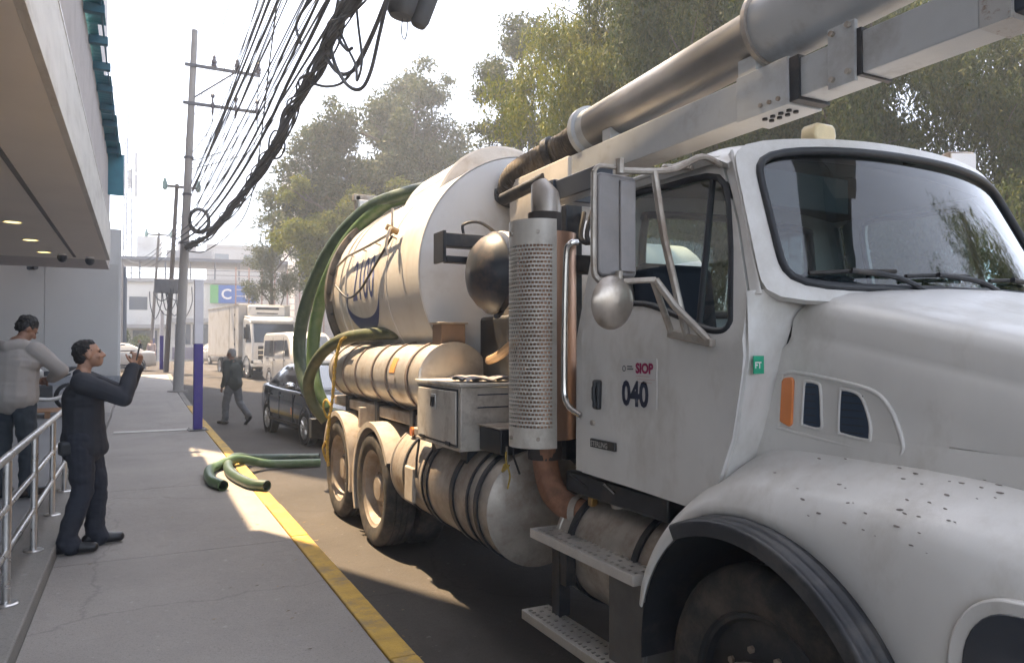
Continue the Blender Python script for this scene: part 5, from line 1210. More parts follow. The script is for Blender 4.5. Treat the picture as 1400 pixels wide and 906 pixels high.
# white passenger van
def van(loc, rz):
    t = thing('passenger_van', 'white passenger van between the dark sedan and the refrigerated truck', 'van', loc, rz)
    stn = [(-2.45,.70,.95),(-2.40,.80,1.10),(-2.25,.86,1.22),(-1.95,.88,1.34),(-1.7,.885,1.5),(-1.15,.885,2.05),(-.95,.885,2.16),(-.6,.885,2.22),(2.2,.885,2.22),(2.4,.86,2.14),(2.45,.80,1.95)]
    rings = []
    for y, w_, zt in stn:
        zt2 = zt
        h = [(0, .24), (w_ * .9, .24), (w_, .36), (w_, min(1.05, zt2 - .15)), (w_ * .985, max(min(1.25, zt2 - .1), .6)), (w_ * .94 if zt2 > 1.6 else w_ * .93, zt2 - .10), (w_ * .84, zt2 - .02), (0, zt2 + .015)]
        rings.append([(x, y, z) for x, z in h] + [(-x, y, z) for x, z in reversed(h[1:-1])])
    b = MB().loft(rings).build('body', M_carwht, t, smooth=45)
    for s in (-1, 1):
        def wx(z): return s * (.885 - .05 * (z - 1.15) / .95 + .006)
        for y0, y1, sl in ((-1.45, -.72, .45), (-.62, .72, 0), (.82, 2.15, 0)):
            pts = [(wx(1.22), y0, 1.22), (wx(1.22), y1, 1.22), (wx(1.88), y1, 1.88), (wx(1.88), y0 + sl, 1.88)]
            MB().add(pts, [(0, 1, 2, 3)]).build('side_window', M_cglass, b, solid=.006, soff=1)
        for yy in (-.67, .77): MB().box(s * .889 - .006, s * .889 + .006, yy - .004, yy + .004, .4, 2.0).build('door_gap', M_black, b, bevel=0)
        for yy in (-.80, .60): MB().obox((s * .895, yy, 1.08), (.03, .14, .05)).build('door_handle', M_black, b, bevel=.006)
        MB().obox((s * .895, 1.6, 1.13), (.006, .42, .05)).build('lettering_strip', M_black, b)
        for yy in (-1.55, 1.35):
            MB().rev([(.40, .02), (.40, -.004), (.36, -.004), (0, .02)], (s * .882, yy, .34), (-s, 0, 0), 28).build('wheel_arch', M_black, b)
            car_wheel(t, s * .888, yy, .33, -s, 6)
        m_ = MB().obox((s * 1.02, -1.52, 1.38), (.14, .10, .26)).build('wing_mirror', M_black, t, bevel=.02)
        MB().prism([(.40, .72), (.74, .74), (.76, .92), (.5, .92)], lambda a, b_, d: (s * a, -2.45 + max(0, a - .5) * .45 + d, b_), -.015, .1).build('headlight', M_clear, b, bevel=.01)
    MB().add([(-.74, -1.955, 1.33), (.74, -1.955, 1.33), (.70, -1.16, 2.03), (-.70, -1.16, 2.03)], [(0, 1, 2, 3)]).build('windscreen', M_cglass, b, solid=.012, soff=0)
    MB().box(-.4, .4, -2.47, -2.4, .66, .84).build('grille', M_black, b, bevel=.01)
    MB().box(-.78, .78, -2.53, -2.40, .34, .56).build('bumper', M_carwht, b, bevel=.04)
    return t
van((5.95, 31.0, g(31) - .135), R(7))

# refrigerated box truck
def box_truck(loc, rz):
    t = thing('box_truck', 'white refrigerated box truck with dark grille and cooling unit over the cab', 'truck', loc, rz)
    M_bx = mat('box_white', (.50, .475, .44), .5, var=.05, dirt=(.36, .32, .27), dscale=1.5)
    bx = MB().box(-1.22, 1.22, -.9, 5.2, .95, 3.45).build('cargo_box', M_bx, t, bevel=.03)
    for x in (-1.226, 1.226):
        for zz in (.97, 3.40): MB().box(x - .01, x + .01, -.9, 5.2, zz - .03, zz + .04).build('box_rail', M_alud, bx)
        MB().box(x - .01, x + .01, -.28, -.24, 1.0, 3.4).build('door_frame', M_alud, bx)
        MB().box(x - .01, x + .01, .78, .82, 1.0, 3.4).build('door_frame', M_alud, bx)
        for zz in (1.5, 2.2, 2.9): MB().box(x - .016, x + .016, -.3, -.2, zz, zz + .1).build('hinge', M_black, bx)
    fu = MB().box(-.86, .86, -1.32, -.9, 2.86, 3.38).build('cooling_unit', M_carwht, t, bevel=.09, bseg=3)
    MB().box(-.55, .55, -1.335, -1.315, 3.18, 3.29).build('cooling_grille', M_black, fu, bevel=.02)
    MB().box(-.5, .5, -1.33, -1.315, 2.98, 3.03).build('cooling_slot', M_black, fu)
    prof = [(-2.62,.55),(-2.66,.75),(-2.66,1.45),(-2.60,1.62),(-2.28,2.55),(-2.10,2.70),(-.98,2.78),(-.95,.55)]
    cabm = MB().prism(prof, lambda a, b, d: (d, a, b), -1.06, 1.06).build('cab', M_carwht, t, bevel=.06, bseg=3)
    MB().prism([(-2.36,2.50),(-2.40,2.62),(-2.15,2.80),(-1.0,2.90),(-1.0,2.72),(-2.1,2.66)], lambda a, b, d: (d, a, b), -1.02, 1.02).build('roof_deflector', M_carwht, cabm, bevel=.04, bseg=3)
    MB().add([(-.96, -2.625, 1.62), (.96, -2.625, 1.62), (.92, -2.315, 2.48), (-.92, -2.315, 2.48)], [(0, 1, 2, 3)]).build('windscreen', M_cglass, cabm, solid=.02, soff=0)
    for z0, z1 in ((1.32, 1.46), (1.08, 1.25), (.85, 1.02)): MB().box(-.80, .80, -2.70, -2.65, z0, z1).build('grille_panel', M_black, cabm, bevel=.01)
    for z0 in (1.27, 1.04): MB().box(-.80, .80, -2.71, -2.66, z0, z0 + .025).build('grille_trim', M_chr, cabm)
    bp3 = MB().box(-1.08, 1.08, -2.76, -2.45, .42, .82).build('bumper', M_black, t, bevel=.04)
    MB().box(-1.09, 1.09, -2.78, -2.5, .52, .66).build('bumper_trim', M_carwht, bp3, bevel=.02)
    for s in (-1, 1):
        MB().prism([(.62, .66), (1.04, .68), (1.05, .84), (.70, .84)], lambda a, b, d: (s * a, -2.775 + d, b), 0, .1).build('headlight', M_clear, cabm, bevel=.015)
        MB().add([(s * 1.068, -2.50, 1.62), (s * 1.068, -1.55, 1.62), (s * 1.068, -1.55, 2.45), (s * 1.068, -2.22, 2.45)], [(0, 1, 2, 3)]).build('side_window', M_cglass, cabm, solid=.006)
        ma = MB().tube([(s * 1.05, -2.45, 2.5), (s * 1.3, -2.62, 2.45), (s * 1.3, -2.62, 1.7)], .02, 6).build('mirror_arm', M_black, t)
        MB().obox((s * 1.32, -2.62, 2.05), (.24, .10, .55)).build('mirror', M_black, ma, bevel=.03)
        for yy in (-1.75, 3.4):
            car_wheel(t, s * 1.05, yy, .45, -s, 8)
        MB().box(s * 1.0 - .04, s * 1.0 + .04, -1.2, 2.6, .45, .9).build('side_guard', M_black, t, bevel=.01)
        MB().rev([(.56, .03), (.56, -.01), (.47, -.01)], (s * 1.07, -1.75, .47), (-s, 0, 0), 24, a0=R(-90), a1=R(90)).build('wheel_arch', M_black, cabm)
    MB().box(-.45, .45, -2.0, 5.0, .55, .9).build('frame', M_black, t)
    return t
box_truck((5.25, 37.6, g(37) - .135), R(8))
# ---------------------------------------------------------------- buildings in the distance
M_fw = mat('far_white_render', (.62, .62, .60), .85, var=.05, vscale=.6, dirt=(.48, .46, .43), dscale=.5)
M_fg = mat('far_grey_render', (.33, .33, .34), .85, var=.08, vscale=.6)
M_fdark = mat('far_dark_panel', (.07, .09, .13), .5)
M_fglass = mat('far_window_glass', (.05, .075, .11), .15, coat=.6)
M_roofst = mat('roof_steel', (.09, .10, .13), .6)
def building(name, label, loc, rz): return thing(name, label, 'building', loc, rz)
# white corner shop building with blue and green sign; local x along the facade, facade at local y=0 facing -Y
zb = g(70) - .3
sb = building('corner_building', 'white corner building with flat roof, blue shop windows and a roof terrace', (1.2, 70, zb), R(-10)); sb.scale = (1, 1, .80)
MB().box(-9.5, 13, 0, 12, 0, 8.6).build('wall', M_fw, sb)
MB().box(-9.6, 13.1, -.25, 12, 8.6, 9.0).build('cornice', M_fg, sb)
for i in range(8):
    x0 = 1.6 + i * 1.42
    wn = MB().box(x0, x0 + 1.25, -.08, 0.02, 1.9, 4.1).build('window', M_roofst, sb)
    for k in range(2): MB().box(x0 + .06 + k * .6, x0 + .58 + k * .6, -.10, -.07, 1.98, 4.02).build('pane', M_fglass, wn)
MB().box(1.4, 13, -.12, 0, .3, 1.6).build('stall_riser', mat('riser_purple', (.20, .18, .25), .7), sb)
MB().box(1.2, 13, -.35, 0, 4.3, 4.75).build('awning_band', M_fg, sb)
for i in range(4):
    x0 = -8.6 + i * 2.3
    dr = MB().box(x0, x0 + 1.9, -.05, .02, .2, 3.4).build('shop_opening', M_fdark, sb)
    MB().box(x0 + .1, x0 + .9, -.07, -.04, .3, 3.0).build('door_leaf', M_fglass, dr)
MB().box(-9.5, 1.0, -1.6, 0, 3.6, 4.0).build('shop_canopy', M_fg, sb)
for i in range(3):
    MB().box(-8.0 + i * 3, -6.6 + i * 3, -.03, .02, 5.6, 7.0).build('window', M_fglass, sb)
# terrace structure on the roof
for i in range(12): MB().box(-9.3 + i * 2, -9.18 + i * 2, .1, .22, 9.0, 10.9).build('terrace_post', M_roofst, sb)
MB().box(-9.6, 13.2, -.5, 6, 10.9, 11.25).build('terrace_roof', M_roofst, sb)
for z in (9.5, 10.0): MB().box(-9.4, 13, .12, .18, z, z + .06).build('terrace_rail', M_roofst, sb)
MB().box(-2.2, -.4, 4, 6, 11.25, 14.2).build('stair_head', M_fw, sb)
tk_ = MB().box(.4, 4.2, 3, 5, 11.25, 12.6).build('roof_tank_frame', M_fg, sb)
MB().cyl((2, 4, 12.6), (2, 4, 13.8), .8).build('water_tank', M_fg, tk_)
# sign
sg = thing('shop_sign', 'blue shop sign with a green end stripe high on the white building', 'sign', (7.1, 68.8, zb + 5.95), R(-10)); sg.scale = (.84, .84, .84)
MB().box(-1.9, -1.1, -.15, .05, -.95, .95).build('green_panel', mat('sign_green', (.10, .38, .12), .5), sg)
MB().box(-1.1, 2.6, -.14, .05, -.95, .95).build('blue_panel', mat('sign_blue', (.03, .12, .42), .5), sg)
text_part('lettering', 'C', 1.5, lambda x, y: (-.85 + x, -.15, -.5 + y), M_white, sg, bold=.03)
text_part('lettering', 'd', 1.5, lambda x, y: (1.45 + x, -.15, -.5 + y), M_white, sg, bold=.03)
# dark entrance building beside the grey wall
db = building('entrance_building', 'low building with dark louvred side wall next to the grey hall wall', (-3.3, 48, g(48) - .2), 0)
MB().box(-6, 2.45, 0, 9, 0, 6.2).build('wall', M_fg, db)
for i in range(16): MB().box(-6 + i * .53, -5.72 + i * .53, -.08, .0, .2, 6.0).build('louvre', M_fdark, db)
for i in range(9): MB().box(2.45, 2.53, .3 + i * 1.0, .9 + i * 1.0, .2, 6.0).build('louvre', M_fdark, db)
# pale block behind the trees, and far blocks
def block(label, x, y, w_, d, h, m, wins, name='apartment_block'):
    t = building(name, label, (x, y, g(min(y, 120)) - .3), R(-4))
    MB().box(-w_ / 2, w_ / 2, 0, d, 0, h).build('wall', m, t)
    MB().box(-w_ / 2 - .1, w_ / 2 + .1, -.1, d, h, h + .35).build('parapet', M_fg, t)
    nx, nz = wins
    for i in range(nx):
        for j in range(nz):
            cx = -w_ / 2 + w_ * (i + .5) / nx; cz = h * (j + .55) / nz
            wn = MB().box(cx - w_ / nx * .28, cx + w_ / nx * .28, -.06, .02, cz - h / nz * .25, cz + h / nz * .25).build('window', M_fg, t)
            MB().box(cx - w_ / nx * .24, cx + w_ / nx * .24, -.08, -.05, cz - h / nz * .21, cz + h / nz * .21).build('pane', M_fglass, wn)
    return t
block('pale apartment block showing behind the trees', 18, 62, 13, 12, 17, mat('pale_block', (.50, .47, .45), .85), (5, 6))
block('grey block far down the street above the van', 20, 92, 26, 12, 13, M_fg, (8, 4))
block('low cream block beyond the corner building', -16, 95, 20, 10, 10, M_fw, (6, 3))
# lattice fence at the end of the street on the right
fn = thing('lattice_fence', 'reddish lattice fence panels behind the refrigerated truck', 'fence', (13, 62, g(62)))
M_lat = mat('lattice_red', (.34, .20, .16), .7)
for i in range(13): MB().box(-6.2 + i * 1.0, -6.1 + i * 1.0, 0, .1, 0, 7.4).build('post', M_lat, fn)
for j in range(14): MB().box(-6.2, 6.0, .02, .08, .4 + j * .52, .46 + j * .52).build('rail', mat('lattice_pale', (.55, .48, .45), .7) if j == 0 else MATS['lattice_pale'], fn)
# low wall along the right side of the road
rw_ = thing('boundary_wall', 'grey boundary wall along the far side of the road behind the tanker', 'wall', (11.6, 20, -.1))
MB().box(-.15, .15, -30, 38, 0, 2.3).build('wall', M_fg, rw_); MB().box(-.2, .2, -30, 38, 2.3, 2.42).build('coping', M_conc2, rw_)
tag(MB().box(10.4, 11.44, -10, 58, -.2, .0).build('far_pavement', M_conc, bevel=.01), kind='structure')
# telecom mast
ms = thing('telecom_mast', 'slim lattice telecom mast with panel antennas far behind the building', 'mast', (-1.35, 96, 2))
for a in range(3):
    c_, s_ = math.cos(R(120 * a + 20)), math.sin(R(120 * a + 20))
    MB().tube([(.55 * c_, .55 * s_, 0), (.42 * c_, .42 * s_, 24)], .07, 6).build('leg', M_roofst, ms)
for k in range(20):
    z = 1.2 * k; pts = [(.5 * math.cos(R(120 * a + 20)), .5 * math.sin(R(120 * a + 20)), z + .4 * a) for a in range(4)]
    MB().tube(pts, .045, 5).build('brace', M_roofst, ms)
MB().cyl((0, 0, 24), (0, 0, 30), .06, seg=8).build('lightning_rod', M_roofst, ms)
for a, z, h in ((0, 18.5, 2.6), (1, 19.5, 2.2), (2, 22, 2.0), (0, 21.2, 2.4)):
    q = V(1.0 * math.cos(R(-30 + 110 * a)), 1.0 * math.sin(R(-30 + 110 * a)), z)
    an = MB().obox(q, (.35, .2, h)).build('panel_antenna', M_fg, ms, bevel=.03)
    MB().tube([q, (0, 0, z)], .04, 5).build('antenna_arm', M_roofst, an)

# ---------------------------------------------------------------- trees
def leaf_mat(name, cols, trans=.33):
    m = bpy.data.materials.new(name); m.use_nodes = True; t = m.node_tree; N = t.nodes; L = t.links
    b = N['Principled BSDF']; b.inputs['Roughness'].default_value = .55; b.inputs['Specular IOR Level'].default_value = .12
    ge = N.new('ShaderNodeNewGeometry'); cr = N.new('ShaderNodeValToRGB')
    cr.color_ramp.elements[0].color = (*cols[0], 1); cr.color_ramp.elements[1].color = (*cols[-1], 1)
    for i, c in enumerate(cols[1:-1]): e = cr.color_ramp.elements.new((i + 1) / (len(cols) - 1)); e.color = (*c, 1)
    L.new(ge.outputs['Random Per Island'], cr.inputs[0]); L.new(cr.outputs[0], b.inputs['Base Color'])
    tr = N.new('ShaderNodeBsdfTranslucent'); L.new(cr.outputs[0], tr.inputs[0])
    mx = N.new('ShaderNodeMixShader'); mx.inputs[0].default_value = trans
    L.new(b.outputs[0], mx.inputs[1]); L.new(tr.outputs[0], mx.inputs[2]); L.new(mx.outputs[0], N['Material Output'].inputs[0]); return m
M_leafA = leaf_mat('leaf_yellow_green', [(.08, .11, .018), (.14, .165, .024), (.21, .20, .03), (.10, .135, .024)])
M_leafB = leaf_mat('leaf_grey_green', [(.03, .052, .013), (.058, .085, .022), (.11, .118, .03), (.044, .066, .018)])
M_leafC = leaf_mat('leaf_hazy_green', [(.045, .066, .028), (.075, .094, .038), (.115, .118, .05)])
M_bark = mat('bark', (.10, .085, .07), .9, var=.3, vscale=6, bump=.5, bscale=20, stretch=(2, 2, .5))

def leaves(rng, clumps, n, size, droop=0.0, strand=1, aspect=.32):
    """leaf quads spread through ellipsoid clumps; droop>0: hanging strands"""
    vol = np.array([c[1][0] * c[1][1] * c[1][2] for c in clumps]) ** .72; vol /= vol.sum()
    ns = max(1, n // strand); idx = rng.choice(len(clumps), ns, p=vol)
    cen = np.array([c[0] for c in clumps])[idx]; rad = np.array([c[1] for c in clumps])[idx]
    d = rng.normal(size=(ns, 3)); d /= np.linalg.norm(d, axis=1)[:, None]
    rr = rng.random(ns) ** .42 * (1 + .12 * rng.normal(size=ns))
    p = cen + d * rad * rr[:, None]
    if strand > 1:
        ln = (.5 + rng.random(ns)) * droop; k = np.arange(strand) / (strand - 1)
        drift = rng.normal(size=(ns, 1, 2)) * .10
        P = np.repeat(p[:, None, :], strand, 1)
        P[:, :, 2] -= (k[None, :] ** 1.1) * ln[:, None]
        P[:, :, :2] += drift * k[None, :, None] + rng.normal(size=(ns, strand, 2)) * .035
        p = P.reshape(-1, 3)
    m = len(p)
    if strand > 1:
        ax = rng.normal(size=(m, 3)) * .55 + np.array([0, 0, -1.0])
    else:
        ax = rng.normal(size=(m, 3)) + np.array([0, 0, -.5])
    ax /= np.linalg.norm(ax, axis=1)[:, None]
    o = rng.normal(size=(m, 3)); sd_ = np.cross(ax, o); sd_ /= np.linalg.norm(sd_, axis=1)[:, None] + 1e-9
    L_ = size * (.65 + .7 * rng.random(m))[:, None]; W = L_ * aspect
    v = np.empty((m, 4, 3)); v[:, 0] = p; v[:, 1] = p + ax * L_ * .5 + sd_ * W * .5; v[:, 2] = p + ax * L_; v[:, 3] = p + ax * L_ * .5 - sd_ * W * .5
    return v.reshape(-1, 3)
def quads_mesh(name, v):
    me = bpy.data.meshes.new(name); n = len(v); me.vertices.add(n); me.vertices.foreach_set('co', v.astype(np.float32).ravel())
    me.loops.add(n); me.loops.foreach_set('vertex_index', np.arange(n, dtype=np.int32))
    me.polygons.add(n // 4); me.polygons.foreach_set('loop_start', np.arange(0, n, 4, dtype=np.int32))
    try: me.polygons.foreach_set('loop_total', np.full(n // 4, 4, dtype=np.int32))
    except Exception: pass
    me.update(calc_edges=True); return me
def tree(label, base, trunk, clumps, n, size, m, seed, droop=0, strand=1, r0=.22, name='tree', grp=None, aspect=.32, twigs=0, sub=16, fr=(.26, .44)):
    rng = np.random.default_rng(seed); rl = random.Random(seed)
    fine = []
    for c, rd in clumps:
        for _ in range(sub):
            d = V(rl.gauss(0, 1), rl.gauss(0, 1), rl.gauss(0, 1)).normalized() * rl.uniform(.35, 1.0); f = rl.uniform(*fr)
            fine.append(((c[0] + d.x * rd[0], c[1] + d.y * rd[1], c[2] + d.z * rd[2]), (rd[0] * f, rd[1] * f, rd[2] * f)))
    t = thing(name, label, 'tree', base, 0, grp)
    B = Vector(base); tr = MB()
    tp = [Vector(p) - B for p in trunk]
    tr.tube([tp[0] - V(0, 0, .3)] + tp, r0, 10, n=4, radii=[r0, r0 * .5])
    for c, rd in clumps:
        q = Vector(c) - B
        j = min(range(len(tp)), key=lambda i: (tp[i] - q).length + (5 if tp[i].z > q.z else 0)); s_ = tp[j]
        mid = s_.lerp(q, .5) + V(rl.uniform(-.3, .3), rl.uniform(-.3, .3), (q - s_).length * .12)
        tr.tube([s_, mid, q], .1, 6, n=4, radii=[r0 * .38, r0 * .08])
        for k in range(3 + twigs):
            e = q + V(rl.uniform(-1, 1) * rd[0], rl.uniform(-1, 1) * rd[1], rl.uniform(-.4, .9) * rd[2]) * .8
            s2 = mid.lerp(q, rl.uniform(0, .9)); tr.tube([s2, s2.lerp(e, .5) + V(0, 0, .1 * rd[2]), e], .03, 4, n=3, radii=[r0 * .13, r0 * .03])
    tr.build('trunk', M_bark, t, smooth=60, recalc=False)
    me = quads_mesh('crown', leaves(rng, [((Vector(c) - B)[:], rd) for c, rd in fine], n, size, droop, strand, aspect))
    obj_mesh('crown', me, m, t); return t
def clump_cloud(rng, box, k, r):
    (x0, x1), (y0, y1), (z0, z1) = box
    return [((rng.uniform(x0, x1), rng.uniform(y0, y1), rng.uniform(z0, z1)), (rng.uniform(*r), rng.uniform(*r), rng.uniform(*r) * .8)) for _ in range(k)]
rt = random.Random(12)
# A: sunlit yellow-green pepper tree just right of the tank
cl = [((8.2, 16.5, 8.4), (1.8, 1.9, 1.5)), ((9.6, 17.2, 6.6), (2.2, 2.0, 1.8)), ((8.4, 15.8, 6.2), (1.5, 1.6, 1.3)), ((10.2, 15.6, 8.6), (2.0, 2.0, 1.7)), ((9.0, 17.5, 10.0), (1.5, 1.7, 1.3)), ((9.8, 15.5, 4.9), (2.0, 1.8, 1.3)), ((8.0, 16.2, 4.6), (1.3, 1.4, 1.0)), ((9.2, 15.4, 3.2), (1.8, 1.6, 1.2)), ((10.6, 14.6, 3.4), (1.8, 1.5, 1.3)), ((10.4, 17, 10.6), (1.7, 1.7, 1.4))]
cl = [((c[0] + 1.3, c[1] - .3, c[2]), r) for c, r in cl]
tree('yellow green pepper tree with hanging leaves behind the tank', (10.9, 16.7, -.2), [(10.9, 16.7, 0), (10.8, 16.7, 2.5), (10.6, 16.5, 5), (10.6, 16.3, 8)], cl, 150000, .125, M_leafA, 1, 1.2, 14, .26, 'pepper_tree', 'pepper trees beyond the wall', .26, sub=20, fr=(.18, .34))
# B: large darker one over the cab
cl = [((11.5 + rt.uniform(-.6, .6), 13.2, 9.6), (2.6, 2.2, 1.9)), ((12.6, 12.0, 7.4), (2.6, 2.2, 2.0)), ((11.2, 13.6, 12.0), (2.4, 2.4, 1.9)), ((14.0, 12.4, 10.4), (2.7, 2.3, 2.2)), ((13.5, 10.6, 5.6), (2.6, 1.9, 1.7)), ((12.6, 14.0, 13.6), (2.5, 2.3, 1.8)), ((15.0, 10.8, 8.0), (2.5, 2.1, 1.9)), ((12.0, 11.8, 4.6), (2.0, 1.8, 1.3)), ((12.2, 11.2, 3.0), (1.9, 1.6, 1.2)), ((13.8, 9.9, 3.4), (2.0, 1.5, 1.4)), ((11.4, 12.6, 5.6), (1.8, 1.6, 1.4)), ((10.6, 12.8, 7.6), (1.7, 1.6, 1.5))]
tree('large grey green pepper tree with drooping strands above the cab', (12.8, 12.6, -.2), [(12.8, 12.6, 0), (12.7, 12.5, 3), (12.6, 12.6, 6), (12.4, 12.8, 10)], cl, 230000, .14, M_leafB, 2, 1.7, 16, .34, 'pepper_tree', 'pepper trees beyond the wall', .26, sub=22, fr=(.14, .30))
# C: right edge, sparser against the sky
cl = [((16.4, 9.4, 6.0), (2.4, 2.0, 1.7)), ((17.2, 8.8, 8.2), (2.2, 2.0, 1.5)), ((15.6, 8.6, 4.2), (2.2, 1.6, 1.2)), ((18.6, 8.4, 5.2), (1.8, 1.6, 1.3)), ((16.6, 8.0, 3.3), (1.9, 1.5, 1.0)), ((18.2, 9.0, 9.6), (1.8, 1.6, 1.2))]
tree('sparse dark pepper tree at the right edge above the windscreen', (17.0, 9.4, -.2), [(17.0, 9.4, 0), (16.8, 9.2, 2.5), (16.8, 9.2, 5), (17.2, 9.0, 7.5)], cl, 80000, .13, M_leafB, 3, 1.4, 14, .26, 'pepper_tree', 'pepper trees beyond the wall', .26, sub=20, fr=(.14, .30))
# D: rounded hazy tree in the middle distance
cl = [((13.2, 39.5, 15.0), (2.0, 2.2, 1.6)), ((15.0, 39.5, 13.2), (2.2, 2.3, 1.8)), ((11.6, 39, 13.4), (1.9, 2.1, 1.6)), ((15.8, 39.6, 10.4), (1.9, 2.0, 1.7)), ((13.6, 38.6, 11.0), (2.6, 2.4, 2.1)), ((11.0, 38.6, 10.4), (2.2, 2.2, 1.9)), ((16.6, 39.4, 7.8), (1.7, 1.9, 1.5)), ((14.6, 38.2, 8.0), (2.6, 2.4, 2.0)), ((11.8, 38, 7.6), (2.3, 2.2, 1.8)), ((15.0, 38.6, 5.4), (2.6, 2.2, 1.7)), ((9.4, 39.4, 13.4), (1.6, 1.7, 1.3)), ((8.0, 39.6, 11.6), (1.5, 1.6, 1.3)), ((7.6, 40, 9.0), (1.7, 1.7, 1.4)), ((9.6, 39, 9.2), (2.2, 2.0, 1.7)), ((9.0, 39, 6.4), (2.0, 2.0, 1.6)), ((14.4, 39.6, 16.6), (1.6, 1.7, 1.2))]
cl = [(c, tuple(1.18 * k for k in r)) for c, r in cl]
tree('tall rounded hazy tree in the middle distance left of the tank', (13.6, 39, .2), [(13.6, 39, .2), (13.5, 39, 4), (13.4, 39, 8), (13.4, 39, 12)], cl, 130000, .23, M_leafC, 4, r0=.32, name='broadleaf_tree', grp='broadleaf trees in the middle distance', aspect=.42, twigs=4)
# E: yellow-tinged tree over the van, dark bare limbs below
cl = [((7.6, 37.0, 7.0), (1.6, 1.7, 1.3)), ((9.2, 36.6, 8.2), (1.9, 1.8, 1.6)), ((8.6, 36.4, 5.6), (1.7, 1.6, 1.1)), ((10.6, 36.6, 6.4), (1.9, 1.8, 1.6)), ((11.4, 36.8, 8.6), (1.7, 1.8, 1.5)), ((10.2, 36.2, 4.6), (1.4, 1.4, .9)), ((7.0, 38, 9.4), (1.1, 1.2, .9))]
tree('yellowish leafy tree with dark limbs rising behind the white van', (9.4, 36.8, .2), [(9.4, 36.8, .2), (9.3, 36.8, 2.6), (9.2, 36.7, 4.4), (9.4, 36.6, 7)], cl, 55000, .20, M_leafA, 5, r0=.24, name='broadleaf_tree', grp='broadleaf trees in the middle distance', aspect=.42, twigs=4)
# F: thin feathery tree beside the sign
cl = [((6.6, 46, 7.0), (1.3, 1.4, 1.3)), ((7.4, 46.4, 9.2), (1.3, 1.4, 1.4)), ((6.2, 45.6, 5.2), (1.1, 1.2, 1.0)), ((7.9, 46, 5.6), (1.4, 1.4, 1.3)), ((8.6, 46, 8.0), (1.4, 1.4, 1.2)), ((7.2, 46.2, 11.2), (1.0, 1.0, .9))]
tree('thin feathery tree in front of the blue sign', (7.2, 46, .5), [(7.2, 46, .5), (7.2, 46, 3), (7.1, 46, 6), (7.2, 46, 9)], cl, 15000, .17, M_leafC, 6, r0=.16, name='broadleaf_tree', grp='broadleaf trees in the middle distance', aspect=.3, twigs=8)
# G: bluish distant tree at the left edge of the pepper trees
cl = [((11.2, 25.6, 12.8), (1.5, 1.6, 1.3)), ((12.2, 25.8, 10.8), (1.7, 1.8, 1.5)), ((10.9, 25.4, 10.4), (1.1, 1.2, .9)), ((12.8, 25.4, 8.6), (1.7, 1.6, 1.4)), ((12.4, 26, 14.6), (1.4, 1.5, 1.2)), ((11.9, 25.6, 7.2), (1.5, 1.5, 1.2))]
cl = [((c[0] + 1.25, c[1], c[2] - .6), tuple(.9 * k for k in r)) for c, r in cl]
tree('bluish tree between the tank top and the yellow pepper tree', (13.6, 25.8, -.1), [(13.6, 25.8, 0), (13.6, 25.8, 4), (13.5, 25.7, 8), (13.4, 25.7, 11.4)], cl, 34000, .15, M_leafC, 7, r0=.22, name='broadleaf_tree', grp='broadleaf trees in the middle distance', aspect=.4, twigs=3)
# H: low bare-twigged tree behind the tank gap
cl = [((15.0, 31, 8.6), (1.5, 1.5, 1.2)), ((16.0, 31, 6.8), (1.6, 1.5, 1.3)), ((14.6, 31, 6.6), (1.4, 1.4, 1.2))]
tree('thin half bare tree seen over the white dome', (15.3, 31, -.1), [(15.3, 31, 0), (15.3, 31, 3.5), (15.2, 31, 6)], cl, 7000, .14, M_leafC, 8, r0=.14, name='broadleaf_tree', grp='broadleaf trees in the middle distance', aspect=.4, twigs=14)
# I: dark trees down the street on the right to close the view
cl = clump_cloud(rt, ((15, 22), (44, 50), (2.5, 6)), 10, (1.6, 2.6))
tree('dark spreading tree far behind the tank', (18, 47, .3), [(18, 47, .3), (18, 47, 4), (18, 47, 8)], cl, 50000, .22, M_leafC, 9, r0=.3, name='broadleaf_tree', grp='broadleaf trees in the middle distance', aspect=.45)
cl = clump_cloud(rt, ((13, 24), (15, 22), (3, 15)), 18, (2.2, 3.2))
tree('dense dark tree closing the view behind the pepper trees', (18, 18.5, -.2), [(18, 18.5, 0), (18, 18.5, 4), (18, 18.5, 8), (18, 18.5, 12)], cl, 80000, .26, M_leafB, 10, r0=.34, name='broadleaf_tree', grp='pepper trees beyond the wall', aspect=.45, sub=20, fr=(.16, .32))
for k_, (tx, ty) in enumerate(((16.0, -1.0), (14.5, -6.0))):
    cl = clump_cloud(rt, ((tx - 2.2, tx + 2.2), (ty - 2, ty + 2), (4.5, 12)), 8, (1.5, 2.3))
    tree(['pepper tree across the road mirrored in the windscreen, nearer the cab', 'pepper tree across the road mirrored in the windscreen, farther off'][k_], (tx, ty, -.2), [(tx, ty, 0), (tx, ty, 4), (tx, ty, 8)], cl, 30000, .16, M_leafB, 40 + k_, .9, 10, .26, 'pepper_tree', 'pepper trees beyond the wall', .3)
# shrubs by the shop fronts
def shrub(x, y, r, h, label, seed):
    z = g(y); t = thing('shrub', label, 'shrub', (x, y, z)); rng = np.random.default_rng(seed)
    MB().cyl((0, 0, -.05), (0, 0, h * .5), .05, seg=8).build('stem', M_bark, t)
    obj_mesh('foliage', quads_mesh('foliage', leaves(rng, [((0, 0, h * .55), (r, r, h * .5)), ((r * .4, 0, h * .7), (r * .6, r * .6, h * .3))], 2600, .12, aspect=.45)), M_leafB, t)
shrub(.1, 62.0, .8, 2.0, 'rounded green shrub left of the second purple post', 31)
shrub(-1.4, 58.0, .9, 2.4, 'dark green shrub behind the parked white car', 32)
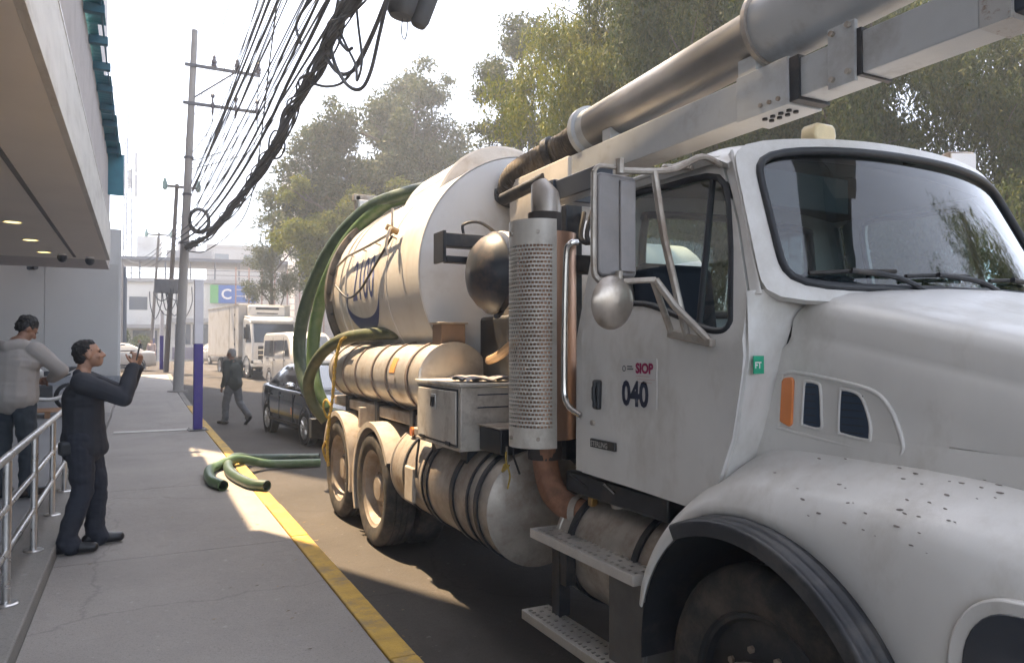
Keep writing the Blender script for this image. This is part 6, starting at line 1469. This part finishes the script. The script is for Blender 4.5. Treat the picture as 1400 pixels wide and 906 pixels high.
# ---------------------------------------------------------------- people
def cap(mb, p, q, r1, r2, side=None, k=1.0, seg=14):
    """tapered capsule, optionally flattened: radius * k along 'side'"""
    p = Vector(p); q = Vector(q); ax = (q - p); ln = ax.length; ax = ax.normalized() if ln > 1e-6 else V(0, 0, 1)
    sd_ = Vector(side) if side else ax.orthogonal(); sd_ = (sd_ - ax * sd_.dot(ax)).normalized(); ot = ax.cross(sd_)
    rings = []
    for j in range(1, 6):
        a = math.pi / 2 * (1 - j / 5); rings.append((-r1 * math.sin(a), r1 * math.cos(a)))
    for j in range(1, 6):
        a = math.pi / 2 * (j - 1) / 5; rings.append((ln + r2 * math.sin(a), r2 * math.cos(a)))
    mb.loft([[p + ax * h + (sd_ * k * math.cos(2 * math.pi * i / seg) + ot * math.sin(2 * math.pi * i / seg)) * r for i in range(seg)] for h, r in rings])
    return mb
def chain(mb, pts, rs_, side=None, k=1.0):
    for i in range(len(pts) - 1): cap(mb, pts[i], pts[i + 1], rs_[i], rs_[i + 1], side, k)
    return mb
def blob(mb, name, m, parent, voxel=.008, it=4, fold=0.0, fscale=(7, 7, 3.5), seed=0):
    me = bpy.data.meshes.new(name); me.from_pydata(mb.v, [], mb.f)
    o = bpy.data.objects.new(name, me); C.objects.link(o)
    r = o.modifiers.new('r', 'REMESH'); r.mode = 'VOXEL'; r.voxel_size = voxel
    s = o.modifiers.new('s', 'SMOOTH'); s.iterations = it; s.factor = .5
    dg = bpy.context.evaluated_depsgraph_get()
    me2 = bpy.data.meshes.new_from_object(o.evaluated_get(dg)); bpy.data.objects.remove(o)
    if fold:
        nn = [v.normal.copy() for v in me2.vertices]
        for v, n in zip(me2.vertices, nn):
            c = v.co; d = noise.noise(V(c.x * fscale[0] + seed, c.y * fscale[1], c.z * fscale[2])) + .4 * noise.noise(V(c.x * fscale[0] * 2.1, c.y * fscale[1] * 2.1 + seed, c.z * fscale[2] * 2.2))
            v.co = c + n * fold * d
    me2.polygons.foreach_set('use_smooth', [True] * len(me2.polygons)); me2.name = name
    return obj_mesh(name, me2, m, parent)

def add_hand(mb, w_, fwd, up, s, curl=.6, sc_=1.0):
    """w_ wrist, fwd towards the fingers, up = back of the hand, s=+1 right / -1 left"""
    fwd = Vector(fwd).normalized(); up = Vector(up); up = (up - fwd * up.dot(fwd)).normalized(); sd_ = fwd.cross(up) * s * 1.0
    w_ = Vector(w_)
    cap(mb, w_, w_ + fwd * .085 * sc_, .026 * sc_, .036 * sc_, up, .5)
    for i, (o_, ln) in enumerate(((-.030, .070), (-.010, .080), (.010, .075), (.028, .058))):
        a = w_ + fwd * .095 * sc_ + sd_ * o_ * sc_; d = fwd
        pts = [a]; ang = 0
        for kx in range(3):
            ang += curl * (.7 + .25 * kx)
            d = (fwd * math.cos(ang) - up * math.sin(ang)); pts.append(pts[-1] + d * ln * sc_ * (.45, .32, .23)[kx])
        chain(mb, pts, [.0095 * sc_, .009 * sc_, .0085 * sc_, .0075 * sc_])
    a = w_ + fwd * .03 * sc_ - sd_ * .028 * sc_
    pts = [a, a + (fwd * .6 - sd_ * .6 - up * .35).normalized() * .045 * sc_, a + (fwd * .6 - sd_ * .6 - up * .35).normalized() * .045 * sc_ + (fwd * .75 - sd_ * .1 - up * .6).normalized() * .045 * sc_]
    chain(mb, pts, [.013 * sc_, .011 * sc_, .009 * sc_])

def add_head(mb, hc, Mr):
    """head prims; hc centre, Mr rotation matrix (face looks along +Y)"""
    def T(p): return Vector(hc) + Mr @ Vector(p)
    def E(c, r):
        t = MB().ell((0, 0, 0), r, 18, 12); mb.add([T(Vector(c) + Vector(v)) for v in t.v], t.f)
    E((0, -.012, .025), (.074, .094, .088)); E((0, .022, -.035), (.062, .070, .075)); E((0, .045, -.085), (.036, .040, .028))
    E((0, .072, .018), (.050, .018, .014))                     # brow
    cap(mb, T((0, .082, .008)), T((0, .105, -.030)), .010, .016)     # nose
    E((.013, .093, -.035), (.010, .010, .008)); E((-.013, .093, -.035), (.010, .010, .008))
    E((0, .083, -.060), (.024, .012, .006)); E((0, .080, -.071), (.022, .012, .007))  # lips
    for s in (-1, 1):
        E((s * .075, -.008, -.008), (.010, .022, .034)); E((s * .045, .058, -.028), (.022, .022, .018))
    return T

def person(label, loc, rz, J, cols, head_rot, hair, voxel=.008, fold=.010, jacket_open=0, grp=None, skirt=None, hoodie=False, pouch=False, hand_dirs=None, simple=False, jr=1.0):
    t = thing('person', label, 'person', loc, rz, grp)
    skin, top, legs_, shoe, hairm = cols
    from mathutils import Euler
    Mr = Euler(head_rot).to_matrix()
    body = MB(); X = (1, 0, 0)
    cap(body, J['pel'], J['chest'], .125, .135, X, 1.25); cap(body, J['chest'], J['neck'], .13, .06, X, 1.35)
    cap(body, V(J['neck']) - V(0, 0, .03), V(J['head']) - V(0, .02, .04), .056, .052)
    T = add_head(body, J['head'], Mr)
    for s in ('R', 'L'):
        chain(body, [J['sh' + s], J['el' + s], J['wr' + s]], [.052, .042, .028])
        d = V(J['wr' + s]) - V(J['el' + s])
        hd_ = (hand_dirs or {}).get(s, (d, (1 if s == 'R' else -1, 0, 0), .35))
        add_hand(body, J['wr' + s], hd_[0], hd_[1], 1 if s == 'R' else -1, hd_[2])
        chain(body, [J['hip' + s], J['kn' + s], J['an' + s]], [.085, .058, .04])
        cap(body, J['an' + s], V(J['an' + s]) + V(J['ft' + s]) * .13 - V(0, 0, .06), .03, .018)
    blob(body, 'body', skin, t, voxel, 3)
    # trousers
    tr = MB()
    cap(tr, V(J['hipR']) * .5 + V(J['hipL']) * .5 - V(0, 0, .0), V(J['pel']) + V(0, 0, .08), .135, .135, X, 1.25)
    for s in ('R', 'L'):
        a = V(J['an' + s]); chain(tr, [J['hip' + s], J['kn' + s], a + V(0, 0, .0)], [.112, .084, .070])
        cap(tr, a + V(0, .015, .02), a + V(0, .035, -.035), .074, .078)
    blob(tr, 'trousers', legs_, t, voxel * 1.1, 3, fold, (9, 9, 14), 3)
    # upper garment
    ja = MB()
    hem = J['hem']
    cap(ja, V(J['pel'][0], J['pel'][1], hem + .12), J['chest'], .165 * jr, .168 * jr, X, 1.22); cap(ja, J['chest'], V(J['neck']) - V(0, 0, .06), .165 * jr, .085, X, 1.42)
    cap(ja, V(J['pel'][0], J['pel'][1] + .01, hem + .10), V(J['pel'][0], J['pel'][1] + .015, hem + .06), .165 * jr, .15 * jr, X, 1.22)
    cap(ja, V(J['pel'][0], J['pel'][1], hem + .14), V(J['pel'][0], J['pel'][1], hem + .09), .178 * jr, .182 * jr, X, 1.2)
    if jacket_open: cap(ja, V(J['chest']) + V(0, .05, -.1), V(J['pel'][0], J['pel'][1] + .10, hem + .075), .085, .088, X, 1.6)
    for s in ('R', 'L'):
        sh, el, wr = V(J['sh' + s]), V(J['el' + s]), V(J['wr' + s])
        chain(ja, [V(J['neck']) * .5 + sh * .5 - V(0, 0, .05), sh], [.085, .082]); chain(ja, [sh, el, el.lerp(wr, .9)], [.086, .070, .056])
        cap(ja, el.lerp(wr, .85), el.lerp(wr, .95), .057, .055)
    cap(ja, V(J['neck']) + V(.05, -.0, -.03), V(J['neck']) + V(-.05, -.0, -.03), .045, .045)
    cap(ja, V(J['neck']) + V(.045, -.035, .0), V(J['neck']) + V(-.045, -.035, .0), .035, .035)
    if hoodie:
        n = V(J['neck'])
        chain(ja, [n + V(.10, .03, -.04), n + V(.11, -.07, -.03), n + V(.0, -.13, -.05), n + V(-.11, -.07, -.03), n + V(-.10, .03, -.04)], [.045, .055, .065, .055, .045])
    blob(ja, 'hoodie' if hoodie else 'jacket', top, t, voxel * 1.1, 3, fold, (6, 6, 7), 9)
    for s in ('R', 'L'):
        a = V(J['an' + s]); f = V(J['ft' + s]); so = MB()
        heel = a + V(0, 0, -.05) - f * .05; toe = a + f * .19 + V(0, 0, -.058)
        if 'lift' + s in J: toe = a + f * .15 + V(0, 0, -.115)
        cap(so, heel, toe, .046, .040); cap(so, a + V(0, 0, -.02), heel, .05, .046); cap(so, heel.lerp(toe, .3) + V(0, 0, .01), toe, .046, .036)
        blob(so, 'shoe', shoe, t, .007, 3)
    if hair:
        hr = MB()
        for c, r in hair:
            e = MB().ell((0, 0, 0), r, 20, 14); hr.add([T(Vector(c) + Vector(v)) for v in e.v], e.f)
        blob(hr, 'hair', hairm, t, .005, 1, .011, (42, 42, 42), 5)
    for s in (-1, 1):
        e = MB().ell((0, 0, 0), (.011, .006, .007), 10, 8); MB().add([T(V(s * .030, .080, .004) + Vector(v)) for v in e.v], e.f).build('eye', M_gasket, t)
        e = MB().ell((0, 0, 0), (.018, .006, .004), 10, 6); MB().add([T(V(s * .030, .086, .021) + Vector(v)) for v in e.v], e.f).build('eyebrow', hairm, t)
    if pouch: MB().obox(V(J['pel']) + V(.14, -.12, -.10), (.08, .10, .11), (0, 0, .3)).build('belt_pouch', M_black, t, bevel=.02)
    return t, T

M_skin = mat('skin', (.34, .19, .125), .55, var=.1, vscale=12, bump=.05)
M_skin2 = mat('skin_dark', (.22, .12, .08), .55, var=.1, vscale=12)
M_navy = mat('navy_cloth', (.024, .026, .034), .85, var=.2, bump=.15, bscale=300)
M_navy2 = mat('navy_trousers', (.020, .023, .034), .85, var=.2, bump=.15, bscale=300)
M_greyh = mat('grey_fleece', (.29, .27, .255), .9, var=.08, bump=.25, bscale=250)
M_trk = mat('dark_track_trousers', (.020, .028, .038), .75, var=.15)
M_olive = mat('dark_olive_jacket', (.045, .05, .045), .85, var=.15)
M_greyt = mat('grey_trousers', (.13, .135, .145), .85, var=.12)
M_shoe = mat('black_leather', (.012, .012, .014), .35, var=.2)
M_hairb = mat('black_hair', (.010, .009, .009), .6, var=.3, vscale=60, bump=.6, bscale=200)
M_hairg = mat('grey_hair', (.30, .29, .28), .7, var=.2, vscale=60, bump=.5, bscale=200)

# man filming with a phone, seen from his right side
J = dict(pel=(0, 0, .95), chest=(0, .0, 1.24), neck=(0, -.01, 1.44), head=(0, .035, 1.595), hem=.76,
         shR=(.185, -.01, 1.37), shL=(-.185, .03, 1.37), elR=(.205, .28, 1.235), elL=(-.17, .31, 1.24), wrR=(.055, .355, 1.49), wrL=(-.04, .39, 1.48),
         hipR=(.095, -.02, .90), hipL=(-.095, .02, .90), knR=(.10, .0, .50), knL=(-.10, .11, .50), anR=(.11, -.11, .105), anL=(-.11, .09, .105), ftR=(.12, .99, 0), ftL=(-.10, .99, 0))
hair1 = [((0, -.030, .043), (.081, .090, .085)), ((0, -.060, -.005), (.077, .055, .075)), ((.0, .012, .085), (.055, .05, .032))]
PM = (-.40, 6.95, .0)
pt, T1 = person('man in navy jacket and trousers filming with a raised phone by the railing', PM, R(-86), J, (M_skin, M_navy, M_navy2, M_shoe, M_hairb), (R(12), 0, 0), hair1, voxel=.0075, jacket_open=1, pouch=True, jr=.92,
       hand_dirs={'R': ((-.35, .25, .9), (.8, .5, .1), .75), 'L': ((.3, .15, .9), (-.8, .5, .1), .75)})
ph = thing('smartphone', 'black phone held up in the hands of the man in navy', 'phone', (0, 0, 0))
ph.location = Matrix.Translation(Vector(PM)) @ Matrix.Rotation(R(-86), 4, 'Z') @ V(.015, .395, 1.615); ph.rotation_euler = (R(-12), 0, R(-86))
MB().box(-.038, .038, -.005, .005, -.075, .075).build('phone_body', M_black, ph, bevel=.004)
MB().box(-.035, .035, -.0065, -.005, -.070, .070).build('screen', M_cglass, ph)
MB().box(-.03, -.005, .005, .0075, .035, .065).build('camera_bump', M_black, ph, bevel=.002)

# man in a grey hoodie behind the railing, back turned, head bent
J = dict(pel=(0, 0, 1.0), chest=(0, .02, 1.30), neck=(.0, .05, 1.50), head=(.03, .14, 1.63), hem=.90,
         shR=(.20, .03, 1.42), shL=(-.20, .03, 1.42), elR=(.36, .16, 1.22), elL=(-.27, .10, 1.14), wrR=(.16, .33, 1.13), wrL=(-.05, .32, 1.10),
         hipR=(.10, 0, .94), hipL=(-.10, 0, .94), knR=(.13, .04, .52), knL=(-.12, .02, .52), anR=(.15, .0, .105), anL=(-.13, .0, .105), ftR=(.25, .97, 0), ftL=(-.2, .98, 0))
hair2 = [((0, -.028, .042), (.086, .094, .090)), ((0, -.05, .0), (.080, .06, .07))]
person('man in a grey hoodie and dark trousers behind the railing, head bent', (-1.08, 8.50, .205), R(-30), J, (M_skin2, M_greyh, M_trk, M_shoe, M_hairb), (R(-38), 0, R(-35)), hair2, voxel=.009, hoodie=True, fold=.011, jr=1.08,
       hand_dirs={'R': ((-.7, .3, -.1), (.3, .4, .8), .5), 'L': ((.7, .3, 0), (-.3, .4, .8), .5)})

# grey-haired man walking away in the road
J = dict(pel=(0, 0, .98), chest=(0, .03, 1.28), neck=(0, .05, 1.49), head=(0, .09, 1.64), hem=.86,
         shR=(.20, .03, 1.42), shL=(-.20, .03, 1.42), elR=(.25, .05, 1.14), elL=(-.26, -.03, 1.14), wrR=(.20, .20, .96), wrL=(-.27, .06, .90),
         hipR=(.10, 0, .92), hipL=(-.10, 0, .92), knR=(.10, -.08, .51), knL=(-.10, .14, .50), anR=(.09, -.40, .20), anL=(-.09, .16, .105), ftR=(.1, .85, -.5), ftL=(-.1, .99, 0), liftR=1)
hair3 = [((0, -.025, .04), (.083, .096, .085)), ((0, -.06, -.01), (.078, .055, .07))]
person('grey haired man in dark jacket and grey trousers walking away in the road', (1.98, 18.2, -.137), R(38), J, (M_skin2, M_olive, M_greyt, M_shoe, M_hairg), (R(-5), 0, R(20)), hair3, voxel=.012, fold=.012)
# two people far off by the shop fronts
Js = dict(pel=(0, 0, .95), chest=(0, 0, 1.24), neck=(0, 0, 1.44), head=(0, .02, 1.59), hem=.80, shR=(.19, 0, 1.37), shL=(-.19, 0, 1.37), elR=(.25, .02, 1.10), elL=(-.25, .02, 1.10), wrR=(.24, .14, .90), wrL=(-.24, .10, .88),
          hipR=(.1, 0, .9), hipL=(-.1, 0, .9), knR=(.1, .02, .5), knL=(-.1, .06, .5), anR=(.1, -.05, .1), anL=(-.1, .08, .1), ftR=(.1, 1, 0), ftL=(-.1, 1, 0))
person('distant person in a pale pink top standing behind the white car', (.75, 54.5, g(54.5) - .12), R(160), Js, (M_skin, mat('pink_top', (.55, .42, .40), .85), M_navy2, M_shoe, M_hairb), (0, 0, 0), hair1, voxel=.02)
person('distant person in dark clothes beside the one in pink', (.05, 55.5, g(55.5) - .12), R(120), Js, (M_skin, M_olive, M_navy2, M_shoe, M_hairb), (0, 0, 0), hair1, voxel=.02)

# ---------------------------------------------------------------- motorcycles in the hall
M_mgreen = mat('bike_green', (.16, .42, .06), .3, coat=.6)
def motorcycle(loc, rz):
    t = thing('motorcycle', 'white and green motorcycle parked in the hall against the grey wall', 'motorcycle', loc, rz)
    for yy in (-.68, .68):
        w0 = MB().rev([(.24, -.04), (.28, -.055), (.31, -.03), (.315, 0), (.31, .03), (.28, .055), (.24, .04)], (0, yy, .315), (1, 0, 0), 28).build('wheel', M_tyre2, t)
        for k in range(6): MB().tube([(0, yy, .315), (0, yy + .24 * math.cos(k * 1.047), .315 + .24 * math.sin(k * 1.047))], .014, 6).build('spoke', M_alloy, w0)
        MB().rev([(.14, -.05), (.14, -.042), (.05, -.042)], (0, yy, .315), (1, 0, 0), 20).build('brake_disc', M_steel, w0)
    for s in (-1, 1): MB().tube([(s * .10, -.70, .32), (s * .10, -.42, 1.0)], .026, 8).build('fork', M_steel, t)
    MB().box(-.13, .13, -.25, .3, .25, .60).build('engine', M_black, t, bevel=.04)
    MB().tube([(0, -.42, .9), (0, -.1, .75), (0, .3, .7), (0, .7, .85)], .04, 8, n=4).build('frame', M_black, t)
    tk0 = MB().loft([[(math.cos(a) * w_, y, z + math.sin(a) * h) for a in [2 * math.pi * k / 16 for k in range(16)]] for y, w_, h, z in ((-.42, .05, .06, .92), (-.3, .13, .13, .93), (-.05, .15, .14, .90), (.12, .10, .09, .84))]).build('fuel_tank', M_carwht, t, smooth=60)
    for s in (-1, 1): MB().prism([(-.45, .58), (-.10, .60), (-.02, .78), (-.32, .86), (-.52, .80)], lambda a, b, d: (s * d, a, b), .13, .155).build('side_fairing', M_mgreen, t, bevel=.01)
    MB().prism([(.1, .80), (.55, .84), (.85, .98), (.80, 1.02), (.45, .93), (.1, .90)], lambda a, b, d: (d, a, b), -.12, .12).build('seat', M_black, t, bevel=.03)
    MB().prism([(.5, .78), (.9, .96), (.88, 1.0), (.5, .86)], lambda a, b, d: (d, a, b), -.10, .10).build('tail', M_carwht, t, bevel=.02)
    MB().prism([(-.98, .52), (-.70, .68), (-.44, .60), (-.50, .56), (-.72, .63), (-.95, .49)], lambda a, b, d: (d, a, b), -.06, .06).build('front_mudguard', M_carwht, t, bevel=.01)
    hl = MB().ell((0, -.58, .98), (.11, .10, .13)).build('headlight', M_carwht, t)
    MB().ell((0, -.65, .98), (.08, .05, .09)).build('headlight_lens', M_clear, hl)
    hb = MB().tube([(-.38, -.25, 1.10), (-.2, -.36, 1.06), (.2, -.36, 1.06), (.38, -.25, 1.10)], .015, 8, n=5).build('handlebar', M_steel, t)
    for s in (-1, 1):
        mm = MB().tube([(s * .25, -.36, 1.08), (s * .30, -.36, 1.25)], .008, 6).build('mirror_stalk', M_black, hb)
        MB().ell((s * .31, -.36, 1.28), (.06, .02, .04)).build('mirror', M_black, mm)
        MB().cyl((s * .38, -.25, 1.10), (s * .28, -.32, 1.085), .02, seg=8).build('grip', M_black, hb)
    MB().tube([(.14, -.1, .3), (.16, .3, .28), (.17, .75, .45)], .045, 10, n=4).build('exhaust', M_steel, t)
    return t
motorcycle((-2.05, 19.6, .2), R(-62))
def scooter(loc, rz):
    t = thing('scooter', 'white scooter seen end on beside the man in the grey hoodie', 'scooter', loc, rz)
    for yy in (-.62, .60):
        w0 = MB().rev([(.16, -.045), (.21, -.055), (.235, 0), (.21, .055), (.16, .045)], (0, yy, .235), (1, 0, 0), 24).build('wheel', M_tyre2, t)
        MB().rev([(.165, -.03), (.05, -.035), (0, -.035)], (0, yy, .235), (1, 0, 0), 18).build('rim', M_alloy, w0)
    MB().loft([[(x * w_, y + .12 * abs(x), z) for x in (-1, -.5, 0, .5, 1)] + [(x * w_, y + .12 * abs(x) + .04, z) for x in (1, .5, 0, -.5, -1)] for y, w_, z in ((-.55, .10, .30), (-.52, .20, .45), (-.46, .21, .70), (-.38, .14, .92))]).build('leg_shield', M_carwht, t, smooth=50)
    MB().prism([(-.92, .42), (-.62, .52), (-.36, .42), (-.40, .30), (-.62, .40), (-.88, .33)], lambda a, b, d: (d, a, b), -.075, .075).build('front_mudguard', M_carwht, t, bevel=.02)
    MB().box(-.16, .16, -.42, .15, .26, .32).build('foot_board', M_black, t, bevel=.01)
    MB().loft([[(math.cos(a) * w_, y, z + math.sin(a) * h) for a in [2 * math.pi * k / 14 for k in range(14)]] for y, w_, h, z in ((.12, .13, .14, .48), (.35, .17, .20, .54), (.65, .15, .16, .62), (.95, .06, .06, .70))]).build('rear_body', M_carwht, t, smooth=50)
    MB().prism([(.10, .70), (.80, .76), (.82, .82), (.4, .80), (.1, .76)], lambda a, b, d: (d, a, b), -.14, .14).build('seat', M_black, t, bevel=.03)
    hd0 = MB().ell((0, -.40, 1.0), (.14, .11, .10)).build('head_cowl', M_carwht, t)
    MB().ell((0, -.48, 1.0), (.08, .05, .06)).build('headlight', M_clear, hd0)
    hb = MB().tube([(-.34, -.25, 1.06), (0, -.36, 1.04), (.34, -.25, 1.06)], .016, 8, n=5).build('handlebar', M_black, t)
    for s in (-1, 1):
        mm = MB().tube([(s * .2, -.33, 1.05), (s * .27, -.33, 1.22)], .008, 6).build('mirror_stalk', M_black, hb)
        MB().ell((s * .28, -.33, 1.25), (.055, .018, .045)).build('mirror', M_black, mm)
    return t
scooter((-1.95, 13.6, .2), R(8))
pl = thing('wooden_pallet', 'brown wooden pallet on the hall floor below the motorcycle', 'pallet', (-1.75, 18.2, .2), R(5))
M_plk = mat('pallet_wood', (.30, .16, .08), .8, var=.25, vscale=4, stretch=(.5, 6, 6))
for i in range(5): MB().box(-.7, .7, -.5 + i * .21, -.5 + i * .21 + .15, .12, .145).build('plank', M_plk, pl, bevel=.003)
for x in (-.62, 0, .52): MB().box(x, x + .1, -.5, .49, 0, .118).build('bearer', M_plk, pl, bevel=.003)
# ---------------------------------------------------------------- smoky street air
hzm = bpy.data.materials.new('street_haze'); hzm.use_nodes = True
_n = hzm.node_tree.nodes; _n.remove(_n['Principled BSDF'])
pv = _n.new('ShaderNodeVolumePrincipled'); pv.inputs['Color'].default_value = (.80, .88, 1.0, 1); pv.inputs['Density'].default_value = 0.0036; pv.inputs['Anisotropy'].default_value = 0.25
hzm.node_tree.links.new(pv.outputs[0], _n['Material Output'].inputs['Volume'])
try: hzm.cycles.homogeneous_volume = True
except Exception: pass
tag(MB().box(-60, 75, -30, 135, -1.6, 34).build('haze', hzm, None, smooth=0), kind='stuff')
